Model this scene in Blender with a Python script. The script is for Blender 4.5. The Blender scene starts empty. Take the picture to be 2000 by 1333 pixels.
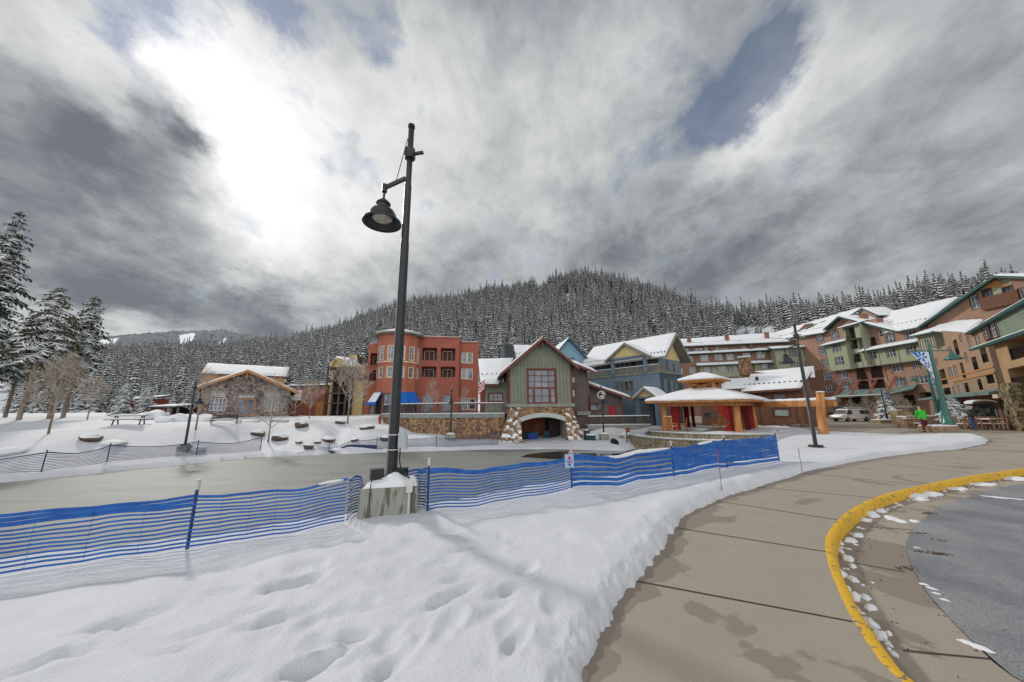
import bpy, bmesh, math, random
import numpy as np
from mathutils import Vector, Matrix, noise as mnoise
R = math.radians
random.seed(7)
sc = bpy.context.scene
COL = sc.collection

# ------------------------------------------------------------------ camera
CP = Vector((0, 0, 1.7))
cam_d = bpy.data.cameras.new('camera'); cam = bpy.data.objects.new('camera', cam_d); COL.objects.link(cam)
cam_d.sensor_width = 36; cam_d.lens = 36 * 667 / 2000; cam_d.clip_start = 0.05; cam_d.clip_end = 6000
CR = Matrix.Rotation(R(90 + 11.4), 3, 'X') @ Matrix.Rotation(R(-0.5), 3, 'Z')
cam.matrix_world = Matrix.Translation(CP) @ CR.to_4x4()
sc.camera = cam

def rdir(px, py):
    return (CR @ Vector(((px - 1000) / 667, -(py - 666.5) / 667, -1)))
def at(px, py, Y):                       # point seen at a photo pixel, at depth Y
    d = rdir(px, py); return CP + d * (Y / d.y)
def ground(px, py, z=0.0):
    d = rdir(px, py); return CP + d * ((z - CP.z) / d.z)

# ------------------------------------------------------------------ sun, sky, exposure
SUN_DIR = rdir(440, 290).normalized()
sun_el = math.asin(SUN_DIR.z); sun_az = math.atan2(SUN_DIR.x, SUN_DIR.y)
sl = bpy.data.lights.new('sun', 'SUN'); so = bpy.data.objects.new('sun', sl); COL.objects.link(so)
sl.energy = 2.0; sl.angle = R(4); sl.color = (1, 0.95, 0.88)
so.rotation_euler = SUN_DIR.to_track_quat('Z', 'Y').to_euler()
w = bpy.data.worlds.new('World'); sc.world = w; w.use_nodes = True
nt = w.node_tree; N = nt.nodes; L = nt.links; N.clear()
def nd(t, **k):
    n = N.new(t)
    for a, b in k.items(): setattr(n, a, b)
    return n
def M(op, a, b=None, c=None, clamp=False):
    n = N.new('ShaderNodeMath'); n.operation = op; n.use_clamp = clamp
    for i, v in enumerate((a, b, c)):
        if v is None: continue
        if isinstance(v, (int, float)): n.inputs[i].default_value = v
        else: L.new(v, n.inputs[i])
    return n.outputs[0]
def VM(op, a, b=None, scale=None):
    n = N.new('ShaderNodeVectorMath'); n.operation = op
    for i, v in enumerate((a, b)):
        if v is None: continue
        if isinstance(v, (tuple, list, Vector)): n.inputs[i].default_value = tuple(v)
        else: L.new(v, n.inputs[i])
    if scale is not None:
        if isinstance(scale, (int, float)): n.inputs['Scale'].default_value = scale
        else: L.new(scale, n.inputs['Scale'])
    return n
def mixc(f, a, b):
    n = N.new('ShaderNodeMix'); n.data_type = 'RGBA'
    for s, v in ((0, f), (6, a), (7, b)):
        if isinstance(v, (int, float)): n.inputs[s].default_value = v
        elif isinstance(v, tuple): n.inputs[s].default_value = v + (1,) if len(v) == 3 else v
        else: L.new(v, n.inputs[s])
    return n.outputs[2]
tc = nd('ShaderNodeTexCoord')
D = VM('NORMALIZE', tc.outputs['Generated']).outputs[0]
sx = nd('ShaderNodeSeparateXYZ'); L.new(D, sx.inputs[0])
SKYB = [(500, 300, 4.8, .52), (480, 400, 5.5, .26), (560, 480, 6, .26), (540, 330, 12, .22, (1.3, -60)), (620, 130, 9, .26), (720, 420, 10, .22), (300, 60, 9, .16, (2, -40)), (350, 130, 5, .25), (60, 80, 9, .16, (1.6, -30)), (420, 170, 6, .16), (640, 560, 7, .16), (860, 120, 9, .2), (800, 300, 12, .14), (1000, 160, 10, .10), (1150, 260, 9, .10), (900, 350, 9, .12),
        (70, 400, 6, .22, (1.8, -15)), (250, 430, 5, .22, (2.2, -25)), (170, 175, 6, .12), (200, 640, 4, .34, (3, 0)), (1060, 300, 8, .16, (1.5, 90)), (1240, 100, 7, .12), (1480, 230, 4, .12, (2.5, 30)), (1330, 330, 5, .07),
        (90, 230, 7, -.22, (1.7, -20)), (230, 330, 5, -.28, (1.8, -35)), (370, 240, 2.6, -.5, (1.6, -50)), (380, 290, 3, -.4), (20, 330, 5, -.2), (200, 520, 6, -.18, (2, -20)), (360, 570, 6, -.16, (2.2, -15)), (480, 620, 5, -.16, (2, 0)),
        (1600, 480, 16, -.06), (1950, 120, 20, .10), (1750, 330, 15, .06), (1420, 300, 3.2, .16, (3.2, 33)), (1560, 190, 4, .12, (2.2, 40)), (1000, 10, 6, -.14), (960, 240, 6, -.08), (1250, 480, 9, -.05), (1450, 600, 7, -.04), (1950, 480, 12, -.03)]
SKYG = [(1345, 245, 3.4, .75, (2.0, 35)), (1420, 215, 3.2, .85, (2.4, 32)), (1480, 110, 5, .22), (1480, 170, 3.0, .5, (1.8, 35)), (1370, 170, 3, .35), (1500, 60, 4.5, .26, (1.5, 60)), (1570, 100, 4, .28, (1.3, 40)), (1590, 30, 4, .22), (620, 25, 3.8, .62, (1.6, -40)), (720, 45, 3, .6, (1.8, -50)), (760, 10, 3, .5), (580, 10, 4, .4),
        (255, 80, 2.6, .55, (2.4, -45)), (300, 130, 1.8, .5, (2.4, -45)), (230, 15, 4, .5), (320, 25, 3, .35), (390, 70, 3, .25), (670, 290, 2.6, .55, (1.6, -30)), (690, 265, 1.6, .4), (640, 310, 2, .35), (1110, 90, 4, .25), (1060, 30, 4, .25), (1020, 315, 1.3, .45), (560, 420, 1.2, .3), (720, 340, 2, .35)]
zc = M('ADD', M('MAXIMUM', sx.outputs[2], 0.0), 0.30)
cx = nd('ShaderNodeCombineXYZ'); L.new(M('DIVIDE', sx.outputs[0], zc), cx.inputs[0]); L.new(M('DIVIDE', sx.outputs[1], zc), cx.inputs[1])
def noise(vec, scale, detail, rough, dist=0.0):
    n = nd('ShaderNodeTexNoise'); n.inputs['Scale'].default_value = scale; n.inputs['Detail'].default_value = detail
    n.inputs['Roughness'].default_value = rough; n.inputs['Distortion'].default_value = dist; L.new(vec, n.inputs['Vector']); return n
# cloud layer coordinates, drawn out along the wind
mp = nd('ShaderNodeMapping'); mp.inputs['Rotation'].default_value = (0, 0, R(4)); mp.inputs['Scale'].default_value = (1.2, .9, 1)
L.new(cx.outputs[0], mp.inputs[0])
P = mp.outputs[0]
warp = VM('SUBTRACT', noise(P, 1.6, 4, .6).outputs['Color'], (.5, .5, .5)).outputs[0]
warp2 = VM('SUBTRACT', noise(P, 5.0, 8, .66).outputs['Color'], (.5, .5, .5)).outputs[0]
D2 = VM('ADD', VM('ADD', D, VM('SCALE', warp, scale=.20).outputs[0]).outputs[0], VM('SCALE', warp2, scale=.16).outputs[0]).outputs[0]
D2 = VM('NORMALIZE', D2).outputs[0]
def blob(px, py, deg, amp, vec=None, el=None):
    """a cloud mass in one direction of the sky; el=(stretch, tilt degrees) draws it out"""
    c = rdir(px, py).normalized(); k = 1 / (1 - math.cos(R(deg)))
    if el:
        x = c.cross(Vector((0, 0, 1))).normalized(); y = x.cross(c).normalized(); a_ = R(el[1]); e1 = x * math.cos(a_) + y * math.sin(a_); e2 = y * math.cos(a_) - x * math.sin(a_)
        df = VM('SUBTRACT', vec or D2, c).outputs[0]
        p = M('MULTIPLY', VM('DOT_PRODUCT', df, e1).outputs['Value'], 1 / el[0]); q = M('MULTIPLY', VM('DOT_PRODUCT', df, e2).outputs['Value'], 1.0); r_ = M('MULTIPLY', VM('DOT_PRODUCT', df, c).outputs['Value'], 1.0)
        s2 = M('ADD', M('ADD', M('MULTIPLY', p, p), M('MULTIPLY', q, q)), M('MULTIPLY', r_, r_))
        return M('MULTIPLY', M('EXPONENT', M('MULTIPLY', s2, -k / 2)), amp)
    d = VM('DOT_PRODUCT', vec or D2, c).outputs['Value']
    return M('MULTIPLY', M('EXPONENT', M('MULTIPLY', M('SUBTRACT', d, 1.0), k)), amp)
f1 = noise(P, 1.3, 9, .58, .25).outputs[0]
f2 = noise(P, 4.2, 9, .64, .15).outputs[0]
f3 = noise(D, 3.8, 10, .62, .6).outputs[0]
f4 = noise(D2, 10.0, 8, .6, .2).outputs[0]
hz = M('MULTIPLY', M('MAXIMUM', sx.outputs[2], 0.0), 3.2, clamp=True); hz = M('ADD', .35, M('MULTIPLY', hz, .65))
B = M('ADD', .365, M('MULTIPLY', M('SUBTRACT', f1, .5), .45))
B = M('ADD', B, M('MULTIPLY', M('MULTIPLY', M('SUBTRACT', f2, .5), .50), hz))
B = M('ADD', B, M('MULTIPLY', M('SUBTRACT', f3, .5), .52))
B = M('ADD', B, M('MULTIPLY', M('SUBTRACT', f4, .5), .26))
SKYBLOBS = SKYB
for b in SKYBLOBS: B = M('ADD', B, blob(b[0], b[1], b[2], b[3], None, b[4] if len(b) > 4 else None))
behind = M('MULTIPLY', M('MAXIMUM', M('SUBTRACT', .0, sx.outputs[1]), 0), 1.35)  # extra brightness in the unseen sky behind the camera, added to light the facades
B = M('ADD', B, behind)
B = M('MAXIMUM', B, .19)
low = M('SUBTRACT', 1.0, M('MULTIPLY', M('MAXIMUM', sx.outputs[2], 0), 2.2), clamp=True)
B = M('ADD', B, M('MULTIPLY', low, .04))
crgb = nd('ShaderNodeValToRGB'); crgb.color_ramp.elements[0].position = 0.0; crgb.color_ramp.elements[0].color = (.03, .033, .04, 1)
e = crgb.color_ramp.elements
e[1].position = 1.0; e[1].color = (1, 1, 1, 1)
for p_, c_ in ((.15, (.14, .155, .185, 1)), (.3, (.25, .27, .295, 1)), (.45, (.41, .435, .45, 1)), (.65, (.65, .665, .66, 1))):
    x = e.new(p_); x.color = c_
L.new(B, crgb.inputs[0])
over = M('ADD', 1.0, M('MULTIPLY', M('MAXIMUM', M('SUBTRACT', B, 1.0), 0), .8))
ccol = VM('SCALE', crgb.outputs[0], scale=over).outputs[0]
# gaps of blue sky
G = M('ADD', M('MULTIPLY', M('SUBTRACT', f2, .5), 2.4), M('MULTIPLY', M('SUBTRACT', f3, .5), 2.0))
for b in SKYG: G = M('ADD', G, blob(b[0], b[1], b[2] * .92, b[3] * .8, None, b[4] if len(b) > 4 else None))
G = M('MULTIPLY', M('SUBTRACT', M('SUBTRACT', G, .26), M('MULTIPLY', M('SUBTRACT', 1.0, hz), .8)), 1.8, clamp=True)
G = M('MULTIPLY', G, M('SUBTRACT', 1.0, blob(470, 290, 5, 1.0), clamp=True))
sky = nd('ShaderNodeTexSky'); sky.sky_type = 'NISHITA'; sky.sun_disc = False
sky.sun_elevation = sun_el; sky.sun_rotation = sun_az; sky.altitude = 2700
skyc = VM('SCALE', sky.outputs[0], scale=1.0).outputs[0]
bgs = nd('ShaderNodeBackground'); L.new(skyc, bgs.inputs[0]); bgs.inputs[1].default_value = 0.10
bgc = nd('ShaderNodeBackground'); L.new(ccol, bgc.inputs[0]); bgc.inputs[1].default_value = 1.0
bgm = nd('ShaderNodeMixShader')
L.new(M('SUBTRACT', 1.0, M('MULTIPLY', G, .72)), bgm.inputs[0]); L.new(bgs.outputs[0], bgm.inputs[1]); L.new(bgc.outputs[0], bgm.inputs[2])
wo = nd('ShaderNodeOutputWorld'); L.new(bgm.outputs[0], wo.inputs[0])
sc.view_settings.view_transform = 'Standard'; sc.view_settings.look = 'None'; sc.view_settings.gamma = 1
sc.view_settings.use_curve_mapping = False; sc.view_settings.exposure = 0.0
sc.render.engine = 'CYCLES'
sc.cycles.max_bounces = 6; sc.cycles.diffuse_bounces = 3; sc.cycles.glossy_bounces = 3; sc.cycles.transmission_bounces = 4
sc.cycles.caustics_reflective = False; sc.cycles.caustics_refractive = False

# ------------------------------------------------------------------ materials
MATS = {}
def mat(name, c1, c2=None, rough=.8, scale=3.0, tex='noise', bump=0.0, bscale=None, metal=0.0, stretch=(1, 1, 1), pos=(.35, .65), snow=None, snowc=(.84, .86, .9), detail=6, spec=.3, c3=None):
    """procedural Principled material; tex noise / siding / brick / stone / planks; snow=(threshold, noise scale) puts snow on what faces up"""
    m = bpy.data.materials.new(name); m.use_nodes = True; MATS[name] = m
    n = m.node_tree.nodes; l = m.node_tree.links; b = n['Principled BSDF']
    b.inputs['Roughness'].default_value = rough; b.inputs['Metallic'].default_value = metal; b.inputs['Specular IOR Level'].default_value = spec
    t = n.new('ShaderNodeTexCoord'); mp = n.new('ShaderNodeMapping'); l.new(t.outputs['Object'], mp.inputs[0]); mp.inputs['Scale'].default_value = stretch
    c2 = c2 or tuple(x * .8 for x in c1)
    def NZ(sc_, det=detail, ro=.6):
        q = n.new('ShaderNodeTexNoise'); q.inputs['Scale'].default_value = sc_; q.inputs['Detail'].default_value = det; q.inputs['Roughness'].default_value = ro
        l.new(mp.outputs[0], q.inputs['Vector']); return q
    def ramp(fac, p0, a, p1, c, extra=None):
        q = n.new('ShaderNodeValToRGB'); q.color_ramp.elements[0].position = p0; q.color_ramp.elements[0].color = a + (1,)
        q.color_ramp.elements[1].position = p1; q.color_ramp.elements[1].color = c + (1,)
        if extra: 
            for pp, cc in extra: q.color_ramp.elements.new(pp).color = cc + (1,)
        l.new(fac, q.inputs[0]); return q.outputs[0]
    def mul(a, f, amt):
        q = n.new('ShaderNodeMix'); q.data_type = 'RGBA'; q.blend_type = 'MULTIPLY'; q.inputs[0].default_value = amt
        l.new(a, q.inputs[6]); l.new(f, q.inputs[7]); return q.outputs[2]
    height = None
    if tex in ('noise', 'siding', 'planks'):
        col = ramp(NZ(scale).outputs[0], pos[0], c2, pos[1], c1)
        if tex in ('siding', 'planks'):
            wv = n.new('ShaderNodeTexWave'); wv.wave_type = 'BANDS'; wv.bands_direction = 'Z' if tex == 'siding' else 'X'; wv.wave_profile = 'SAW'
            wv.inputs['Scale'].default_value = (bscale or 1.6); wv.inputs['Distortion'].default_value = 0; l.new(t.outputs['Object'], wv.inputs['Vector'])
            g = ramp(wv.outputs[0], 0.0, (.45,) * 3, .14, (1, 1, 1)); col = mul(col, g, .8); height = wv.outputs[0]
    elif tex == 'brick':
        br = n.new('ShaderNodeTexBrick'); br.inputs['Scale'].default_value = bscale or 3.0
        br.inputs['Color1'].default_value = c1 + (1,); br.inputs['Color2'].default_value = c2 + (1,); br.inputs['Mortar'].default_value = (c3 or tuple(x * .7 for x in c1)) + (1,)
        br.inputs['Mortar Size'].default_value = .015
        cb = n.new('ShaderNodeCombineXYZ'); sp = n.new('ShaderNodeSeparateXYZ'); l.new(t.outputs['Object'], sp.inputs[0])
        ad = n.new('ShaderNodeMath'); l.new(sp.outputs[0], ad.inputs[0]); l.new(sp.outputs[1], ad.inputs[1]); l.new(ad.outputs[0], cb.inputs[0]); l.new(sp.outputs[2], cb.inputs[1])
        l.new(cb.outputs[0], br.inputs['Vector'])
        col = mul(br.outputs[0], ramp(NZ(scale).outputs[0], .3, (.75,) * 3, .7, (1, 1, 1)), .8); height = br.outputs['Fac']
    elif tex == 'stone':
        vo = n.new('ShaderNodeTexVoronoi'); vo.inputs['Scale'].default_value = scale; vo.inputs['Randomness'].default_value = .9
        wz = NZ(scale * 1.5, 2); wm = n.new('ShaderNodeVectorMath'); wm.operation = 'MULTIPLY_ADD'; l.new(wz.outputs['Color'], wm.inputs[0]); wm.inputs[1].default_value = (.12,) * 3; l.new(mp.outputs[0], wm.inputs[2])
        l.new(wm.outputs[0], vo.inputs['Vector'])
        sp = n.new('ShaderNodeSeparateColor'); l.new(vo.outputs['Color'], sp.inputs[0])
        col = ramp(sp.outputs[0], 0.0, c2, 1.0, c1, extra=[(.45, c3 or tuple((a + b_) / 2 for a, b_ in zip(c1, c2)))])
        vd = n.new('ShaderNodeTexVoronoi'); vd.feature = 'DISTANCE_TO_EDGE'; vd.inputs['Scale'].default_value = scale; vd.inputs['Randomness'].default_value = .9; l.new(wm.outputs[0], vd.inputs['Vector'])
        g = ramp(vd.outputs['Distance'], .02, (.25,) * 3, .09, (1, 1, 1)); col = mul(col, g, .9)
        col = mul(col, ramp(NZ(scale * 6).outputs[0], .3, (.7,) * 3, .7, (1, 1, 1)), .7); height = g
    if bump:
        bp = n.new('ShaderNodeBump'); bp.inputs['Strength'].default_value = bump; bp.inputs['Distance'].default_value = .03
        l.new(height if height is not None else NZ(bscale or scale * 3).outputs[0], bp.inputs['Height']); l.new(bp.outputs[0], b.inputs['Normal'])
    if snow:
        th, ss, amt = snow
        ge = n.new('ShaderNodeNewGeometry'); sp = n.new('ShaderNodeSeparateXYZ'); l.new(ge.outputs['Normal'], sp.inputs[0])
        q = NZ(ss, 4)
        a = n.new('ShaderNodeMath'); a.operation = 'MULTIPLY_ADD'; l.new(q.outputs[0], a.inputs[0]); a.inputs[1].default_value = amt; l.new(sp.outputs[2], a.inputs[2])
        s_ = n.new('ShaderNodeMath'); s_.operation = 'SUBTRACT'; s_.use_clamp = False; l.new(a.outputs[0], s_.inputs[0]); s_.inputs[1].default_value = th
        k = n.new('ShaderNodeMath'); k.operation = 'MULTIPLY'; k.use_clamp = True; l.new(s_.outputs[0], k.inputs[0]); k.inputs[1].default_value = 7
        mx = n.new('ShaderNodeMix'); mx.data_type = 'RGBA'; l.new(k.outputs[0], mx.inputs[0]); l.new(col, mx.inputs[6]); mx.inputs[7].default_value = snowc + (1,)
        col = mx.outputs[2]
    l.new(col, b.inputs['Base Color'])
    return m

snowM = mat('snow', (.73, .745, .77), (.68, .695, .725), rough=.75, scale=1.2, bump=.32, bscale=26, spec=.25)
darkmetal = mat('dark_metal', (.016, .019, .024), (.009, .011, .014), rough=.42, scale=6, spec=.5)
woodlog = mat('golden_log', (.56, .26, .09), (.34, .13, .04), rough=.6, scale=5, stretch=(1, 1, .12), bump=.2)
glassM = mat('window_glass', (.16, .19, .24), (.035, .045, .06), rough=.07, scale=.55, spec=1.0, pos=(.4, .6))
whiteM = mat('white_paint', (.78, .78, .76), (.66, .66, .64), rough=.5)

# ------------------------------------------------------------------ mesh tools
BASE = {}
class MB:
    def __init__(s): s.v = []; s.f = []; s.m = []
    def add(s, vs, fs, m=0):
        o = len(s.v); s.v += [tuple(p) for p in vs]; s.f += [tuple(i + o for i in f) for f in fs]; s.m += [m] * len(fs)
    def poly(s, pts, m=0): s.add(pts, [tuple(range(len(pts)))], m)
    def box(s, c, d, m=0, rot=None):
        hx, hy, hz = d[0] / 2, d[1] / 2, d[2] / 2
        vs = [Vector((x, y, z)) for x in (-hx, hx) for y in (-hy, hy) for z in (-hz, hz)]
        if rot is not None: vs = [rot @ v for v in vs]
        c = Vector(c); s.add([v + c for v in vs], [(0, 1, 3, 2), (4, 6, 7, 5), (0, 4, 5, 1), (2, 3, 7, 6), (0, 2, 6, 4), (1, 5, 7, 3)], m)
    def bar(s, a, b, w_, h_, m=0, up=Vector((0, 0, 1))):
        a = Vector(a); b = Vector(b); d = (b - a); ln = d.length
        if ln < 1e-6: return
        d /= ln; x = d.cross(up)
        if x.length < 1e-3: x = d.cross(Vector((0, 1, 0)))
        x.normalize(); z = x.cross(d)
        rot = Matrix((x, d, z)).transposed(); s.box((a + b) / 2, (w_, ln, h_), m, rot)
    def tube(s, pts, rad, n=8, m=0, cap=True):
        pts = [Vector(p) for p in pts]
        if isinstance(rad, (int, float)): rad = [rad] * len(pts)
        vs = []; fs = []
        ref = None
        for i, p in enumerate(pts):
            d = (pts[min(i + 1, len(pts) - 1)] - pts[max(i - 1, 0)]).normalized()
            r_ = Vector((0, 0, 1)) if abs(d.z) < .95 else Vector((1, 0, 0))
            if ref is None: ref = r_
            x = d.cross(ref)
            if x.length < .05: ref = r_; x = d.cross(ref)
            x.normalize(); y = d.cross(x)
            for k in range(n):
                a = 2 * math.pi * k / n; vs.append(p + (x * math.cos(a) + y * math.sin(a)) * rad[i])
        for i in range(len(pts) - 1):
            for k in range(n): fs.append((i * n + k, i * n + (k + 1) % n, (i + 1) * n + (k + 1) % n, (i + 1) * n + k))
        if cap: fs.append(tuple(range(n))); fs.append(tuple((len(pts) - 1) * n + k for k in range(n)))
        s.add(vs, fs, m)
    def lathe(s, prof, c=(0, 0, 0), n=20, m=0, rot=None, cap=True):
        c = Vector(c); vs = []; fs = []
        for r_, z in prof:
            for k in range(n):
                a = 2 * math.pi * k / n; v = Vector((r_ * math.cos(a), r_ * math.sin(a), z))
                if rot is not None: v = rot @ v
                vs.append(c + v)
        for i in range(len(prof) - 1):
            for k in range(n): fs.append((i * n + k, i * n + (k + 1) % n, (i + 1) * n + (k + 1) % n, (i + 1) * n + k))
        if cap and prof[0][0] > 1e-3: fs.append(tuple(range(n - 1, -1, -1)))
        if cap and prof[-1][0] > 1e-3: fs.append(tuple((len(prof) - 1) * n + k for k in range(n)))
        s.add(vs, fs, m)
    def slab(s, pts, t, m=0, m_side=None):            # polygon thickened downward by t
        n = len(pts); pts = [Vector(p) for p in pts]; lo = [p - Vector((0, 0, t)) for p in pts]
        s.add(pts + lo, [tuple(range(n)), tuple(range(2 * n - 1, n - 1, -1))] + [(i, i + n, (i + 1) % n + n, (i + 1) % n) for i in range(n)], m)
    def extr(s, pts, vec, m=0):
        n = len(pts); pts = [Vector(p) for p in pts]; lo = [p + Vector(vec) for p in pts]
        s.add(pts + lo, [tuple(range(n)), tuple(range(2 * n - 1, n - 1, -1))] + [(i, i + n, (i + 1) % n + n, (i + 1) % n) for i in range(n)], m)
    def build(s, name, mats, parent=None, smooth=False, loc=None):
        me = bpy.data.meshes.new(name)
        if parent is not None: b = BASE[parent.name]
        elif loc is not None: b = Vector(loc)
        else:
            a = np.array(s.v); b = Vector((float(a[:, 0].mean()), float(a[:, 1].mean()), float(a[:, 2].min())))
        me.from_pydata([(v[0] - b.x, v[1] - b.y, v[2] - b.z) for v in s.v], [], s.f)
        if not isinstance(mats, (list, tuple)): mats = [mats]
        for m_ in mats: me.materials.append(m_)
        if len(mats) > 1: me.polygons.foreach_set('material_index', s.m)
        if smooth: me.polygons.foreach_set('use_smooth', [True] * len(s.f))
        me.update()
        o = bpy.data.objects.new(name, me); COL.objects.link(o)
        if parent is not None: o.parent = parent
        else: o.location = b
        BASE[o.name] = b
        return o

def tag(o, label, cat, group=None):
    o['label'] = label; o['category'] = cat
    if group: o['group'] = group
    return o
def thing(name, label, cat, loc=(0, 0, 0), group=None):
    o = bpy.data.objects.new(name, None); COL.objects.link(o); o.empty_display_size = .2
    o.location = loc; BASE[o.name] = Vector(loc); return tag(o, label, cat, group)
KIDS = {}
def dup(root, loc, rz=0.0, scale=1.0, label=None, group=None):
    chs = [c for c in bpy.data.objects if c.parent == root] if root.name not in KIDS else KIDS[root.name]
    KIDS[root.name] = chs
    r_ = root.copy(); COL.objects.link(r_); r_.location = loc; r_.rotation_euler = (0, 0, rz); r_.scale = (scale,) * 3
    if label: r_['label'] = label
    if group: r_['group'] = group
    def rec(src, dst):
        if src.name not in KIDS: KIDS[src.name] = [c for c in bpy.data.objects if c.parent == src]
        for ch in KIDS[src.name]:
            c = ch.copy(); COL.objects.link(c); c.parent = dst; rec(ch, c)
    rec(root, r_); BASE[r_.name] = Vector(loc)
    return r_
def struct(o): o['kind'] = 'structure'; return o
# ------------------------------------------------------------------ terrain
ICE_Z = -2.0
far_shore = [(-60, 992), (0, 942), (120, 931), (200, 922), (380, 905), (500, 893), (580, 890), (760, 883), (960, 878), (1100, 878), (1215, 881)]
ICE = [tuple(ground(px, py, ICE_Z).xy) for px, py in far_shore]
ICE = [(-60, 5), (-45, 17)] + ICE[1:]
ICE += [(19.1 + 7.15 * math.cos(R(a)), 35.0 + 7.15 * math.sin(R(a))) for a in range(183, 276, 9)]
ICE += [(18.0, 26.2), (14.0, 22.2), (10.4, 18.4), (7.7, 14.9), (5.5, 12.2), (3.4, 10.4), (1.0, 9.3), (-1.5, 7.55), (-3.7, 6.35), (-5.8, 5.3), (-8.2, 3.9), (-14, .6), (-22, -3.5), (-40, -9)]
path_L = [(1140, 1333), (1165, 1260), (1203, 1190), (1247, 1130), (1288, 1075), (1305, 1045), (1345, 1005), (1420, 970), (1500, 945), (1600, 916), (1700, 897), (1800, 884), (1880, 877), (1922, 868), (1932, 861), (1905, 852), (1850, 846), (1780, 843.5)]
PL = [ground(px, py, 0).xy for px, py in path_L]
p0 = PL[0]; PL = [Vector((p0.x - .45, p0.y - 1.2)), Vector((p0.x - .85, -2)), Vector((p0.x - 1.2, -12))][::-1] + PL
far_edge = [Vector((26, 30.5)), Vector((28, 36)), Vector((24.5, 41)), Vector((16, 43)), Vector((10, 41.5))]
SNOW = [tuple(p) for p in PL] + [tuple(p) for p in far_edge] + [(9, 55), (-60, 75), (-160, 60), (-160, -12)]

def sdf(X, Y, poly):
    """signed distance to a polygon, negative inside"""
    P = np.array(poly, float); d = np.full(X.shape, 1e9); ins = np.zeros(X.shape, bool)
    for i in range(len(P)):
        a = P[i]; b = P[(i + 1) % len(P)]; ab = b - a; L2 = (ab ** 2).sum() + 1e-12
        t = np.clip(((X - a[0]) * ab[0] + (Y - a[1]) * ab[1]) / L2, 0, 1)
        d = np.minimum(d, (X - a[0] - t * ab[0]) ** 2 + (Y - a[1] - t * ab[1]) ** 2)
        c = (a[1] > Y) != (b[1] > Y)
        with np.errstate(divide='ignore', invalid='ignore'):
            xi = (b[0] - a[0]) * (Y - a[1]) / (b[1] - a[1] + 1e-30) + a[0]
        ins ^= c & (X < xi)
    d = np.sqrt(d); return np.where(ins, -d, d)
def ss(a, b, x):
    t = np.clip((x - a) / (b - a), 0, 1); return t * t * (3 - 2 * t)
CTRL = [(0, 0, 0), (-10, 0, 0), (-3, 5, 0), (-7, 4, 0), (2, 8, 0), (5, 9, 0), (8, 10, -.05), (5, 4, 0), (12, 4, 0), (12, 11, 0), (18, 15, 0), (25, 18, 0), (9.7, 13, -.22), (15.5, 18, -.44), (20, 22, -.42), (24, 27, -.4), (22, 29.5, -.45), (32, 26, -.05), (45, 30, -.1), (18, 40, -.45), (30, 38, -.3),
        (28, 45, -.3), (50, 55, -.6), (60, 70, -.6), (-30, 32, .65), (-40, 40, .9), (-30, 46, .95), (-20, 44, .75), (-22, 33, -.2), (-15, 38, -.3), (-10, 37, -.9), (-4, 36.2, -1.5), (3, 37, -1.85), (9, 37, -1.6), (13, 38, -1.0), (11, 42, -.4), (-14.5, 41, .0), (-18, 46, 1.0),
        (-17, 50, 1.2), (-60, 40, 1.2), (0, 60, .8), (-50, 70, 1.5), (20, 60, 0), (0, 90, 1.2), (-90, 90, 2), (90, 90, 0), (-40, 26, .3), (-60, 20, .5), (40, 5, 0), (0, -20, 0), (80, 30, 0), (-80, -10, 0)]
CT = np.array(CTRL, float)
def base_h(X, Y):
    num = 0; den = 0
    for x, y, z in CT:
        wgt = 1 / (((X - x) ** 2 + (Y - y) ** 2) + .6) ** 2; num = num + wgt * z; den = den + wgt
    return num / den
def height(X, Y, snowy=True):
    X = np.asarray(X, float); Y = np.asarray(Y, float)
    H = base_h(X, Y); d = sdf(X, Y, ICE)
    W = 3.0 + 7 * ss(8, 25, -X) * ss(14, 22, Y) + 0 * X
    W = np.where((Y + .45 * X < 13.5) & (Y < 12.5), 1.7, W)
    W = np.where((Y > 26) & (X > -12), 3.2, W)
    H = -2.35 + (H + 2.35) * ss(-.25, 1, (d + .6) / W)
    H = np.where(d < -.5, -2.4, H)
    return H
def T(x, y):
    return float(height(np.array([x]), np.array([y]))[0]) 
def snow_amount(X, Y):
    s = sdf(X, Y, SNOW)
    return s
def hit(px, py):
    d = rdir(px, py); d = d / d.y; t0 = .6
    f = lambda t: CP.z + d.z * t - S(d.x * t, t)
    t = t0
    while t < 90 and f(t) > 0: t0 = t; t += max(.04, t * .012)
    for _ in range(14):
        m = (t0 + t) / 2
        if f(m) > 0: t0 = m
        else: t = m
    return Vector((d.x * t, t, S(d.x * t, t)))

class NP:                                  # vectorised value noise from sines and a lattice
    def __init__(s, seed): s.g = np.random.RandomState(seed).rand(256, 256)
    def __call__(s, X, Y):
        xi = np.floor(X).astype(int); yi = np.floor(Y).astype(int); fx = X - xi; fy = Y - yi
        fx = fx * fx * (3 - 2 * fx); fy = fy * fy * (3 - 2 * fy); g = s.g
        a = g[xi % 256, yi % 256]; b = g[(xi + 1) % 256, yi % 256]; c = g[xi % 256, (yi + 1) % 256]; d = g[(xi + 1) % 256, (yi + 1) % 256]
        return (a * (1 - fx) + b * fx) * (1 - fy) + (c * (1 - fx) + d * fx) * fy
def fbm(seed, X, Y, o=4, g=.5):
    r_ = 0; a = 1; t = 0; n = NP(seed)
    for i in range(o): r_ = r_ + a * n(X * 2 ** i + 17 * i, Y * 2 ** i + 9 * i); t += a; a *= g
    return r_ / t - .5

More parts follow.
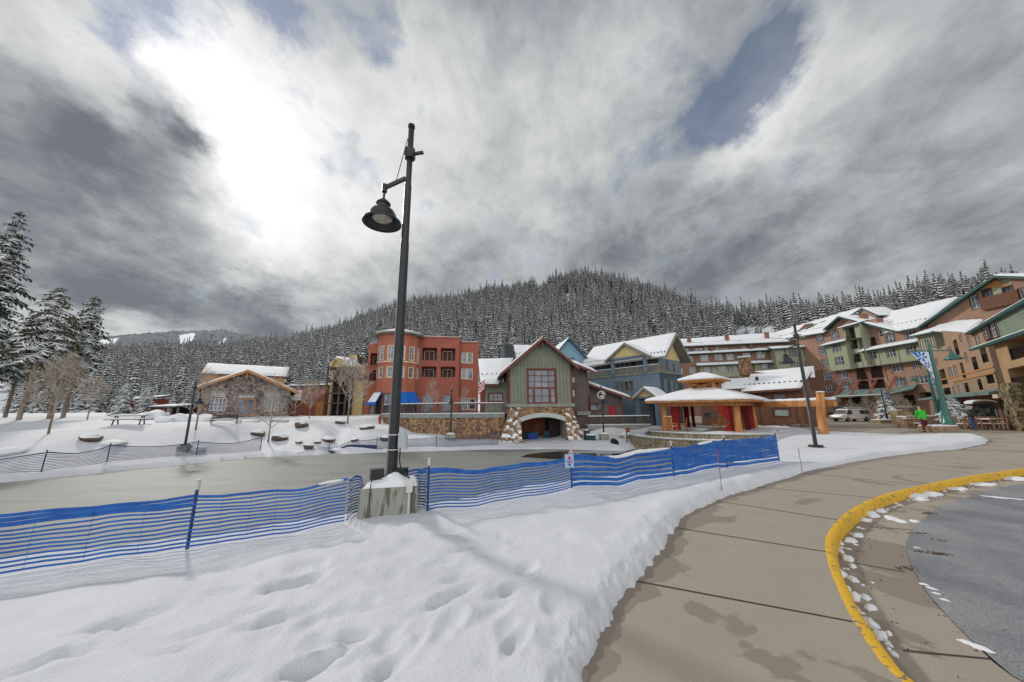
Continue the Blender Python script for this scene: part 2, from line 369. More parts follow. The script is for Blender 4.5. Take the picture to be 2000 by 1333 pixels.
rs = np.concatenate([np.linspace(.3, 1.4, 8)[:-1], 1.4 * np.exp(np.arange(0, 400) * .0135)])
rs = rs[rs < 150]
angs = np.concatenate([np.linspace(-68, 68, 820), np.linspace(70, 290, 70)])
A, RR = np.meshgrid(np.radians(angs), rs)
X = RR * np.sin(A); Y = RR * np.cos(A)
Z = height(X, Y)
s = snow_amount(X, Y)
edge = fbm(3, X * 1.1, Y * 1.1, 2) * .16 + fbm(4, X * 9, Y * 9, 3, .5) * .13 * ss(16, 3, RR)
sd = s + edge
dI = sdf(X, Y, ICE)
depth_s = .13 + .05 * fbm(6, X * .8, Y * .8)
prof = np.where(sd < 0, depth_s * np.clip(-sd / .15, 0, 1) ** .5, -.25 * np.clip(sd / .05, 0, 1))
# ploughed ridge along the path edge
ridge = .05 * np.exp(-((sd + .32) / .2) ** 2) * ss(2.5, 6, RR) + .07 * np.clip(fbm(5, X * 5, Y * 5, 3), 0, 1) * np.exp(-((sd + .28) / .22) ** 2)
near = ss(30, 10, RR) * (dI > 0)
rolls = fbm(11, X * .9 + Y * .25, Y * 1.5 - X * .3, 4, .5) * .145 * ss(.2, 1.4, -sd) * near
fine = fbm(12, X * 3.2, Y * 3.2, 4) * .024 * near * (sd < -.1)
big = fbm(13, X * .28, Y * .28, 3) * .22 * ss(.6, 3, -sd) * (dI > .5)
Zs = Z + prof + ridge * (sd < 0) + rolls + fine + big * ss(6, 14, RR)
rng = random.Random(5)
def dent(cx_, cy_, a_, ln, wd, dp):
    global Zs
    u = (X - cx_) * math.cos(a_) + (Y - cy_) * math.sin(a_); v = -(X - cx_) * math.sin(a_) + (Y - cy_) * math.cos(a_)
    q = (u / ln) ** 2 + (v / wd) ** 2
    Zs = Zs - dp * np.exp(-q ** 1.6) * (sd < -.1) + dp * .16 * np.exp(-(np.sqrt(q) - 1.5) ** 2 / .1) * (sd < -.1)
for px, py, sl_, dp in [(575, 1145, .5, .10), (600, 1142, .9, .05), (450, 1165, .42, .05), (520, 1160, .4, .045), (610, 1105, .35, .05), (500, 1200, .4, .045), (550, 1215, .7, .07), (220, 1235, .5, .07), (130, 1290, .45, .07), (60, 1310, .5, .06),
                        (240, 1225, .45, .05), (880, 1045, .3, .05), (830, 1060, .3, .05), (905, 1075, .4, .05), (770, 1085, .3, .04), (860, 1100, .8, .05), (900, 1130, .8, .06), (890, 1165, .9, .07), (840, 1190, .8, .05), (700, 1195, .6, .05),
                        (640, 1290, .6, .08), (600, 1310, .5, .07), (690, 1250, .7, .07), (880, 1220, .9, .05), (780, 1290, .9, .05), (960, 1200, 1.0, .05), (1000, 1150, 1.0, .06), (1030, 1110, .9, .06), (960, 1080, .8, .04), (1080, 1180, 1.2, .07), (1010, 1260, 1.1, .07), (340, 1280, .5, .05), (400, 1240, .5, .04)]:
    g_ = ground(px, py, .1); dent(g_.x, g_.y, sl_ + rng.uniform(-.3, .3), rng.uniform(.13, .26), rng.uniform(.05, .085), dp * .72)
for k in range(90):
    px = rng.uniform(430, 1120); py = rng.uniform(1040, 1330); g_ = ground(px, py, .1); dent(g_.x, g_.y, rng.uniform(-.2, 1.4), rng.uniform(.06, .16), rng.uniform(.05, .09), rng.uniform(.008, .022))
# shoreline lumps
Zs = Zs + np.exp(-((dI - .35) / .35) ** 2) * (.10 + .22 * np.clip(fbm(21, X * 1.3, Y * 1.3, 3), 0, 1)) * (Y > 12)
# little gully with a culvert mouth on the far bank, running down to the ice
ga = ground(648, 868, -1.0); gb = ground(560, 892, -2.0); gc = ground(655, 845, -.4)
for q0, q1, wd, dp in ((ga, gb, .55, .45), (gc, ga, .7, .5)):
    ax, ay = q0.x, q0.y; bx, by = q1.x, q1.y; l2 = (bx - ax) ** 2 + (by - ay) ** 2
    t = np.clip(((X - ax) * (bx - ax) + (Y - ay) * (by - ay)) / l2, 0, 1); dd = np.sqrt((X - ax - t * (bx - ax)) ** 2 + (Y - ay - t * (by - ay)) ** 2)
    Zs = Zs - dp * np.exp(-(dd / wd) ** 2)
AD = np.array(angs); 
def S(x, y):
    """height of the finished snow surface"""
    r_ = math.hypot(x, y); a = math.degrees(math.atan2(x, y)); a = a + 360 if a < -68.01 else a
    i = float(np.clip(np.interp(r_, rs, np.arange(len(rs))), 0, len(rs) - 1.001)); j = float(np.clip(np.interp(a, AD, np.arange(len(AD))), 0, len(AD) - 1.001))
    i0, j0 = int(i), int(j); fi, fj = i - i0, j - j0
    return float(Zs[i0, j0] * (1 - fi) * (1 - fj) + Zs[i0 + 1, j0] * fi * (1 - fj) + Zs[i0, j0 + 1] * (1 - fi) * fj + Zs[i0 + 1, j0 + 1] * fi * fj)
# far and off to the sides the ground runs on level
def grid_mesh(name, X, Y, Z, mats, wrap=False):
    nr, na = X.shape; co = np.stack([X, Y, Z], -1).reshape(-1, 3)
    i = np.arange(nr - 1)[:, None]; j = np.arange(na if wrap else na - 1)[None, :]; j2 = (j + 1) % na
    f = np.stack([i * na + j, i * na + j2 + 0 * i, (i + 1) * na + j2, (i + 1) * na + j], -1).reshape(-1, 4)
    me = bpy.data.meshes.new(name); me.vertices.add(len(co)); me.vertices.foreach_set('co', co.ravel())
    me.loops.add(f.size); me.loops.foreach_set('vertex_index', f.ravel().astype(np.int32)); me.polygons.add(len(f))
    me.polygons.foreach_set('loop_start', np.arange(0, f.size, 4, dtype=np.int32)); me.polygons.foreach_set('loop_total', np.full(len(f), 4, np.int32))
    me.polygons.foreach_set('use_smooth', np.ones(len(f), bool))
    me.update(calc_edges=True); me.validate()
    for m_ in mats: me.materials.append(m_)
    o = bpy.data.objects.new(name, me); COL.objects.link(o); return struct(o)
grid_mesh('snowy_ground', X, Y, Zs, [mat('trodden_snow', (.60, .615, .645), (.54, .555, .59), rough=.75, scale=1.2, bump=.4, bscale=34, spec=.25)], wrap=True)

# ---- ice
iceM = bpy.data.materials.new('pond_ice'); iceM.use_nodes = True
n = iceM.node_tree.nodes; l = iceM.node_tree.links; b = n['Principled BSDF']
t_ = n.new('ShaderNodeTexCoord'); mp_ = n.new('ShaderNodeMapping'); mp_.inputs['Scale'].default_value = (.35, 1.6, 1); l.new(t_.outputs['Object'], mp_.inputs[0])
q1 = n.new('ShaderNodeTexNoise'); q1.inputs['Scale'].default_value = .5; q1.inputs['Detail'].default_value = 10; q1.inputs['Roughness'].default_value = .72; l.new(mp_.outputs[0], q1.inputs[0])
cr = n.new('ShaderNodeValToRGB'); cr.color_ramp.elements[0].position = .3; cr.color_ramp.elements[0].color = (.15, .155, .148, 1); cr.color_ramp.elements[1].position = .72; cr.color_ramp.elements[1].color = (.245, .25, .235, 1)
l.new(q1.outputs[0], cr.inputs[0])
q2 = n.new('ShaderNodeTexNoise'); q2.inputs['Scale'].default_value = 9; q2.inputs['Detail'].default_value = 8; q2.inputs['Roughness'].default_value = .75; l.new(t_.outputs['Object'], q2.inputs[0])
mxx = n.new('ShaderNodeMix'); mxx.data_type = 'RGBA'; mxx.blend_type = 'OVERLAY'; mxx.inputs[0].default_value = .45; l.new(cr.outputs[0], mxx.inputs[6]); l.new(q2.outputs[0], mxx.inputs[7])
l.new(mxx.outputs[2], b.inputs['Base Color'])
b.inputs['Roughness'].default_value = .6; b.inputs['Specular IOR Level'].default_value = .12
bp = n.new('ShaderNodeBump'); bp.inputs['Strength'].default_value = .35; bp.inputs['Distance'].default_value = .02; l.new(q2.outputs[0], bp.inputs['Height']); l.new(bp.outputs[0], b.inputs['Normal'])
m_ = MB(); m_.poly([(-75, -2, ICE_Z), (30, -2, ICE_Z), (30, 40, ICE_Z), (-75, 40, ICE_Z)])
struct(m_.build('pond_ice', iceM, loc=(0, 0, 0)))
# thawed water in front of the boathouse
waterM = mat('thawed_water', (.06, .06, .05), (.035, .035, .03), rough=.04, spec=1.0, bump=.03, bscale=3)
pts = [ground(px, py, ICE_Z) for px, py in [(1015, 893), (1030, 888), (1060, 884), (1100, 881.5), (1160, 881), (1215, 882.5), (1232, 888), (1225, 896), (1190, 900), (1130, 899), (1075, 897)]]
m_ = MB(); m_.poly([(p.x, p.y, ICE_Z + .004) for p in pts]); struct(m_.build('open_water', waterM))

# ---- path, kerb, gutter, road
concM = bpy.data.materials.new('path_concrete'); concM.use_nodes = True
def conc(mt, dry, wet, seed, amt=.52):
    n = mt.node_tree.nodes; l = mt.node_tree.links; b = n['Principled BSDF']
    t = n.new('ShaderNodeTexCoord'); mp = n.new('ShaderNodeMapping'); mp.inputs['Location'].default_value = (seed, seed * .7, 0); l.new(t.outputs['Object'], mp.inputs[0])
    a = n.new('ShaderNodeTexNoise'); a.inputs['Scale'].default_value = .75; a.inputs['Detail'].default_value = 7; a.inputs['Roughness'].default_value = .5; a.inputs['Distortion'].default_value = .5; l.new(mp.outputs[0], a.inputs[0])
    c = n.new('ShaderNodeValToRGB'); c.color_ramp.elements[0].position = amt; c.color_ramp.elements[0].color = (0, 0, 0, 1); c.color_ramp.elements[1].position = amt + .012; c.color_ramp.elements[1].color = (1, 1, 1, 1); l.new(a.outputs[0], c.inputs[0])
    at_ = n.new('ShaderNodeAttribute'); at_.attribute_name = 'wet'
    mx = n.new('ShaderNodeMath'); mx.operation = 'MAXIMUM'; l.new(c.outputs[0], mx.inputs[0])
    w2 = n.new('ShaderNodeMath'); w2.operation = 'ADD'; l.new(at_.outputs['Fac'], w2.inputs[0]); l.new(a.outputs[0], w2.inputs[1])
    w3 = n.new('ShaderNodeMath'); w3.operation = 'GREATER_THAN'; l.new(w2.outputs[0], w3.inputs[0]); w3.inputs[1].default_value = 1.0
    l.new(w3.outputs[0], mx.inputs[1])
    g = n.new('ShaderNodeTexNoise'); g.inputs['Scale'].default_value = 70; g.inputs['Detail'].default_value = 6; g.inputs['Roughness'].default_value = .7; l.new(t.outputs['Object'], g.inputs[0])
    g2 = n.new('ShaderNodeTexNoise'); g2.inputs['Scale'].default_value = 2.2; g2.inputs['Detail'].default_value = 6; l.new(t.outputs['Object'], g2.inputs[0])
    m0 = n.new('ShaderNodeMix'); m0.data_type = 'RGBA'; m0.inputs[6].default_value = tuple(x * .88 for x in dry) + (1,); m0.inputs[7].default_value = tuple(x * 1.1 for x in dry) + (1,); l.new(g2.outputs[0], m0.inputs[0])
    m1 = n.new('ShaderNodeMix'); m1.data_type = 'RGBA'; l.new(mx.outputs[0], m1.inputs[0]); l.new(m0.outputs[2], m1.inputs[6]); m1.inputs[7].default_value = wet + (1,)
    m2 = n.new('ShaderNodeMix'); m2.data_type = 'RGBA'; m2.blend_type = 'OVERLAY'; m2.inputs[0].default_value = .35; l.new(m1.outputs[2], m2.inputs[6]); l.new(g.outputs[0], m2.inputs[7])
    l.new(m2.outputs[2], b.inputs['Base Color'])
    r_ = n.new('ShaderNodeMapRange'); l.new(mx.outputs[0], r_.inputs[0]); r_.inputs[3].default_value = .85; r_.inputs[4].default_value = .55; l.new(r_.outputs[0], b.inputs['Roughness'])
    bp = n.new('ShaderNodeBump'); bp.inputs['Strength'].default_value = .2; bp.inputs['Distance'].default_value = .01; l.new(g.outputs[0], bp.inputs['Height']); l.new(bp.outputs[0], b.inputs['Normal'])
conc(concM, (.30, .262, .212), (.225, .185, .145), 3.0, .60)
gutM = bpy.data.materials.new('gutter_concrete'); gutM.use_nodes = True; conc(gutM, (.30, .26, .215), (.22, .18, .145), 9.0, .5)
jointM = mat('dark_joint', (.05, .042, .035), rough=.95)  # dark brown colour of the joint strips
def resample(pts, n):
    pts = [Vector(p) for p in pts]; d = [0]
    for a, b_ in zip(pts, pts[1:]): d.append(d[-1] + (b_ - a).length)
    out = []; k = 0
    for i in range(n):
        s_ = d[-1] * i / (n - 1)
        while k < len(d) - 2 and d[k + 1] < s_: k += 1
        t = (s_ - d[k]) / max(d[k + 1] - d[k], 1e-9); out.append(pts[k].lerp(pts[k + 1], t))
    return out
def smooth_line(pts, it=3):
    for _ in range(it):
        q = [pts[0]]
        for a, b_ in zip(pts, pts[1:]): q += [a.lerp(b_, .25), a.lerp(b_, .75)]
        q.append(pts[-1]); pts = q
    return pts
kerb_px = [(1752, 1333), (1700, 1265), (1655, 1190), (1628, 1130), (1612, 1080), (1613, 1045), (1640, 1010), (1690, 978), (1740, 962), (1800, 948), (1880, 932), (1950, 922), (2000, 915)]
KL = [ground(px, py, 0).xy for px, py in kerb_px]
gut_px = [(1985, 1333), (1930, 1285), (1860, 1215), (1810, 1160), (1778, 1105), (1768, 1065), (1785, 1030), (1830, 995), (1890, 972), (1960, 952), (2000, 945)]
GL = [ground(px, py, -.13).xy for px, py in gut_px]
KL = [Vector((KL[0].x + .9, -6)), Vector((KL[0].x + .25, .6))] + KL + [Vector((26, 14.6)), Vector((45, 20))]
GL = [Vector((GL[0].x + 1.2, -6)), Vector((GL[0].x + .3, .6))] + GL + [Vector((26, 12.6)), Vector((45, 17))]
KS = resample(smooth_line(KL), 400); GS = resample(smooth_line(GL), 400)
def offs(line, d):
    out = []
    for i, p in enumerate(line):
        t = (line[min(i + 1, len(line) - 1)] - line[max(i - 1, 0)]).normalized(); out.append(p + Vector((t.y, -t.x)) * d)
    return out
K1 = offs(KS, .17)
kerbM = mat('yellow_paint', (.68, .40, .03), (.22, .17, .11), rough=.7, scale=13, bump=.5, bscale=60, pos=(.39, .43), detail=10)
# kerb profile: rounded top edge, sloped face
prof = [(-.012, -.25, 0), (-.012, -.005, 0), (0, .004, 0), (.015, .007, 0), (.062, .005, 0), (.08, -.012, 0), (.09, -.05, 0), (.10, -.16, 0)]
vs = []; fs = []
lines = [offs(KS, p_[0]) for p_ in prof]
for i in range(len(KS)):
    wob = .004 * math.sin(i * .9) + .003 * math.sin(i * 2.3)
    for k, p_ in enumerate(prof): vs.append((lines[k][i].x + wob, lines[k][i].y, p_[1] + (wob * .5 if k in (2, 3, 4) else 0)))
for i in range(len(KS) - 1):
    for k in range(len(prof) - 1): a = i * len(prof) + k; fs.append((a, a + 1, a + 1 + len(prof), a + len(prof)))
m_ = MB(); m_.add(vs, fs); struct(m_.build('kerb', kerbM, smooth=True))
# gutter
def ribbon(name, A_, B_, za, zb, mt, k=8, wetf=None):
    vs = []; fs = []; wt = []
    for i, (a, b_) in enumerate(zip(A_, B_)):
        for j in range(k + 1):
            t = j / k; p = a.lerp(b_, t); vs.append((p.x, p.y, za + (zb - za) * t)); wt.append(wetf(i / len(A_), t, p) if wetf else 0)
    for i in range(len(A_) - 1):
        for j in range(k): q = i * (k + 1) + j; fs.append((q, q + 1, q + k + 2, q + k + 1))
    m_ = MB(); m_.add(vs, fs); o = m_.build(name, mt)
    at_ = o.data.attributes.new('wet', 'FLOAT', 'POINT'); at_.data.foreach_set('value', wt); return struct(o)
ribbon('gutter', offs(KS, .085), GS, -.145, -.13, gutM, 6, lambda i, t, p: .75 * max(0, 1 - t * 2.2))
# path surface: ruled between the snow edge (run 0.5 m under the snow) and the kerb
PLs = smooth_line([Vector(p) for p in PL[2:]], 3)
under = offs(PLs, -.45)
cut = [p for p in under if p.y < 21]
PLr = resample([Vector((cut[0].x, -6))] + cut + [Vector((30, 21.5)), Vector((45, 24))], 300); KR = resample(KS, 300)
def nearest(line, p): return min(line, key=lambda q: (q - p).length_squared)
PLd = resample(PLs, 400)
def wf(i, t, p):
    d_ = (nearest(PLd[::4], p) - p).length; return .70 * math.exp(-(d_ / .42) ** 2) + (.18 * math.exp(-((1 - t) / .08) ** 2))
# pair points by matching direction
pair = []
for i in range(300):
    pair.append(KR[i])
ribbon('path', PLr, pair, -.004, .0, concM, 16, wf)
# joints across the path
m_ = MB()
for (a_, b_) in [((1203, 1128), (1665, 1215)), ((1312, 1030), (1618, 1079)), ((1395, 978), (1660, 1020)), ((1480, 952), (1730, 975)), ((1585, 926), (1800, 948)), ((1700, 903), (1900, 925)), ((1800, 889), (1990, 905)), ((1130, 1330), (1200, 1333))][:7]:
    p = ground(*a_, .0).xy; q = ground(*b_, .0).xy; d_ = (q - p).normalized(); nn = Vector((-d_.y, d_.x)) * .009
    p = p - d_ * .35
    m_.poly([(p.x - nn.x, p.y - nn.y, .004), (q.x - nn.x, q.y - nn.y, .004), (q.x + nn.x, q.y + nn.y, .004), (p.x + nn.x, p.y + nn.y, .004)])
struct(m_.build('path_joint', jointM))
m_ = MB()
for (a_, b_) in [((1665, 1100), (1768, 1118)), ((1765, 1272), (1935, 1288)), ((1700, 1030), (1788, 1036)), ((1860, 965), (1905, 968))]:
    p = ground(*a_, -.14).xy; q = ground(*b_, -.13).xy; d_ = (q - p).normalized(); nn = Vector((-d_.y, d_.x)) * .008
    m_.poly([(p.x - nn.x, p.y - nn.y, -.134), (q.x - nn.x, q.y - nn.y, -.126), (q.x + nn.x, q.y + nn.y, -.126), (p.x + nn.x, p.y + nn.y, -.134)])
struct(m_.build('gutter_joint', jointM))
# asphalt
asM = bpy.data.materials.new('asphalt'); asM.use_nodes = True
n = asM.node_tree.nodes; l = asM.node_tree.links; b = n['Principled BSDF']; t = n.new('ShaderNodeTexCoord')
g = n.new('ShaderNodeTexNoise'); g.inputs['Scale'].default_value = 85; g.inputs['Detail'].default_value = 8; g.inputs['Roughness'].default_value = .8; l.new(t.outputs['Object'], g.inputs[0])
g2 = n.new('ShaderNodeTexNoise'); g2.inputs['Scale'].default_value = .9; g2.inputs['Detail'].default_value = 8; g2.inputs['Roughness'].default_value = .65; l.new(t.outputs['Object'], g2.inputs[0])
c = n.new('ShaderNodeValToRGB'); c.color_ramp.elements[0].position = .36; c.color_ramp.elements[0].color = (.10, .105, .115, 1); c.color_ramp.elements[1].position = .66; c.color_ramp.elements[1].color = (.42, .43, .445, 1); l.new(g.outputs[0], c.inputs[0])
c2 = n.new('ShaderNodeValToRGB'); c2.color_ramp.elements[0].position = .35; c2.color_ramp.elements[0].color = (.55, .56, .6, 1); c2.color_ramp.elements[1].position = .62; c2.color_ramp.elements[1].color = (1, 1, 1, 1); l.new(g2.outputs[0], c2.inputs[0])
mx = n.new('ShaderNodeMix'); mx.data_type = 'RGBA'; mx.blend_type = 'MULTIPLY'; mx.inputs[0].default_value = 1; l.new(c.outputs[0], mx.inputs[6]); l.new(c2.outputs[0], mx.inputs[7]); l.new(mx.outputs[2], b.inputs['Base Color'])
rr = n.new('ShaderNodeMapRange'); l.new(g2.outputs[0], rr.inputs[0]); rr.inputs[1].default_value = .35; rr.inputs[2].default_value = .6; rr.inputs[3].default_value = .32; rr.inputs[4].default_value = .75; l.new(rr.outputs[0], b.inputs['Roughness'])
bp = n.new('ShaderNodeBump'); bp.inputs['Strength'].default_value = .8; bp.inputs['Distance'].default_value = .012; l.new(g.outputs[0], bp.inputs['Height']); l.new(bp.outputs[0], b.inputs['Normal'])
m_ = MB(); gg = [(p.x, p.y, -.125) for p in GS[::3]]; m_.poly(gg + [(60, 17, -.125), (60, -6, -.125)]); o = m_.build('road', asM, loc=(0, 0, 0)); struct(o)
# snow and grit lying in the gutter: one lump = one thing cannot be counted, so stuff
gr = MB(); rng = random.Random(3)
def lump(mb, x, y, z, r_, h_, asp=1.6, ang=0, m=0):
    n_ = 14; vs = [(x, y, z + h_)]; k1 = [rng.uniform(.7, 1.25) for _ in range(n_)]
    for ring, (rr_, hh) in enumerate(((.45, .85), (.8, .5), (1.0, -.1))):
        for k in range(n_):
            a = 2 * math.pi * k / n_; q = r_ * rr_ * k1[k] * rng.uniform(.93, 1.07); u = q * asp * math.cos(a); v = q * math.sin(a)
            vs.append((x + u * math.cos(ang) - v * math.sin(ang), y + u * math.sin(ang) + v * math.cos(ang), z + h_ * hh * (rng.uniform(.7, 1.2) if hh > 0 else 1)))
    fs = [(0, 1 + k, 1 + (k + 1) % n_) for k in range(n_)]
    for q in range(2): fs += [(1 + q * n_ + k, 1 + (q + 1) * n_ + k, 1 + (q + 1) * n_ + (k + 1) % n_, 1 + q * n_ + (k + 1) % n_) for k in range(n_)]
    mb.add(vs, fs, m)
for px, py, r_, h_ in [(1660, 1055, .09, .04), (1675, 1045, .08, .04), (1655, 1090, .08, .04), (1665, 1105, .05, .03), (1640, 1120, .08, .05), (1665, 1130, .06, .03), (1650, 1150, .07, .05), (1668, 1165, .08, .05), (1690, 1165, .05, .025), (1700, 1185, .05, .03), (1665, 1185, .06, .03),
                       (1695, 1215, .07, .045), (1720, 1240, .06, .04), (1735, 1255, .03, .02), (1735, 1235, .03, .02), (1700, 1005, .14, .06), (1720, 998, .10, .05), (1760, 1018, .10, .03), (1785, 1018, .09, .025), (1740, 1012, .12, .03), (1690, 1015, .1, .04), (1700, 980, .1, .05), (1780, 970, .22, .07), (1815, 965, .2, .06), (1795, 975, .15, .05),
                       (1870, 955, .2, .04), (1920, 946, .25, .04), (1985, 935, .3, .05), (1745, 1275, .03, .02), (1735, 1265, .02, .015), (1640, 1075, .05, .03), (1805, 1210, .012, .008), (1640, 1060, .05, .03), (1650, 1030, .08, .04)]:
    g_ = ground(px, py, -.13); k = min(range(len(KS)), key=lambda i: (KS[i] - g_.xy).length); tg = (KS[min(k + 1, 399)] - KS[max(k - 1, 0)])
    lump(gr, g_.x, g_.y, -.142, r_ * .8, h_, 1.7, math.atan2(tg.y, tg.x) + rng.uniform(-.35, .35))
for i in range(260):
    k = rng.randint(40, 330); p = KS[k]; tg = (KS[k + 1] - KS[k]).normalized(); nn = Vector((tg.y, -tg.x)); u = .12 + abs(rng.gauss(0, .10)); q = p + nn * u
    lump(gr, q.x, q.y, -.143, rng.uniform(.008, .035), rng.uniform(.006, .022), 1.3, rng.uniform(0, 3))
for px, py, r_ in [(1910, 1262, .035), (1890, 1255, .03), (1925, 1270, .03), (1830, 1160, .02), (1820, 1150, .025), (1845, 1172, .02), (1806, 1142, .02), (1790, 1070, .02), (1950, 972, .09), (1985, 975, .06), (1930, 970, .06)]:
    g_ = ground(px, py, -.125); lump(gr, g_.x, g_.y, -.128, r_, .012, 1.9, 2.2)
o = gr.build('gutter_snow', snowM, smooth=True); o['kind'] = 'stuff'; o['label'] = 'scraps of melting snow along the gutter below the yellow kerb'
dm = MB()
dirtM = mat('grit', (.13, .10, .07), (.06, .045, .035), rough=.95)
for px, py, k_ in [(1800, 1078, 30), (1835, 1082, 50), (1795, 1042, 25), (1815, 1003, 40), (1830, 1055, 8), (1770, 1110, 20)]:
    g_ = ground(px, py, -.125)
    for i in range(k_): lump(dm, g_.x + rng.gauss(0, .05), g_.y + rng.gauss(0, .03), -.126, rng.uniform(.004, .015), rng.uniform(.004, .012), 1.4, rng.uniform(0, 3))
for i in range(700):
    k = rng.randint(30, 340); p = KS[k]; q = p.lerp(GS[k], rng.choice([rng.uniform(.35, .6), rng.uniform(.92, 1.03)])); lump(dm, q.x, q.y, -.138 if rng.random() < .5 else -.132, rng.uniform(.003, .009), rng.uniform(.006, .01), 1.2, rng.uniform(0, 3))
o = dm.build('gutter_grit', dirtM); o['kind'] = 'stuff'; o['label'] = 'brown grit and pine litter in the gutter and at the asphalt edge'
# plaza and street beyond the snow: paving that follows the ground
gx = np.concatenate([np.arange(9, 60, .8), np.arange(60, 130, 4)]); gy = np.concatenate([np.arange(14, 60, .8), np.arange(60, 140, 4)])
GX, GY = np.meshgrid(gx, gy); GZ = height(GX, GY) - .006
GZ = np.where((sdf(GX, GY, SNOW) < -.9), GZ - .5, GZ)
plazaM = mat('plaza_paving', (.31, .27, .22), (.20, .16, .13), rough=.7, scale=.35, bump=.1, bscale=30, pos=(.42, .55), stretch=(.5, 1.5, 1))
grid_mesh('plaza', GX, GY, GZ, [plazaM])
# ------------------------------------------------------------------ mountain and forest
SKYL = [(-400, 694), (0, 694), (190, 696), (330, 692), (480, 686), (560, 676), (640, 654), (720, 626), (800, 602), (900, 588), (1000, 570), (1080, 556), (1130, 545), (1200, 556), (1300, 588), (1350, 606), (1400, 624), (1440, 626), (1520, 624), (1600, 625), (1700, 614), (1800, 592), (1900, 580), (2000, 575), (2500, 575)]
HR = []; HS = []
for px, py in SKYL:
    d = rdir(px, py); HR.append(d.x / d.y); HS.append(d.z / d.y)
HR = np.array(HR); HS = np.array(HS)
def crest_Y(r): return np.interp(r, [-1.6, -.8, -.5, 0, .25, .5, .62, .8, 1.0, 1.5, 2.2], [330, 330, 340, 330, 300, 255, 250, 185, 175, 165, 160])
def base_Y(r): return np.interp(r, [-1.6, -.8, -.5, 0, .3, .6, .8, 1.0, 1.3, 2.2], [125, 125, 125, 115, 110, 125, 120, 115, 110, 100])
def hill_h(r, Yv):
    s_ = np.interp(r, HR, HS); Yc = crest_Y(r); Y0 = base_Y(r); zc_ = 1.7 + s_ * Yc
    t = (Yv - Y0) / (Yc - Y0)
    up = .5 + (zc_ - .5) * (np.clip(t, 0, 1) ** 1.25 * .55 + np.clip(t, 0, 1) * .45)
    lumps = fbm(31, r * 14 + 50, Yv * .02 + 9, 3) * 9 * np.clip(t, 0, 1) * np.clip(1.0 - t, 0, 1) * 4
    dn = zc_ - np.clip(t - 1, 0, 9) * 55
    return np.where(t < 1, up + lumps, dn) - np.where(t < 0, 3.0, 0)
rg = np.linspace(-1.75, 2.3, 300); tg_ = np.linspace(-.25, 1.9, 110)
RG, TG = np.meshgrid(rg, tg_)
YG = base_Y(RG) + TG * (crest_Y(RG) - base_Y(RG)); ZG = hill_h(RG, YG)
hillM = mat('hill_ground', (.80, .82, .86), (.22, .21, .20), rough=.9, scale=.10, pos=(.38, .52), bump=.3, bscale=1)
grid_mesh('hill', RG * YG, YG, ZG, [hillM])

# snowy conifers, built once in a few variants
needleM = mat('needles', (.030, .042, .030), (.014, .021, .017), rough=.9, scale=8, snow=(.78, .9, 1.05))
needleG = mat('grey_frosted_needles', (.16, .18, .16), (.075, .09, .078), rough=.9, scale=2.2, snow=(.62, 3.0, 1.1), snowc=(.52, .545, .56))
barkM = mat('bark', (.10, .09, .08), (.05, .045, .04), rough=.95, scale=10, stretch=(1, 1, .2), snow=(1.2, 2, .6))
def conifer_mesh(name, h, rbase, tiers, per, seed, droop=.3, blades=1, trunk_m=1, start=.06):
    g = random.Random(seed); mb = MB()
    mb.tube([(0, 0, -.4), (0, 0, h * .5), (0, 0, h * .97)], [h * .018 + .03, h * .012 + .02, .01], 5, trunk_m)
    for t in range(tiers):
        f = t / (tiers - 1); z = h * (start + (1 - start) * f ** .93 * .985); rr = rbase * (1 - f) ** .82 * g.uniform(.78, 1.15) + .03 * h * .25
        for k in range(per):
            if g.random() < .10: continue
            a = 2 * math.pi * (k + g.random() * .8) / per + t * 1.7; l_ = rr * g.uniform(.65, 1.18)
            dr = l_ * (droop + g.uniform(-.1, .18)); wv = l_ * g.uniform(.26, .42)
            c, s_ = math.cos(a), math.sin(a)
            def q(u, v, w_): return (u * c - v * s_, u * s_ + v * c, z + w_)
            o = len(mb.v)
            mb.add([q(0, 0, .02 * h), q(l_ * .55, wv, -dr * .45), q(l_ * .6, 0, -dr * .28), q(l_, 0, -dr), q(l_ * .55, -wv, -dr * .5)], [(0, 1, 2), (1, 3, 2), (0, 2, 4), (4, 2, 3)], 0)
    me_o = mb.build(name, [needleG, barkM], loc=(0, 0, 0))
    return me_o
variants = [conifer_mesh('conifer', 1.0, .135 + .02 * (i % 3), 17, 8, 100 + i, droop=.45 + .1 * (i % 2)) for i in range(5)]
VM_ = [o.data for o in variants]
for me_ in VM_: pass
# scatter
rng = np.random.RandomState(12)
n_try = 110000
rt = rng.uniform(-1.45, 1.75, n_try); tt = rng.rand(n_try) ** .75 * 1.06
Yt = base_Y(rt) + tt * (crest_Y(rt) - base_Y(rt)); Xt = rt * Yt; Zt = hill_h(rt, Yt)
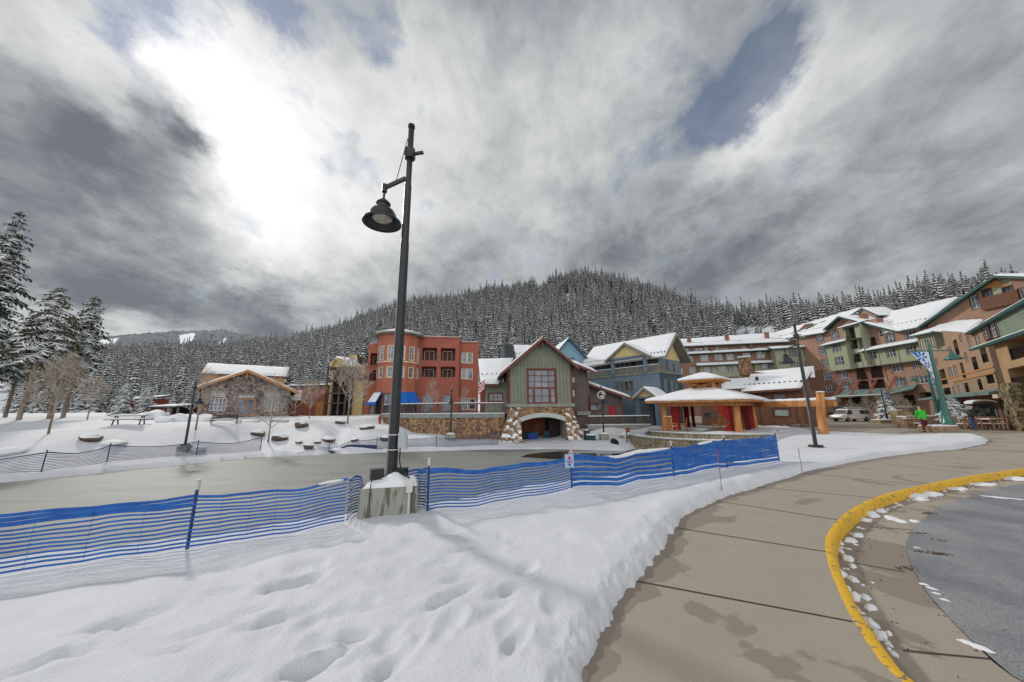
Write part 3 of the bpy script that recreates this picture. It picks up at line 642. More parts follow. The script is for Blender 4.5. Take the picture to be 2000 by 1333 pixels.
# clearings: rocky snow patches below the summit and the open piste on the right
def px_of(X_, Y_, Z_):
    v = np.stack([X_, Y_, Z_ - CP.z], -1) @ np.array(CR)      # world -> camera
    return 1000 + 667 * v[..., 0] / -v[..., 2], 666.5 - 667 * v[..., 1] / -v[..., 2]
pxt, pyt = px_of(Xt, Yt, Zt)
clear = fbm(41, Xt * .035, Yt * .05, 3)
keep = np.ones(n_try, bool)
keep &= ~((np.abs(pxt - 1165) < 75) & (pyt > 575) & (pyt < 665) & (clear > -.12) & (rng.rand(n_try) < .90))
keep &= ~((pxt > 1435) & (pxt < 1525) & (pyt > 637) & (pyt < 720))
keep &= ~((pxt > 1415) & (pxt < 1500) & (pyt > 640) & (pyt < 660) & (clear > .05))
keep &= ~((clear > .17) & (pxt < 1400))
keep &= (pxt > -150) & (pxt < 2150)
OCC = np.interp(pxt, [0, 390, 391, 570, 571, 640, 641, 700, 701, 740, 940, 941, 975, 976, 1060, 1130, 1131, 1160, 1161, 1200, 1330, 1331, 1520, 1600, 1690, 1760, 1870, 1935, 2000], [800, 800, 715, 722, 760, 760, 695, 695, 672, 655, 665, 705, 705, 735, 660, 720, 735, 700, 690, 680, 660, 668, 656, 618, 602, 640, 590, 540, 560])
Ht = rng.uniform(6.5, 13.5, n_try) * np.where(tt > .9, .9, 1.0)
tall = rng.rand(n_try) < .10; Ht = Ht * np.where(tall, 1.38, 1.0)
_, ptop = px_of(Xt, Yt, Zt + Ht)
keep &= ptop < OCC + 6
Ht = Ht * np.where(rt > .55, 1.25, 1.12)
# thinning for equal spacing: keep one per small cell
cell = {}
idx = []
for i in np.nonzero(keep)[0]:
    k = (int(Xt[i] / (2.2 if rt[i] < .55 else 2.0)), int(Yt[i] / (2.2 if rt[i] < .55 else 2.0)))
    if k in cell: continue
    cell[k] = 1; idx.append(i)
idx = np.array(idx)
big_ = (Ht[idx] / Yt[idx]) * (np.clip((OCC[idx] - ptop[idx]) / (pyt[idx] - ptop[idx] + 1e-6), 0, 1) > .45)
order = idx[np.argsort(-big_)]
near300, rest = order[:300], order[300:]
print('forest', len(idx))
pr = random.Random(2)
for n_, i in enumerate(near300):
    src = variants[n_ % 5]
    o = src if n_ < 5 else src.copy()
    if n_ >= 5: COL.objects.link(o)
    h_ = float(Ht[i]); wd = pr.uniform(.85, 1.2)
    o.location = (float(Xt[i]), float(Yt[i]), float(Zt[i]) - .3); o.scale = (h_ * wd, h_ * wd, h_); o.rotation_euler = (pr.uniform(-.03, .03), pr.uniform(-.03, .03), pr.uniform(0, 6.28))
    tag(o, 'snow-frosted conifer in the near ranks of the forest behind the village', 'conifer', 'conifers in the near ranks of the forest')
# the rest of the wood: one object, instanced on points with geometry nodes
pm = bpy.data.meshes.new('forest'); pm.from_pydata([(float(Xt[i]), float(Yt[i]), float(Zt[i]) - .3) for i in rest], [], [])
at_ = pm.attributes.new('h', 'FLOAT', 'POINT'); at_.data.foreach_set('value', [float(Ht[i]) for i in rest])
fo = bpy.data.objects.new('forest', pm); COL.objects.link(fo); fo['kind'] = 'stuff'; fo['label'] = 'frosted conifer forest covering the mountain behind the village'
ng = bpy.data.node_groups.new('forest_scatter', 'GeometryNodeTree')
ng.interface.new_socket('Geometry', in_out='INPUT', socket_type='NodeSocketGeometry'); ng.interface.new_socket('Geometry', in_out='OUTPUT', socket_type='NodeSocketGeometry')
gi = ng.nodes.new('NodeGroupInput'); go = ng.nodes.new('NodeGroupOutput')
gti = ng.nodes.new('GeometryNodeGeometryToInstance')
for v_ in variants:
    oi = ng.nodes.new('GeometryNodeObjectInfo'); oi.inputs[0].default_value = v_; oi.transform_space = 'ORIGINAL'; ng.links.new(oi.outputs['Geometry'], gti.inputs[0])
iop = ng.nodes.new('GeometryNodeInstanceOnPoints'); ng.links.new(gi.outputs[0], iop.inputs['Points']); ng.links.new(gti.outputs[0], iop.inputs['Instance'])
iop.inputs['Pick Instance'].default_value = True
ri = ng.nodes.new('FunctionNodeRandomValue'); ri.data_type = 'INT'; ri.inputs[4].default_value = 0; ri.inputs[5].default_value = 4; ng.links.new(ri.outputs[2], iop.inputs['Instance Index'])
rv = ng.nodes.new('FunctionNodeRandomValue'); rv.data_type = 'FLOAT_VECTOR'; rv.inputs[0].default_value = (-.03, -.03, 0); rv.inputs[1].default_value = (.03, .03, 6.28); ng.links.new(rv.outputs[0], iop.inputs['Rotation'])
ha = ng.nodes.new('GeometryNodeInputNamedAttribute'); ha.data_type = 'FLOAT'; ha.inputs[0].default_value = 'h'
rw = ng.nodes.new('FunctionNodeRandomValue'); rw.data_type = 'FLOAT'; rw.inputs[2].default_value = .85; rw.inputs[3].default_value = 1.3; rw.inputs['Seed'].default_value = 5
mu = ng.nodes.new('ShaderNodeMath'); mu.operation = 'MULTIPLY'; ng.links.new(ha.outputs[0], mu.inputs[0]); ng.links.new(rw.outputs[1], mu.inputs[1])
cb = ng.nodes.new('ShaderNodeCombineXYZ'); ng.links.new(mu.outputs[0], cb.inputs[0]); ng.links.new(mu.outputs[0], cb.inputs[1]); ng.links.new(ha.outputs[0], cb.inputs[2]); ng.links.new(cb.outputs[0], iop.inputs['Scale'])
ng.links.new(iop.outputs[0], go.inputs[0])
gm = fo.modifiers.new('scatter', 'NODES'); gm.node_group = ng

# far ridge on the left with cut ski runs: a low long mountain about a kilometre away
FR = [(-700, 640), (-300, 640), (0, 652), (150, 662), (200, 657), (270, 652), (340, 647), (440, 645), (475, 653), (560, 660), (640, 668), (760, 690), (900, 720)]
fr_r = []; fr_s = []
for px, py in FR:
    d = rdir(px, py); fr_r.append(d.x / d.y); fr_s.append(d.z / d.y)
rg = np.linspace(-2.6, -.15, 220); yy = np.linspace(500, 1300, 70); RG, YG = np.meshgrid(rg, yy)
sC = np.interp(RG, fr_r, fr_s); t = (YG - 500) / 500
ZG = np.where(t < 1, (sC * 1000 + 1.7) * np.clip(t, 0, 1) ** .8, (sC * 1000 + 1.7) - (t - 1) * 160)
ZG = ZG + fbm(61, RG * 90, YG * .05, 3) * 9
far_m = bpy.data.materials.new('distant_forest_ridge'); far_m.use_nodes = True
n = far_m.node_tree.nodes; l = far_m.node_tree.links; b = n['Principled BSDF']; tcn = n.new('ShaderNodeTexCoord')
q = n.new('ShaderNodeTexNoise'); q.inputs['Scale'].default_value = .12; q.inputs['Detail'].default_value = 6; q.inputs['Roughness'].default_value = .75; l.new(tcn.outputs['Object'], q.inputs[0])
c = n.new('ShaderNodeValToRGB'); c.color_ramp.elements[0].position = .4; c.color_ramp.elements[0].color = (.05, .06, .07, 1); c.color_ramp.elements[1].position = .66; c.color_ramp.elements[1].color = (.19, .215, .25, 1); l.new(q.outputs[0], c.inputs[0])
at2 = n.new('ShaderNodeAttribute'); at2.attribute_name = 'run'
mx = n.new('ShaderNodeMix'); mx.data_type = 'RGBA'; l.new(at2.outputs['Fac'], mx.inputs[0]); l.new(c.outputs[0], mx.inputs[6]); mx.inputs[7].default_value = (.8, .82, .86, 1); l.new(mx.outputs[2], b.inputs['Base Color']); b.inputs['Roughness'].default_value = .95
rg2 = np.linspace(-2.6, -.15, 700); yy2 = np.linspace(500, 1300, 200); RG, YG = np.meshgrid(rg2, yy2)
sC = np.interp(RG, fr_r, fr_s); t = (YG - 500) / 500
ZG = np.where(t < 1, (sC * 1000 + 1.7) * np.clip(t, 0, 1) ** .8, (sC * 1000 + 1.7) - (t - 1) * 160) + fbm(61, RG * 90, YG * .05, 3) * 8 + fbm(62, RG * 700, YG * .3, 2) * 5
ppx, ppy = px_of(RG * YG, YG, ZG)
def inpoly(X_, Y_, poly): return sdf(X_, Y_, poly) < 0
run = inpoly(ppx, ppy, [(350, 655), (375, 651), (382, 652), (376, 664), (362, 678), (348, 682), (352, 668)]) | inpoly(ppx, ppy, [(150, 690), (195, 664), (232, 661), (222, 672), (195, 684), (160, 705)]) | inpoly(ppx, ppy, [(425, 672), (440, 660), (443, 661), (432, 676)])
ridge_o = grid_mesh('far_ridge', RG * YG, YG, ZG, [far_m])
a_ = ridge_o.data.attributes.new('run', 'FLOAT', 'POINT'); a_.data.foreach_set('value', run.astype(float).ravel())
# ------------------------------------------------------------------ building tools
class Fac:
    """a facade plane; u runs to the right as seen, out is towards the viewer's side"""
    def __init__(s, p0, p1):
        s.o = Vector((p0[0], p0[1], 0)); q = Vector((p1[0], p1[1], 0)); s.len = (q - s.o).length; s.u = (q - s.o).normalized()
        s.n = Vector((s.u.y, -s.u.x, 0))
        if s.n.dot(s.o) > 0: s.n = -s.n
        s.flip = Vector((0, 0, 1)).dot(s.u.cross(s.n)) > 0
    def P(s, u, z, out=0.0): return s.o + s.u * u + s.n * out + Vector((0, 0, z))
    def uz(s, px, py, out=0.0):
        d = rdir(px, py); o = s.o + s.n * out; t = (o - CP).dot(s.n) / d.dot(s.n); p = CP + d * t; return (p - s.o).dot(s.u), p.z
    def px(s, px, py, out=0.0): u, z = s.uz(px, py, out); return s.P(u, z, out)
    def R(s, x0, y0, x1, y1, out=0.0):                 # photo rectangle -> u0,u1,z0,z1
        a, b = s.uz(x0, y0, out); c, d = s.uz(x1, y1, out); return (min(a, c), max(a, c), min(b, d), max(b, d))
    def off(s, out): return Fac((s.o + s.n * out)[:2], (s.o + s.n * out + s.u * s.len)[:2])
def fbox(mb, F, u0, u1, z0, z1, o0, o1, m=0):
    p = [F.P(u, z, o) for u in (u0, u1) for o in (o0, o1) for z in (z0, z1)]
    mb.add(p, [(0, 1, 3, 2), (4, 6, 7, 5), (0, 4, 5, 1), (2, 3, 7, 6), (0, 2, 6, 4), (1, 5, 7, 3)], m)
def wall(mb, F, u0, u1, z0, z1, holes=(), dep=.15, m=0, out=0.0):
    """flat wall with real openings and reveals; hole = (a,b,c,d[,depth])"""
    holes = [h for h in holes if h[1] > u0 + .03 and h[0] < u1 - .03 and h[3] > z0 + .03 and h[2] < z1 - .03]
    hs = [(max(h[0], u0 + .02), min(h[1], u1 - .02), max(h[2], z0 + .02), min(h[3], z1 - .02), (h[4] if len(h) > 4 else dep)) for h in holes]
    us = sorted({u0, u1} | {h[0] for h in hs} | {h[1] for h in hs}); zs = sorted({z0, z1} | {h[2] for h in hs} | {h[3] for h in hs})
    for a, b in zip(us, us[1:]):
        for c, d in zip(zs, zs[1:]):
            if any(h[0] <= (a + b) / 2 <= h[1] and h[2] <= (c + d) / 2 <= h[3] for h in hs): continue
            mb.poly([F.P(a, c, out), F.P(b, c, out), F.P(b, d, out), F.P(a, d, out)], m)
    for a, b, c, d, e_ in hs:
        q = [(a, c), (b, c), (b, d), (a, d)]
        for i in range(4): p, r_ = q[i], q[(i + 1) % 4]; mb.poly([F.P(*p, out), F.P(*r_, out), F.P(*r_, out - e_), F.P(*p, out - e_)], m)
def shell(mb, F, u0, u1, z0, z1, depth, m=0, out=0.0, top=True):
    mb.poly([F.P(u0, z0, out), F.P(u0, z0, out - depth), F.P(u0, z1, out - depth), F.P(u0, z1, out)], m)
    mb.poly([F.P(u1, z0, out), F.P(u1, z0, out - depth), F.P(u1, z1, out - depth), F.P(u1, z1, out)], m)
    mb.poly([F.P(u0, z0, out - depth), F.P(u1, z0, out - depth), F.P(u1, z1, out - depth), F.P(u0, z1, out - depth)], m)
    if top: mb.poly([F.P(u0, z1, out), F.P(u1, z1, out), F.P(u1, z1, out - depth), F.P(u0, z1, out - depth)], m)
def win(F, par, r, cols=2, rows=1, fm=None, inset=.11, fr=.07, out=0.0, trim=None, tw=.10, sill=None, curtain=False, name='window'):
    u0, u1, z0, z1 = r[:4]; mb = MB(); a = out - inset
    mn = .035
    for (p, q, s_, t) in ((u0, u0 + fr, z0, z1), (u1 - fr, u1, z0, z1), (u0 + fr, u1 - fr, z0, z0 + fr), (u0 + fr, u1 - fr, z1 - fr, z1)): fbox(mb, F, p, q, s_, t, a - .03, a + .045)
    for i in range(1, cols): x = u0 + (u1 - u0) * i / cols; fbox(mb, F, x - mn / 2 - .01, x + mn / 2 + .01, z0 + fr, z1 - fr, a - .02, a + .03)
    for j in range(1, rows): x = z0 + (z1 - z0) * j / rows; fbox(mb, F, u0 + fr, u1 - fr, x - mn / 2, x + mn / 2, a - .02, a + .025)
    if trim:                                          # outer casing stands 3 cm proud of the wall
        for (p, q, s_, t) in ((u0 - tw, u0, z0 - tw, z1 + tw), (u1, u1 + tw, z0 - tw, z1 + tw), (u0, u1, z1, z1 + tw), (u0, u1, z0 - tw, z0)): fbox(mb, F, p, q, s_, t, out - .02, out + .035, 1)
        o = mb.build(name, [fm, trim], par)
    else: o = mb.build(name, fm, par)
    g = MB(); fbox(g, F, u0 + .01, u1 - .01, z0 + .01, z1 - .01, a - .06, a - .025); g.build('pane', glassM, o)
    return o
def railing(F, par, u0, u1, z0, z1, out, m, gap=.13, solid=False, posts=2, name='railing', rt=.05):
    mb = MB(); fbox(mb, F, u0, u1, z1 - rt, z1, out - .05, out + .03); fbox(mb, F, u0, u1, z0 + .04, z0 + .09, out - .03, out + .01)
    n_ = max(2, int((u1 - u0) / gap)); bw = .02 if not solid else gap * .62
    for i in range(n_ + 1): x = u0 + .02 + (u1 - u0 - .04) * i / n_; fbox(mb, F, x - bw / 2, x + bw / 2, z0 + .09, z1 - rt, out - .02, out)
    for i in range(posts): x = u0 + .04 + (u1 - u0 - .08) * i / max(posts - 1, 1); fbox(mb, F, x - .05, x + .05, z0, z1 + .02, out - .06, out + .04)
    return mb.build(name, m, par)
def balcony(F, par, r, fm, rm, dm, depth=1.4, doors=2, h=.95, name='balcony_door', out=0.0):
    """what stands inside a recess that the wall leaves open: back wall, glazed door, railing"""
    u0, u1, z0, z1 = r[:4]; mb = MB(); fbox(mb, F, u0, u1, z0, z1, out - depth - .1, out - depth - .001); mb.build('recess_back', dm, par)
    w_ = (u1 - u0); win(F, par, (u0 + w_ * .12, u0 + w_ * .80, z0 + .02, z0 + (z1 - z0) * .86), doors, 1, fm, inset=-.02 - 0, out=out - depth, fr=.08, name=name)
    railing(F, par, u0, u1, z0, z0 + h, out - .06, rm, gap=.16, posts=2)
def snowcap(mb, pts, t=.16, inset=.0):
    """snow lying on a sloped quad, with a soft uneven lower edge; pts in order around"""
    a, b, c, d = [Vector(p) for p in pts]; nu = max(2, int((b - a).length / .7)); nv = max(2, int((d - a).length / .9)); vs = []; fs = []
    for i in range(nu + 1):
        for j in range(nv + 1):
            s_ = i / nu; t_ = j / nv; p = a.lerp(b, s_).lerp(d.lerp(c, s_), t_)
            e_ = (i in (0, nu)) or (j in (0, nv)); h_ = (.02 if e_ else t * (1 + .35 * mnoise.noise(p * .8)))
            vs.append(p + Vector((0, 0, h_)))
    q = lambda i, j: i * (nv + 1) + j
    for i in range(nu):
        for j in range(nv): fs.append((q(i, j), q(i + 1, j), q(i + 1, j + 1), q(i, j + 1)))
    mb.add(vs, fs)
def snowslab(mb, pts, t=.18):
    """thicker snow on a roof slope: full thickness to the edges, with rounded irregular rim"""
    a, b, c, d = [Vector(p) for p in pts]; nu = max(2, int((b - a).length / .5)); nv = max(2, int((d - a).length / .6)); vs = []; fs = []
    rimj = [0, .012] + [k / nv for k in range(1, nv)] + [.988, 1]; rimi = [0, .006] + [k / nu for k in range(1, nu)] + [.994, 1]
    for s_ in rimi:
        for t_ in rimj:
            p = a.lerp(b, s_).lerp(d.lerp(c, s_), t_); e_ = s_ in (0, 1) or t_ in (0, 1); k = .55 if (s_ in (.006, .994) or t_ in (.012, .988)) else 1
            h_ = .0 if e_ else t * k * (1 + .3 * mnoise.noise(p * .9) + .15 * mnoise.noise(p * 3))
            vs.append(p + Vector((0, 0, h_)))
    nj = len(rimj)
    for i in range(len(rimi) - 1):
        for j in range(nj - 1): fs.append((i * nj + j, (i + 1) * nj + j, (i + 1) * nj + j + 1, i * nj + j + 1))
    mb.add(vs, fs)
def roofquad(par, pts, m, t=.22, snow=.18, name='roof', guard=False, tgt=None):
    mb = MB(); mb.slab(pts, t); o = mb.build(name, m, par)
    if snow:
        s_ = MB(); c = sum((Vector(p) for p in pts), Vector()) / 4; q = [Vector(p) + (c - Vector(p)).normalized() * .05 + Vector((0, 0, .003)) for p in pts]
        snowslab(s_, q, snow); s_.build('roof_snow', snowM, o, smooth=True)
    if guard:                                         # row of snow guards a little above the eave (pts[0]-pts[1] is the eave)
        g = MB(); a, b, c, d = [Vector(p) for p in pts]; n_ = max(3, int((b - a).length / .5))
        for i in range(n_ + 1):
            p = a.lerp(b, (i + .5) / (n_ + 1)); q = d.lerp(c, (i + .5) / (n_ + 1)); r_ = p.lerp(q, guard); g.box(r_ + Vector((0, 0, snow + .02)), (.12, .12, .22))
        g.build('snow_guard', darkmetal, o)
    return o
def gable(F, par, uL, zL, uP, zP, uR, zR, front, back, m, fm, t=.22, snow=.16, fw=.24, name='roof', mR=None):
    L0, P0, R0 = F.P(uL, zL, front), F.P(uP, zP, front), F.P(uR, zR, front); L1, P1, R1 = F.P(uL, zL, -back), F.P(uP, zP, -back), F.P(uR, zR, -back)
    mb = MB(); mb.slab([L0, P0, P1, L1], t); mb.slab([P0, R0, R1, P1], t); o = mb.build(name, m, par)
    f = MB()                                          # barge boards at the front
    for a, b in ((L0, P0), (P0, R0)):
        lo = Vector((0, 0, -t - fw * .5)); f.extr([a + F.n * .03 + Vector((0, 0, -.01)), b + F.n * .03 + Vector((0, 0, -.01)), b + F.n * .03 + lo, a + F.n * .03 + lo], F.n * -.06)
    f.build('barge_board', fm, o)
    if snow:
        s_ = MB()
        for a, b, c, d in ((L0, P0, P1, L1), (P0, R0, R1, P1)):
            up = Vector((0, 0, .003)); snowslab(s_, [a + up - F.n * .04, b + up - F.n * .04, c + up, d + up], snow)
        s_.build('roof_snow', snowM, o, smooth=True)
    return o
def gwall(mb, F, uL, zL, uP, zP, uR, zR, m=0, out=0.0): mb.poly([F.P(uL, zL, out), F.P(uR, zR, out), F.P(uP, zP, out)], m)

redbrick = mat('red_brick', (.40, .125, .085), (.34, .10, .068), c3=(.29, .11, .08), rough=.9, tex='brick', bscale=4.5, scale=.8, bump=.15)
redplain = mat('red_render', (.40, .14, .085), (.34, .115, .072), rough=.9, scale=1.5)
greensid = mat('sage_siding', (.225, .238, .185), (.185, .198, .152), rough=.8, scale=1.2)
redtrim = mat('dark_red_trim', (.18, .062, .046), (.135, .045, .035), rough=.6, scale=4)
stoneM = mat('ochre_fieldstone', (.50, .33, .18), (.13, .10, .085), c3=(.34, .20, .11), rough=.9, tex='stone', scale=4.0, bump=.5)
stoneS = mat('snow_caught_fieldstone', (.50, .33, .18), (.13, .10, .085), c3=(.34, .20, .11), rough=.9, tex='stone', scale=4.0, bump=.8, snow=(.90, 7.0, 1.1))
stoneG = mat('grey_rubble', (.42, .34, .30), (.12, .105, .10), c3=(.27, .215, .19), rough=.9, tex='stone', scale=3.4, bump=.5)
stoneP = mat('pale_ashlar', (.50, .43, .30), (.26, .215, .15), c3=(.40, .33, .22), rough=.9, tex='stone', scale=4.0, stretch=(1, 1, 1.5), bump=.6)
capM = mat('grey_cap_stone', (.30, .31, .29), (.19, .195, .185), rough=.85, scale=3)
greyc = mat('weathered_concrete', (.30, .31, .27), (.13, .12, .095), rough=.85, scale=3.2, stretch=(3, 3, .6), pos=(.42, .5), bump=.2, bscale=30)
brownsid = mat('grey_brown_siding', (.155, .125, .115), (.115, .09, .085), rough=.8, tex='siding', bscale=1.1, scale=1.2)
bluesid = mat('slate_blue_siding', (.165, .225, .275), (.13, .185, .235), rough=.75, tex='siding', bscale=1.2, scale=1.0)
ltblue = mat('light_blue_siding', (.21, .36, .46), (.18, .31, .41), rough=.75, tex='siding', bscale=1.2, scale=1.0)
dkblue = mat('dark_blue_trim', (.05, .11, .16), (.04, .085, .12), rough=.6)
yellowM = mat('pale_yellow_board', (.62, .50, .24), (.55, .43, .20), rough=.75, scale=2)
greytrim = mat('grey_green_trim', (.24, .235, .20), (.19, .185, .155), rough=.7, scale=3)
darkroof = mat('dark_roof', (.05, .055, .058), (.03, .033, .036), rough=.6)
greenroof = mat('green_metal', (.035, .10, .095), (.025, .075, .07), rough=.45, scale=3)
greenmet2 = mat('pale_green_metal_awning', (.19, .29, .26), (.13, .21, .19), rough=.5, tex='planks', bscale=1.2, scale=3)
brownroof = mat('brown_eave', (.17, .075, .045), (.11, .05, .03), rough=.7)
weather = mat('weathered_timber', (.13, .105, .09), (.055, .045, .042), rough=.9, scale=4, stretch=(1, 1, .2))
woodred = mat('red_brown_panel', (.27, .09, .045), (.17, .05, .028), rough=.7, scale=1.2, stretch=(1, 1, .25))
brownpan = mat('brown_board', (.24, .12, .075), (.17, .08, .05), rough=.8, scale=1.5, stretch=(1, 1, .25))
tanM = mat('tan_siding', (.41, .275, .19), (.355, .235, .16), rough=.8, tex='siding', bscale=1.0, scale=.9)
tan2 = mat('orange_brown_siding', (.38, .235, .17), (.325, .195, .14), rough=.8, tex='siding', bscale=1.0, scale=.9)
brn2 = mat('umber_siding', (.25, .145, .105), (.205, .115, .083), rough=.8, tex='siding', bscale=1.0, scale=.9)
paleg = mat('pale_green_panel', (.35, .375, .26), (.30, .325, .225), rough=.8, scale=.8)
deepg = mat('grey_green_siding', (.22, .27, .20), (.18, .225, .165), rough=.8, tex='siding', bscale=1.0, scale=.9)
buff = mat('buff_board_and_batten', (.46, .345, .24), (.40, .295, .20), rough=.8, scale=1.1)
cream = mat('cream_trim', (.66, .56, .42), (.58, .49, .37), rough=.6)
blueM = mat('blue_canvas', (.012, .14, .56), (.010, .11, .46), rough=.7, scale=3)
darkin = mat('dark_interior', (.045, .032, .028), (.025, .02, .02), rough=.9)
orangew = mat('honey_wood', (.52, .26, .10), (.40, .18, .06), rough=.6, scale=4, stretch=(1, 1, .2))

# ------------------------------------------------------------------ stone lodge on the left
F = Fac((-39.0, 42.7), (-30.7, 49.6))
t = thing('stone_lodge', 'low rubble-stone lodge with honey wood double door and a snowy gable roof', 'building', F.P(F.len / 2, .7))
Z = lambda x, y: F.uz(x, y)
uL, zL = Z(391, 756); uR, zR = Z(573, 764); uP, zP = Z(484, 725); zb = .2
wz = min(zL, zR) - .25
holes = [F.R(412, 765, 440, 775), F.R(412, 778, 440, 803), F.R(465, 771.5, 497, 777.5), F.R(463, 779.5, 496, 812), F.R(520, 767, 545, 777), F.R(518, 778.5, 543, 803.5)]
mb = MB(); u0w, u1w = uL + .35, uR - .35; wall(mb, F, u0w, u1w, zb, wz, holes, .2); shell(mb, F, u0w, u1w, zb, wz, 13)
mb.poly([F.P(u0w, wz), F.P(u1w, wz), F.P(u1w, zR + .05), F.P(uP, zP - .15), F.P(u0w, zL + .02)])
mb.build('wall', stoneG, t)
for i, h in enumerate(holes): 
    if i == 3: win(F, t, h, 2, 1, orangew, fr=.12, name='door', inset=.1)
    else: win(F, t, h, 6 if i in (0, 2, 4) else 4, 2 if i in (0, 2, 4) else 3, whiteM, fr=.06)
gable(F, t, uL - .5, zL - .12, uP, zP + .12, uR + .6, zR - .2, .7, 13.5, brownroof, orangew, snow=.2)
mb = MB(); p = F.P(uP, zP - .2, .35); mb.box(p - Vector((0, 0, .35)), (.22, .22, 1.0)); mb.build('king_post', orangew, t)
# lintels
mb = MB()
for a in ((408, 444, 762.5), (462, 500, 768.5), (516, 549, 764)):
    r_ = F.R(a[0], a[2], a[1], a[2] + 3); fbox(mb, F, r_[0], r_[1], r_[2], r_[3], -.02, .05)
mb.build('lintel', capM, t)
# taller roof behind with its ridge across
F2 = F.off(-7)
roofquad(t, [F2.px(392, 729), F2.px(561, 736), F2.px(566, 719, -5), F2.px(404, 710.5, -5)], brownroof, snow=.22)
mb = MB(); a = F2.uz(397, 731); b_ = F2.uz(558, 736); fbox(mb, F2, a[0], b_[0], 1, min(a[1], b_[1]) - .1, -5, -.3); mb.build('upper_wall', orangew, t)
# low porch block to the right of the lodge
F3 = F.off(-3)
mb = MB(); r_ = F3.R(563, 782, 583, 812); fbox(mb, F3, r_[0], r_[1], .2, r_[3], -6, 0); mb.build('porch', brownpan, t)
roofquad(t, [F3.px(562, 783, .5), F3.px(588, 782, .5), F3.px(591, 765, -3), F3.px(570, 763, -3)], brownroof, snow=.2, name='porch_roof')
# low reddish building between lodge and timber house
F = Fac(at(560, 800, 62)[:2], at(640, 800, 60)[:2])
t = thing('brick_annex', 'low red-brick flat-roofed building between the stone lodge and the timber house', 'building', F.P(3, .8))
mb = MB(); r_ = F.R(566, 757, 634, 812); hs = [F.R(628, 785, 633, 811)]; wall(mb, F, r_[0], r_[1], .3, r_[3], []); shell(mb, F, r_[0], r_[1], .3, r_[3], 6); mb.build('wall', redbrick, t)
mb = MB(); fbox(mb, F, r_[0] - .3, r_[1] + .3, r_[3], r_[3] + .25, -6, .3); o = mb.build('roof', darkroof, t)
mb = MB(); q = [F.P(r_[0] - .3, r_[3] + .253, .3), F.P(r_[1] + .3, r_[3] + .253, .3), F.P(r_[1] + .3, r_[3] + .253, -6), F.P(r_[0] - .3, r_[3] + .253, -6)]; snowslab(mb, q, .25); mb.build('roof_snow', snowM, o, smooth=True)
mb = MB(); q = F.R(618, 786, 630, 811); fbox(mb, F, q[0], q[1], .3, q[3], .01, .08); mb.build('door', orangew, t)

# ------------------------------------------------------------------ timber house with balconies
F = Fac(at(632, 800, 58)[:2], at(708, 800, 58)[:2])
t = thing('timber_house', 'pale yellow house with a dark weathered timber balcony tower, left of the red brick block', 'building', F.P(3, .8))
uA, _ = F.uz(640, 800); uB, _ = F.uz(673, 800); uC, _ = F.uz(707, 800); zt = F.uz(690, 714)[1]
hs = [F.R(676, 724, 681, 738), F.R(684, 724, 690, 738), F.R(676, 746, 681, 758), F.R(684, 746, 690, 758), F.R(694, 724, 700, 738)]
mb = MB(); wall(mb, F, uA, uC, .3, zt, hs); shell(mb, F, uA, uC, .3, zt, 9); gp = F.uz(655, 699); gwall(mb, F, F.uz(641, 720)[0], zt, gp[0], gp[1], F.uz(676, 714)[0], zt); mb.build('wall', yellowM, t)
for h in hs: win(F, t, h, 1, 2, whiteM, fr=.06)
roofquad(t, [F.px(672, 714, .6), F.px(709, 716, .6), F.px(706, 702, -4), F.px(656, 697.5, -4)], yellowM, snow=.25, guard=None)
mb = MB(); a = F.px(642, 721, .6); b_ = F.px(655, 697.5, .6); c = F.px(673, 714, .6)
mb.extr([a, b_, b_ + Vector((0, 0, -.25)), a + Vector((0, 0, -.25))], F.n * -5); mb.extr([b_, c, c + Vector((0, 0, -.25)), b_ + Vector((0, 0, -.25))], F.n * -.2); mb.build('barge_board', yellowM, t)
mb = MB(); u0, u1 = F.uz(632, 800, 2.5)[0], F.uz(672, 800, 2.5)[0]
zs = [F.uz(650, y, 2.5)[1] for y in (719, 743, 768, 787)]
for z_ in zs: fbox(mb, F, u0, u1, z_ - .15, z_, .02, 2.5)
for k in range(4): 
    x = u0 + (u1 - u0) * k / 3
    for o_ in (2.45, .4): fbox(mb, F, x - .12, x + .12, .3, zs[0] - .15, o_ - .24, o_)
fbox(mb, F, u0 - .3, u1 + .3, zs[0], zs[0] + .12, .02, 2.8)
mb.build('balcony_frame', weather, t)
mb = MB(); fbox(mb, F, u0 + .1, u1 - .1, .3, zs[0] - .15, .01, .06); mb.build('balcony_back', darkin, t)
for z_ in zs[1:3]: railing(F, t, u0, u1, z_, z_ + 1.0, 2.4, weather, gap=.16, posts=4)
mb = MB(); r_ = F.R(685, 694, 704, 702, -3); fbox(mb, F, r_[0], r_[1], zt + .5, r_[3], -5, -3); mb.build('roof_box', yellowM, t)

# ------------------------------------------------------------------ red brick apartment block
pc = at(878, 780, 55); F = Fac((pc.x - 12 * .983, pc.y - 12 * .185), (pc.x + 5.2 * .983, pc.y + 5.2 * .185))
t = thing('brick_apartments', 'tall red-brick apartment block with a round corner tower and blue awnings', 'building', F.P(8, 1))
uA = F.uz(817, 700)[0]; uB = F.uz(897, 700)[0]; uC = F.uz(935.5, 700)[0]; z1 = F.uz(857, 660.5)[1]; z2 = F.uz(915, 668.5)[1]; zb = .6
bal = [F.R(825, 679, 853, 704.5), F.R(861.3, 680, 889, 705), F.R(824, 716, 852, 737), F.R(861, 716.5, 889, 737.5)]
ar = [F.R(824.7, 771, 845, 812), F.R(863, 771, 883, 812)]
mb = MB(); wall(mb, F, uA, uB, zb, z1, [b + (1.5,) for b in bal] + ar, .3); shell(mb, F, uA, uB, zb, z1, 12)
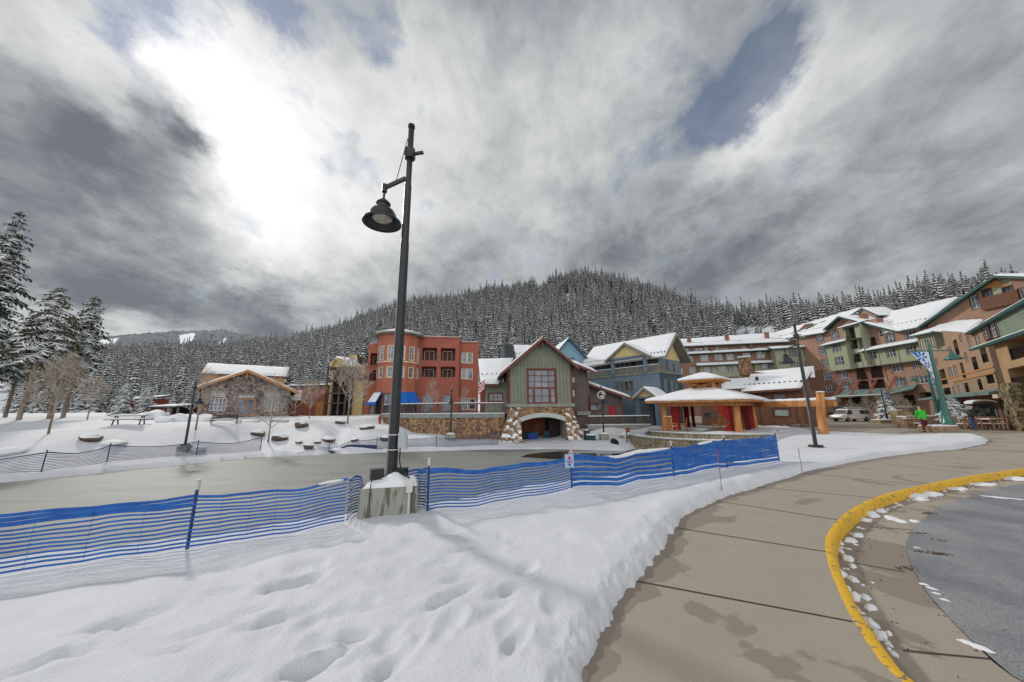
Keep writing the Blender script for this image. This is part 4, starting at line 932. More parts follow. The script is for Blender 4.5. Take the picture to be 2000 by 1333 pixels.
w4 = [F.R(902.5, 688, 911.9, 708), F.R(913.6, 688.3, 923, 708.3), F.R(902, 720, 911.6, 739.7), F.R(913.4, 720.2, 923, 740), F.R(902.5, 779, 914, 800), F.R(917, 779, 929, 800)]
wall(mb, F, uB, uC, zb, z2, w4, .2, out=-.8); shell(mb, F, uB, uC, zb, z2, 11, out=-.8)
mb.build('wall', redbrick, t)
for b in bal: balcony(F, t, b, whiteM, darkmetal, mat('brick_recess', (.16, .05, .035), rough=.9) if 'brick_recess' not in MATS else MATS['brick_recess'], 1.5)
for a_ in ar: win(F, t, a_, 4, 3, greytrim, inset=.25)
for h in w4: win(F, t, h, 1, 2, whiteM, out=-.8, trim=cream, tw=.06)
mb = MB(); fbox(mb, F, uA - .1, uB + .08, z1 + .002, z1 + .22, -12, .1); fbox(mb, F, uB, uC + .08, z2 + .002, z2 + .2, -12, -.7); mb.build('parapet', redbrick, t)
mb = MB(); snowslab(mb, [F.P(uA, z1 + .224, .08), F.P(uB, z1 + .224, .08), F.P(uB, z1 + .224, -12), F.P(uA, z1 + .224, -12)], .15); snowslab(mb, [F.P(uB + .1, z2 + .204, -.72), F.P(uC, z2 + .204, -.72), F.P(uC, z2 + .204, -12), F.P(uB + .1, z2 + .204, -12)], .15); mb.build('roof_snow', snowM, t, smooth=True)
# arch heads over the ground floor openings
mb = MB()
for a_ in ar:
    um = (a_[0] + a_[1]) / 2; rw_ = (a_[1] - a_[0]) / 2; prev = None
    for k in range(9):
        an = math.pi * k / 8; q = (um - (rw_ + .02) * math.cos(an), a_[3] - .75 + .8 * math.sin(an))
        if prev: mb.poly([F.P(*prev, .012), F.P(*q, .012), F.P(q[0], a_[3] + .06, .012), F.P(prev[0], a_[3] + .06, .012)]); 
        prev = q
mb.build('arch_head', redbrick, t)
# tower: twelve-sided
zt = F.uz(779, 660)[1]; uc = F.uz(779, 700)[0]; Rt = 3.2; cen = F.P(uc, 0, 0)
zA = F.uz(779, 676, 3)[1]; zB = F.uz(779, 702, 3)[1]; zC = F.uz(779, 717, 3)[1]; zD = F.uz(779, 737, 3)[1]; zE = F.uz(779, 767, 3)[1]; zF_ = F.uz(779, 787, 3)[1]
bang = math.atan2(F.n.y, F.n.x); mb = MB(); facets = []
for k in range(-4, 4):
    a0 = bang + R(30 * k); a1 = bang + R(30 * (k + 1)); p = cen + Vector((math.cos(a0), math.sin(a0), 0)) * Rt; q = cen + Vector((math.cos(a1), math.sin(a1), 0)) * Rt
    ff = Fac(p[:2], q[:2]); am = (a0 + a1) / 2; ff.n = Vector((math.cos(am), math.sin(am), 0)); facets.append(ff); W_ = ff.len
    hs = [(W_ / 2 - .42, W_ / 2 + .42, zB, zA), (W_ / 2 - .42, W_ / 2 + .42, zD, zC)] if -3 <= k <= 2 else []
    low = [(.1, W_ - .1, zb + .3, zE - .1)] if -3 <= k <= 2 else []
    wall(mb, ff, 0, W_, zb, zt, hs + low, .2)
    for j, h in enumerate(hs): win(ff, t, h, 2 if j == 0 else 1, 2, whiteM, trim=cream, tw=.09)
    for h in low: win(ff, t, h, 2, 1, darkmetal, fr=.1, name='shop_window')
mb.build('tower_wall', redplain, t)
mb = MB(); mb.lathe([(Rt + .02, zB - .45), (Rt + .12, zB - .43), (Rt + .12, zB - .25), (Rt + .02, zB - .23)], cen, 12, rot=Matrix.Rotation(bang, 3, 'Z')); mb.build('string_course', cream, t)
mb = MB(); mb.lathe([(Rt + .1, zt - .05), (Rt + .75, zt + .05), (Rt + .75, zt + .3), (.02, zt + .35)], cen, 12, rot=Matrix.Rotation(bang, 3, 'Z')); o = mb.build('tower_roof', greytrim, t)
mb = MB(); zz = F.uz(792, 645.5)[1]; mb.lathe([(Rt + .7, zt + .302), (Rt + .5, zt + .45), (Rt * .5, zt + .3 + (zz - zt) * .65), (.05, zz)], cen, 12, rot=Matrix.Rotation(bang, 3, 'Z')); mb.build('roof_snow', snowM, o)
mb = MB()
for f_, snowy in ((facets[1], 0), (facets[2], 1), (facets[4], 0), (facets[5], 0)):
    mb.extr([f_.P(-.1, zE + .1, .05), f_.P(f_.len + .1, zE + .1, .05), f_.P(f_.len + .25, zF_, 1.25), f_.P(-.25, zF_, 1.25)], Vector((0, 0, -.05)))
    mb.extr([f_.P(-.25, zF_, 1.25), f_.P(f_.len + .25, zF_, 1.25), f_.P(f_.len + .25, zF_ - .3, 1.27), f_.P(-.25, zF_ - .3, 1.27)], f_.n * -.03)
aw = mb.build('awning', blueM, t)
mb = MB(); f_ = facets[2]; snowcap(mb, [f_.P(-.2, zF_ + .03, 1.2), f_.P(f_.len + .1, zF_ + .03, 1.2), f_.P(f_.len, zE + .0, .3), f_.P(0, zE + .0, .3)], .08); mb.build('awning_snow', snowM, aw, smooth=True)
# left wing of the block
FW = Fac(F.P(uc - Rt - 2.2, 0, -1.2)[:2], F.P(uc - Rt + .6, 0, -1.2)[:2]); zt = FW.uz(725, 670.5)[1]; u0 = FW.uz(719, 700)[0]; u1 = FW.uz(742, 700)[0] + .8
ops = [FW.R(724.4, 690, 738, 713.4), FW.R(723, 723.5, 737, 744), FW.R(723, 776, 736, 812)]
mb = MB(); wall(mb, FW, u0, u1, zb, zt, [o_ + (1.4,) for o_ in ops[:2]] + ops[2:], .2)
side0 = FW.P(u0, 0); SW = Fac((side0 + Vector((-.93, 3.6, 0)))[:2], side0[:2]); ws = [SW.R(708, 692, 716, 714.5), SW.R(707, 726, 715, 746)]
wall(mb, SW, 0, SW.len, zb, zt, [w_ + (.6,) for w_ in ws], .4)
bk = [FW.P(u1, 0), FW.P(u1, 0, -4), SW.P(0, 0)]; mb.poly([FW.P(u0, zt), FW.P(u1, zt), FW.P(u1, zt, -4), SW.P(0, zt)]); mb.poly([SW.P(0, zb), SW.P(0, zt), FW.P(u1, zt, -4), FW.P(u1, zb, -4)])
mb.build('side_wing', redplain, t)
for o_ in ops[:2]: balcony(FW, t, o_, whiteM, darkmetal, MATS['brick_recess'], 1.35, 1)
win(FW, t, ops[2], 1, 1, darkmetal)
for w_ in ws: g = MB(); fbox(g, SW, w_[0], w_[1], w_[2], w_[3], -.7, -.61); g.build('recess_back', darkin, t); railing(SW, t, w_[0], w_[1], w_[2], w_[2] + .9, -.08, darkmetal, gap=.2)
mb = MB(); snowslab(mb, [FW.P(u0, zt + .004), FW.P(u1, zt + .004), FW.P(u1, zt + .004, -3.8), SW.P(.1, zt + .004)], .15); mb.build('roof_snow', snowM, t, smooth=True)

# ------------------------------------------------------------------ curved stone terrace wall with its railing
cur = smooth_line([Vector(p) for p in [(-.9, 38.6), (-4, 37.4), (-8, 37.5), (-12, 39.0), (-15, 41.6), (-17, 45), (-18.6, 50), (-18.8, 55)]], 3); zTer = 1.35
t = thing('stone_terrace', 'curved ochre fieldstone terrace wall with a grey cap between boathouse and brick block', 'terrace', (-9, 39, -1))
mb = MB(); out_ = cur; inn = offs(cur, .5)
def strip_wall(mb, line, th, z0, z1, m=0, side=1):
    b_ = offs(line, th * side)
    for (p, q, r_, s_) in zip(line, line[1:], b_, b_[1:]):
        mb.add([(p.x, p.y, z0), (q.x, q.y, z0), (q.x, q.y, z1), (p.x, p.y, z1), (r_.x, r_.y, z0), (s_.x, s_.y, z0), (s_.x, s_.y, z1), (r_.x, r_.y, z1)], [(0, 1, 2, 3), (4, 7, 6, 5), (3, 2, 6, 7)], m)
strip_wall(mb, cur, .6, -2.3, zTer - .45); mb.build('wall', stoneM, t)
mb = MB(); strip_wall(mb, offs(cur, -.08), .75, zTer - .45, zTer - .02)
o = mb.build('cap', capM, t)
mb = MB(); cl = offs(cur, .02); strip_wall(mb, cl, .5, zTer - .018, zTer + .07); mb.build('cap_snow', snowM, o)
mb = MB(); poly = [(p.x, p.y, zTer - .03) for p in offs(cur, .3)] + [(-18, 58, zTer - .03), (-1, 58, zTer - .03), (-.5, 40, zTer - .03)]; mb.poly(poly); mb.build('deck', snowM, t)
rl = resample(offs(cur, .25), 60)[:46]; mb = MB()
for i in range(0, 46, 5): p = rl[i]; mb.box((p.x, p.y, zTer + .5), (.2, .2, 1.15))
for i in range(45):
    p, q = rl[i], rl[i + 1]; mb.bar((p.x, p.y, zTer + 1.05), (q.x, q.y, zTer + 1.05), .16, .1); mb.bar((p.x, p.y, zTer + .2), (q.x, q.y, zTer + .2), .08, .08)
    for f_ in (.0, .5): k = p.lerp(q, f_); mb.box((k.x, k.y, zTer + .6), (.035, .035, .85))
r_o = mb.build('railing', weather, t)
mb = MB()
for i in range(45):
    p, q = rl[i], rl[i + 1]; mb.bar((p.x, p.y, zTer + 1.14), (q.x, q.y, zTer + 1.14), .15, .09)
mb.build('rail_snow', snowM, r_o)

# ------------------------------------------------------------------ green boathouse
p0 = at(996.5, 800, 38); ux, uy = math.cos(R(6)), math.sin(R(6)); F = Fac(p0[:2], (p0.x + ux * 6.9, p0.y + uy * 6.9))
t = thing('boathouse', 'sage green gabled boathouse on a splayed stone base with an arched opening at the pond', 'building', F.P(3.4, -1.9))
W_ = F.uz(1116, 760)[0]; zB = F.uz(1058, 789)[1]; zE = F.uz(1058, 712.5)[1]; pk = F.uz(1057.5, 661); big = F.R(1030, 721.5, 1087, 788)
mb = MB(); wall(mb, F, 0, W_, zB, zE, [big], .16)
uLE, zLE = F.uz(977, 735, .8); uRE, zRE = F.uz(1130, 717, .8)
sl_ = (pk[1] - zRE) / (uRE - pk[0]); zr = lambda u: pk[1] - abs(u - pk[0]) * sl_
mb.poly([F.P(0, zE), F.P(W_, zE), F.P(W_, zr(W_)), F.P(pk[0], pk[1] - .05), F.P(0, zr(0))])
shell(mb, F, 0, W_, zB, zE, 9, top=False); mb.poly([F.P(0, zE, -9), F.P(W_, zE, -9), F.P(W_, zr(W_), -9), F.P(pk[0], pk[1] - .05, -9), F.P(0, zr(0), -9)])
mb.build('wall', greensid, t)
mb = MB(); x = .0                                   # battens of the board-and-batten siding
while x < W_:
    if not (big[0] - .1 < x < big[1] + .1): fbox(mb, F, x, x + .05, zB, zr(x + .02) - .28, .0, .028)
    else: fbox(mb, F, x, x + .05, big[3] + .12, zr(x + .02) - .28, .0, .028)
    x += .40
mb.build('batten', mat('sage_batten', (.165, .18, .135), rough=.8), t)
mb = MB(); fbox(mb, F, -.13, .04, zB, zr(0) - .1, -.1, .06); fbox(mb, F, W_ - .04, W_ + .13, zB, zr(W_) - .1, -.1, .06); mb.build('corner_board', redtrim, t)
o = win(F, t, big, 4, 1, redtrim, fr=.14, inset=.1, trim=redtrim, tw=.12)
mb = MB(); zm = F.uz(1058, 758)[1]; a0, a1, c0, c1 = big
fbox(mb, F, a0 + .14, a1 - .14, zm - .1, zm + .1, -.13, -.01)
for f_ in (.33, .66): z_ = zm + (c1 - zm) * f_; fbox(mb, F, a0 + .14, a1 - .14, z_ - .03, z_ + .03, -.12, -.04)
z_ = c0 + (zm - c0) * .48; fbox(mb, F, a0 + .14, a1 - .14, z_ - .03, z_ + .03, -.12, -.04)
for f_ in (.22, .78): x = a0 + (a1 - a0) * f_; fbox(mb, F, x - .12, x + .12, c0, zm, -.125, -.025)
mb.build('muntin', redtrim, o)
gable(F, t, uLE, zr(uLE), pk[0], pk[1], uRE, zr(uRE), .9, 9.5, darkroof, redtrim, snow=.14, fw=.3)
mb = MB(); mb.box(F.P(pk[0], pk[1] - .75, .5), (.2, .2, .9)); mb.bar(F.P(-.05, zr(0) - 1.2, .05), F.P(-.5, zr(-.5) - .35, .7), .14, .14); mb.bar(F.P(W_ + .05, zr(W_) - 1.2, .05), F.P(W_ + .4, zr(W_ + .4) - .35, .7), .14, .14); mb.build('bracket', redtrim, t)
mb = MB(); fbox(mb, F, -.25, W_ + .3, zB - .33, zB - .002, -9, .12); mb.build('sill_course', capM, t)
# side wall windows on the left
SL = Fac(F.P(-.001, 0, -8)[:2], F.P(-.001, 0, 0)[:2]); win(SL, t, (5.6, 6.6, zB + .3, zB + 2.6), 1, 3, redtrim, inset=-.06, trim=redtrim)
# splayed stone base with the arched opening
zb = -2.15; zt = zB - .33; oL, oR = F.uz(1017, 840)[0], F.uz(1104, 840)[0]; zs_ = F.uz(1060, 823)[1]; zc_ = F.uz(1060, 814)[1]
bl, br_ = F.uz(972, 866, .8)[0], F.uz(1145, 862, .8)[0]
def bp(u, z, k=1):
    f_ = (zt - z) / (zt - zb); uu = u + (bl - 0) * f_ * k if u < 1 else u + (br_ - W_) * f_ * k
    return uu, f_ ** 1.3 * 1.5
nA = 12; arc = [(oL + (oR - oL) * i / nA, zs_ + (zc_ - zs_) * math.sin(math.pi * i / nA) ** .8) for i in range(nA + 1)]
mb = MB(); Z5 = np.linspace(zt, zb, 7)
def face_row(uedge, uo, sgn):
    for za, zc2 in zip(Z5, Z5[1:]):
        fa = (zt - za) / (zt - zb); fb = (zt - zc2) / (zt - zb); ea = uedge + (sgn) * fa ** 1.15 * abs((bl if sgn < 0 else br_ - W_)); eb = uedge + sgn * fb ** 1.15 * abs((bl if sgn < 0 else br_ - W_))
        oa, ob = fa ** 1.4 * 1.3, fb ** 1.4 * 1.3; ns = 5
        for i in range(ns):
            s0, s1 = i / ns, (i + 1) / ns
            mb.poly([F.P(ea + (uo - ea) * s0, za, oa), F.P(ea + (uo - ea) * s1, za, oa), F.P(eb + (uo - eb) * s1, zc2, ob), F.P(eb + (uo - eb) * s0, zc2, ob)])
        mb.poly([F.P(ea, za, oa), F.P(eb, zc2, ob), F.P(eb, zc2, -5), F.P(ea, za, -5)])
face_row(0, oL, -1); face_row(W_, oR, 1)
mb.build('splayed_pier', stoneS, t)
o = [k for k in bpy.data.objects if k.name.startswith('splayed_pier')][-1]; me = o.data
bm = bmesh.new(); bm.from_mesh(me); bmesh.ops.remove_doubles(bm, verts=bm.verts, dist=.002); bmesh.ops.subdivide_edges(bm, edges=bm.edges, cuts=3, use_grid_fill=True)
for v in bm.verts: 
    q = mnoise.noise(v.co * 2.2) * .14; v.co += Vector((F.n.x, F.n.y, .15)) * q
bm.to_mesh(me); bm.free()
mb = MB()
for (a, b) in zip(arc, arc[1:]): mb.poly([F.P(a[0], a[1], .02), F.P(b[0], b[1], .02), F.P(b[0], zt, .02), F.P(a[0], zt, .02)])
mb.build('spandrel', stoneM, t)
mb = MB()
up = .42
for (a, b) in zip(arc, arc[1:]): mb.extr([F.P(a[0], a[1] - .06, .35), F.P(b[0], b[1] - .06, .35), F.P(b[0], b[1] + up, .35), F.P(a[0], a[1] + up, .35)], F.n * -.5)
mb.build('arched_lintel', mat('pale_grey_beam', (.48, .50, .48), (.40, .42, .40), rough=.6), t)
# chamber behind the arch
mb = MB(); dd = 4.0; zf = F.uz(1060, 862, -dd)[1]
mb.poly([F.P(oL, zf, 0.9), F.P(oL, zf, -dd), F.P(oL, zt, -dd), F.P(oL, zt, 0)]); mb.poly([F.P(oR, zf, 0.9), F.P(oR, zf, -dd), F.P(oR, zt, -dd), F.P(oR, zt, 0)]); mb.poly([F.P(oL, zt - .02, 0), F.P(oR, zt - .02, 0), F.P(oR, zt - .02, -dd), F.P(oL, zt - .02, -dd)])
mb.build('chamber_wall', mat('chamber_stone', (.30, .24, .19), rough=.9), t)
mb = MB(); fbox(mb, F, oL, oR, zf, zt, -dd - .1, -dd); 
for k in range(1, 9): x = oL + (oR - oL) * k / 9; fbox(mb, F, x - .02, x + .02, zf, zt, -dd, -dd + .03)
mb.build('chamber_panel', woodred, t)
mb = MB(); fbox(mb, F, oL - .05, oR + .05, zf - .5, zf, -dd, .7); fbox(mb, F, oR, oR + .35, -2.3, zf + .3, -.2, 1.9); mb.build('floor_slab', mat('chamber_floor', (.27, .26, .23), rough=.8), t)
mb = MB(); fbox(mb, F, oL + (oR - oL) * .72, oR - .1, zf, zt, -dd + .04, -2.2); mb.build('dark_door', darkin, t)
# left wing with its snowy roof
FL = Fac(at(934, 790, 43)[:2], at(990, 790, 42.4)[:2])
mb = MB(); r_ = FL.R(944, 748, 985, 800); h = FL.R(954, 769, 981, 784); wall(mb, FL, r_[0], r_[1] + .6, .5, r_[3], [h], .12); shell(mb, FL, r_[0], r_[1] + .6, .5, r_[3], 5); mb.build('wing_wall', greensid, t)
win(FL, t, h, 3, 2, redtrim, trim=redtrim)
roofquad(t, [FL.px(938.5, 750.5, 1.0), FL.px(975, 750.5, 1.0), FL.px(1003, 700, -5), FL.px(933.5, 702, -5)], brownroof, snow=.2, guard=.3, name='wing_roof')
mb = MB(); r_ = FL.R(938, 752, 944, 798, .1); fbox(mb, FL, r_[0], r_[1] + .2, .5, r_[3], -4, .05); mb.build('wing_end', redtrim, t)
# right wing, grey-brown
FR_ = F.off(-2.5); r_ = FR_.R(1112, 706, 1150, 812); zt2 = FR_.uz(1150, 724)[1]
mb = MB(); wall(mb, FR_, r_[0], r_[1], -2.2, zt2, []); mb.poly([FR_.P(r_[0], zt2), FR_.P(r_[1], zt2), FR_.P(r_[0], FR_.uz(1116, 708)[1])]); shell(mb, FR_, r_[0], r_[1], -2.2, zt2, 6, top=False); mb.build('wing_wall', brownsid, t)
roofquad(t, [FR_.px(1122, 709, 1.2), FR_.px(1166, 727, 1.2), FR_.px(1160, 722, -6), FR_.px(1117, 704, -6)], redtrim, snow=.15, name='wing_roof', t=.3)
mb = MB(); fbox(mb, FR_, r_[1] - .12, r_[1] + .06, -.6, zt2, -.1, .05); mb.build('corner_board', redtrim, t)
win(FR_, t, FR_.R(1117.5, 738, 1122, 747), 1, 3, whiteM, inset=-.05); win(FR_, t, FR_.R(1118.5, 763, 1121.5, 775), 1, 1, whiteM, inset=-.05, trim=redtrim)
mb = MB(); q = FR_.R(1126, 804, 1153, 811, .1); fbox(mb, FR_, q[0], q[1], q[2], q[3], .01, .3); mb.build('wing_sill', capM, t)
# lean-to at the far right
FS = F.off(-4.5); r_ = FS.R(1150, 750, 1216, 812); zR2 = FS.uz(1216, 773)[1]; zL2 = FS.uz(1150, 752)[1]; wn = FS.R(1153, 788, 1178, 802); dr = FS.R(1188, 793, 1204.5, 812)
mb = MB(); wall(mb, FS, r_[0], r_[1], -1.2, zR2, [wn, dr]); mb.poly([FS.P(r_[0], zR2), FS.P(r_[1], zR2), FS.P(r_[0], zL2)]); shell(mb, FS, r_[0], r_[1], -1.2, zR2, 4, top=False); mb.build('lean_to_wall', brownsid, t)
win(FS, t, wn, 2, 1, redtrim, trim=redtrim)
mb = MB(); fbox(mb, FS, dr[0], dr[1], dr[2], dr[3], -.12, -.05); mb.build('red_door', mat('red_door_paint', (.34, .035, .04), rough=.5), t)
mb = MB(); fbox(mb, FS, r_[1] - .1, r_[1] + .08, -1, zR2, -.1, .05); mb.build('corner_board', redtrim, t)
roofquad(t, [FS.px(1149, 748.5, 1.0), FS.px(1233, 777, 1.0), FS.px(1230, 774, -4), FS.px(1149, 746, -4)], redtrim, snow=.14, name='lean_to_roof', t=.3)

# small snowy hatch roof and deck in front of the lean-to
FD = Fac(at(1150, 820, 40.2)[:2], at(1270, 820, 41.0)[:2])
t = thing('deck_terrace', 'grey boarded deck fence on a low stone wall right of the boathouse', 'terrace', FD.P(3, -1.5))
a = FD.R(1149, 831, 1271, 838); b_ = FD.R(1149, 814, 1271, 829)
mb = MB(); fbox(mb, FD, a[0], a[1], -2.2, a[2], -1.5, 0); mb.build('wall', stoneM, t)
mb = MB(); fbox(mb, FD, a[0] - .1, a[1] + .1, a[2], a[3], -2.2, .12); c_ = mb.build('cap', capM, t)
mb = MB(); snowslab(mb, [FD.P(a[0], a[3] + .004, .1), FD.P(a[1], a[3] + .004, .1), FD.P(a[1], a[3] + .004, -2), FD.P(a[0], a[3] + .004, -2)], .1); mb.build('cap_snow', snowM, c_)
r_o = railing(FD, t, b_[0], b_[1], b_[2], b_[3], -.15, weather, gap=.22, solid=True, posts=7)
mb = MB(); fbox(mb, FD, b_[0], b_[1], b_[3] + .003, b_[3] + .1, -.22, -.1); mb.build('rail_snow', snowM, r_o)
# zoom-crop coordinates of the photo to photo pixels
def z5(x, y): return 1120 + x / 4.76, 620 + y / 4.76
def z2(x, y): return 1300 + x / 5.128, 600 + y / 5.128
def z7(x, y): return 1480 + x / 3.702, 520 + y / 3.702
def z4(x, y): return 1780 + x / 3.923, 520 + y / 3.923
def z6(x, y): return 1200 + x / 4, 700 + y / 4
def RZ(F, zf, a, b, c, d, out=0.0):
    p = zf(a, b); q = zf(c, d); return F.R(p[0], p[1], q[0], q[1], out)
def PZ(F, zf, x, y, out=0.0): return F.px(*zf(x, y), out)

# ------------------------------------------------------------------ light blue house behind the boathouse, and the slate one to its left
F = Fac(at(1080, 800, 56)[:2], at(1165, 800, 57)[:2])
t = thing('blue_gable_house', 'light blue steep-gabled house showing above the boathouse roof', 'building', F.P(3, 0))
l_ = F.uz(1086, 700); pk = F.uz(1110, 661); r_ = F.uz(1157, 713)
sl_ = (pk[1] - r_[1]) / (r_[0] - pk[0]); uL = pk[0] - (r_[0] - pk[0]); 
mb = MB(); mb.poly([F.P(uL + .3, -.5), F.P(r_[0] - .3, -.5), F.P(r_[0] - .3, r_[1] + .1), F.P(*pk), F.P(uL + .3, r_[1] + .1)]); shell(mb, F, uL + .3, r_[0] - .3, -.5, r_[1], 8, top=False); mb.build('wall', ltblue, t)
gable(F, t, uL, r_[1], pk[0], pk[1] + .1, r_[0], r_[1], .6, 8, dkblue, dkblue, snow=.12)
win(F, t, F.R(1113, 699, 1122, 711), 2, 2, darkmetal, inset=-.05)
F = Fac(at(975, 800, 60)[:2], at(1040, 800, 60)[:2])
t = thing('slate_gable_house', 'dark slate-blue roofed house between the red block and the boathouse peak', 'building', F.P(3, 0))
pk = F.uz(985, 674); uR = F.uz(1003, 700)[0]; uL = F.uz(977, 700)[0]; zz = F.uz(985, 700)[1]
mb = MB(); mb.poly([F.P(uL, 0), F.P(uR, 0), F.P(uR, zz), F.P(pk[0] + .4, pk[1]), F.P(pk[0], pk[1]), F.P(uL, zz)]); shell(mb, F, uL, uR + 6, 0, zz, 8); mb.build('wall', bluesid, t)
roofquad(t, [F.px(985, 673.5, .2), F.px(1001, 673.5, .2), F.px(1006, 701, 1.5), F.px(988, 701, 1.5)][::-1], darkroof, snow=0, t=.15, name='metal_roof')
roofquad(t, [F.px(1008, 700, 1), F.px(1050, 700, 1), F.px(1040, 675, -3), F.px(1003, 674.5, -3)], dkblue, snow=.2, guard=.25)

# ------------------------------------------------------------------ slate-blue house with the long deck
C = Vector((19.8, 46.0)); FA = Fac(C + Vector((-.64, .77)) * 12.5, C); FB = Fac(C, C + Vector((.77, .64)) * 6.6)
t = thing('blue_deck_house', 'large slate-blue house with a long upper deck and pale yellow gables', 'building', (C.x, C.y, -.5))
U = FA.len; za = FA.uz(*z5(790, 520))[1]; zdk = FA.uz(*z5(790, 500))[1]; zr_ = FA.uz(*z5(790, 436))[1]; zev = FA.uz(*z5(880, 355))[1] - .1
lw = [RZ(FA, z5, 380, 604, 563, 690)]
q = lw[0]; qs = [(q[0] + (q[1] - q[0]) * i / 4 + .04, q[0] + (q[1] - q[0]) * (i + 1) / 4 - .04, q[2], q[3]) for i in range(4)]
sb = 1.6                                             # upper storey steps back behind the deck
mb = MB(); wall(mb, FA, 0, U, -1, zdk, qs, .12); mb.poly([FA.P(0, zdk), FA.P(U, zdk), FA.P(U, zdk, -sb), FA.P(0, zdk, -sb)])
up = [RZ(FA, z5, 430, 425, 520, 500, -sb), RZ(FA, z5, 530, 415, 580, 470, -sb), RZ(FA, z5, 315, 440, 355, 490, -sb), RZ(FA, z5, 703, 395, 752, 440, -sb)]
g0, g1 = FA.uz(*z5(400, 400), -sb)[0], FA.uz(*z5(640, 400), -sb)[0]
wall(mb, FA, 0, U, zdk, zev, up, .12, out=-sb)
sw = [RZ(FB, z5, 855, 395, 885, 503), RZ(FB, z5, 920, 428, 946, 518), RZ(FB, z5, 842, 585, 870, 690), RZ(FB, z5, 903, 598, 932, 698), RZ(FB, z5, 948, 618, 970, 710)]
pkB = 3.6
wall(mb, FB, 0, FB.len, -1, zev, sw, .12); shell(mb, FA, 0, U, -1, zdk, FB.len); 
zpB = FB.uz(*z5(945, 190))[1]
mb.build('wall', bluesid, t)
mb = MB(); mb.poly([FB.P(.1, zev, .02), FB.P(FB.len, zev, .02), FB.P(pkB, zpB, .02)]); mb.build('end_gable', yellowM, t)
for h in qs: win(FA, t, h, 1, 2, greytrim, trim=greytrim, tw=.05)
for i, h in enumerate(up): win(FA, t, h, 2 if i == 0 else 1, 1, whiteM if i == 0 else greytrim, out=-sb, name='door' if i == 0 else 'window')
for h in sw: win(FB, t, h, 1, 2, greytrim, trim=greytrim, tw=.10)
mb = MB(); fbox(mb, FA, -.1, U + .12, zdk - .25, zdk - .002, -.1, .14); fbox(mb, FB, -.05, FB.len, zdk - .25, zdk - .002, -.1, .12); mb.build('deck_band', greytrim, t)
railing(FA, t, 0, U, zdk, zr_, .05, greytrim, gap=.2, solid=True, posts=9); railing(FB, t, 0, 1.6, zdk, zr_, .05, greytrim, gap=.2, solid=True, posts=2)
mb = MB(); fbox(mb, FA, 0, U, zr_ + .003, zr_ + .08, -.02, .1); mb.build('rail_snow', snowM, t)
# roofs: main ridge parallel to FA; cross gable in front
e0 = FA.P(-1.0, FA.uz(*z5(170, 432), .3)[1] - .2, .3); e1 = FA.P(U + 1.2, zev + .05, .3); rd = -pkB - .0
zrd = zpB + .25; r0 = FA.P(-.6, zrd - 0.5, rd); r1 = FA.P(U + 1.2, zrd, rd)
e0.z = zev; r0.z = zrd
roofquad(t, [e0, e1, r1, r0], greytrim, snow=.2, guard=.12)
b0 = FA.P(-1.0, zev, rd * 2 - .3); b1 = FA.P(U + 1.2, zev, rd * 2 - .3); roofquad(t, [b0, b1, r1, r0], greytrim, snow=.2)
mb = MB()
for a, b in ((e1, r1), (b1, r1)): mb.extr([a + Vector((0, 0, .02)), b + Vector((0, 0, .02)), b + Vector((0, 0, -.45)), a + Vector((0, 0, -.45))], FB.n * .08)
mb.build('barge_board', greytrim, t)
gp = FA.uz(*z5(470, 236), .9); gl = FA.uz(*z5(285, 398), .9); gr = FA.uz(*z5(705, 362), .9); zl = (gl[1] + gr[1]) / 2
gable(FA, t, gl[0], zl, gp[0], gp[1], gr[0], zl, .9, 3.2, greytrim, greytrim, snow=.18, fw=.3, name='cross_gable')
mb = MB(); k = .78; gw = [(gp[0] + (gl[0] - gp[0]) * k, gp[1] + (zl - gp[1]) * k - .25), (gp[0] + (gr[0] - gp[0]) * k, gp[1] + (zl - gp[1]) * k - .25)]
mb.extr([FA.P(gw[0][0], gw[0][1], .5), FA.P(gw[1][0], gw[1][1], .5), FA.P(gp[0], gp[1] - .35, .5)], FA.n * -.2); mb.build('gable_panel', yellowM, t)
mb = MB(); fbox(mb, FA, gw[0][0], gw[1][0], gw[0][1] - .3, gw[0][1] - .003, .2, .56); fbox(mb, FA, gw[0][0], gw[0][0] + .45, zdk, gw[0][1] - .3, -.1, .4); fbox(mb, FA, gw[1][0] - .45, gw[1][0], zdk, gw[0][1] - .3, -.1, .4); mb.build('gable_post', bluesid, t)
# entrance porch
FP = FA.off(3.2); gp = FP.uz(*z5(665, 650)); gl = FP.uz(*z5(552, 768)); gr = FP.uz(*z5(800, 742)); zl = gl[1] + .1
w_ = gp[0] - gl[0]
gable(FP, t, gp[0] - w_, zl, gp[0], gp[1], gp[0] + w_, zl, .4, 3.4, greytrim, greytrim, snow=.16, name='porch_roof')
mb = MB(); mb.extr([FP.P(gp[0] - w_ * .8, zl + .25), FP.P(gp[0] + w_ * .8, zl + .25), FP.P(gp[0], gp[1] - .3)], FP.n * -.15); mb.build('porch_gable', yellowM, t)
mb = MB()
for s_ in (-1, 1): x = gp[0] + s_ * w_ * .7; fbox(mb, FP, x - .25, x + .25, -1, zl + .0, -.5, 0); fbox(mb, FP, x - .2, x + .2, -1, zl, -3.2, -2.8)
fbox(mb, FP, gp[0] - w_ * .8, gp[0] + w_ * .8, zl, zl + .25, -.45, .03)
mb.build('porch_post', bluesid, t)
mb = MB(); fbox(mb, FP, gp[0] - w_ * .45, gp[0] + w_ * .45, -.9, zl - .5, -3.19, -3.1); mb.build('door', darkin, t)

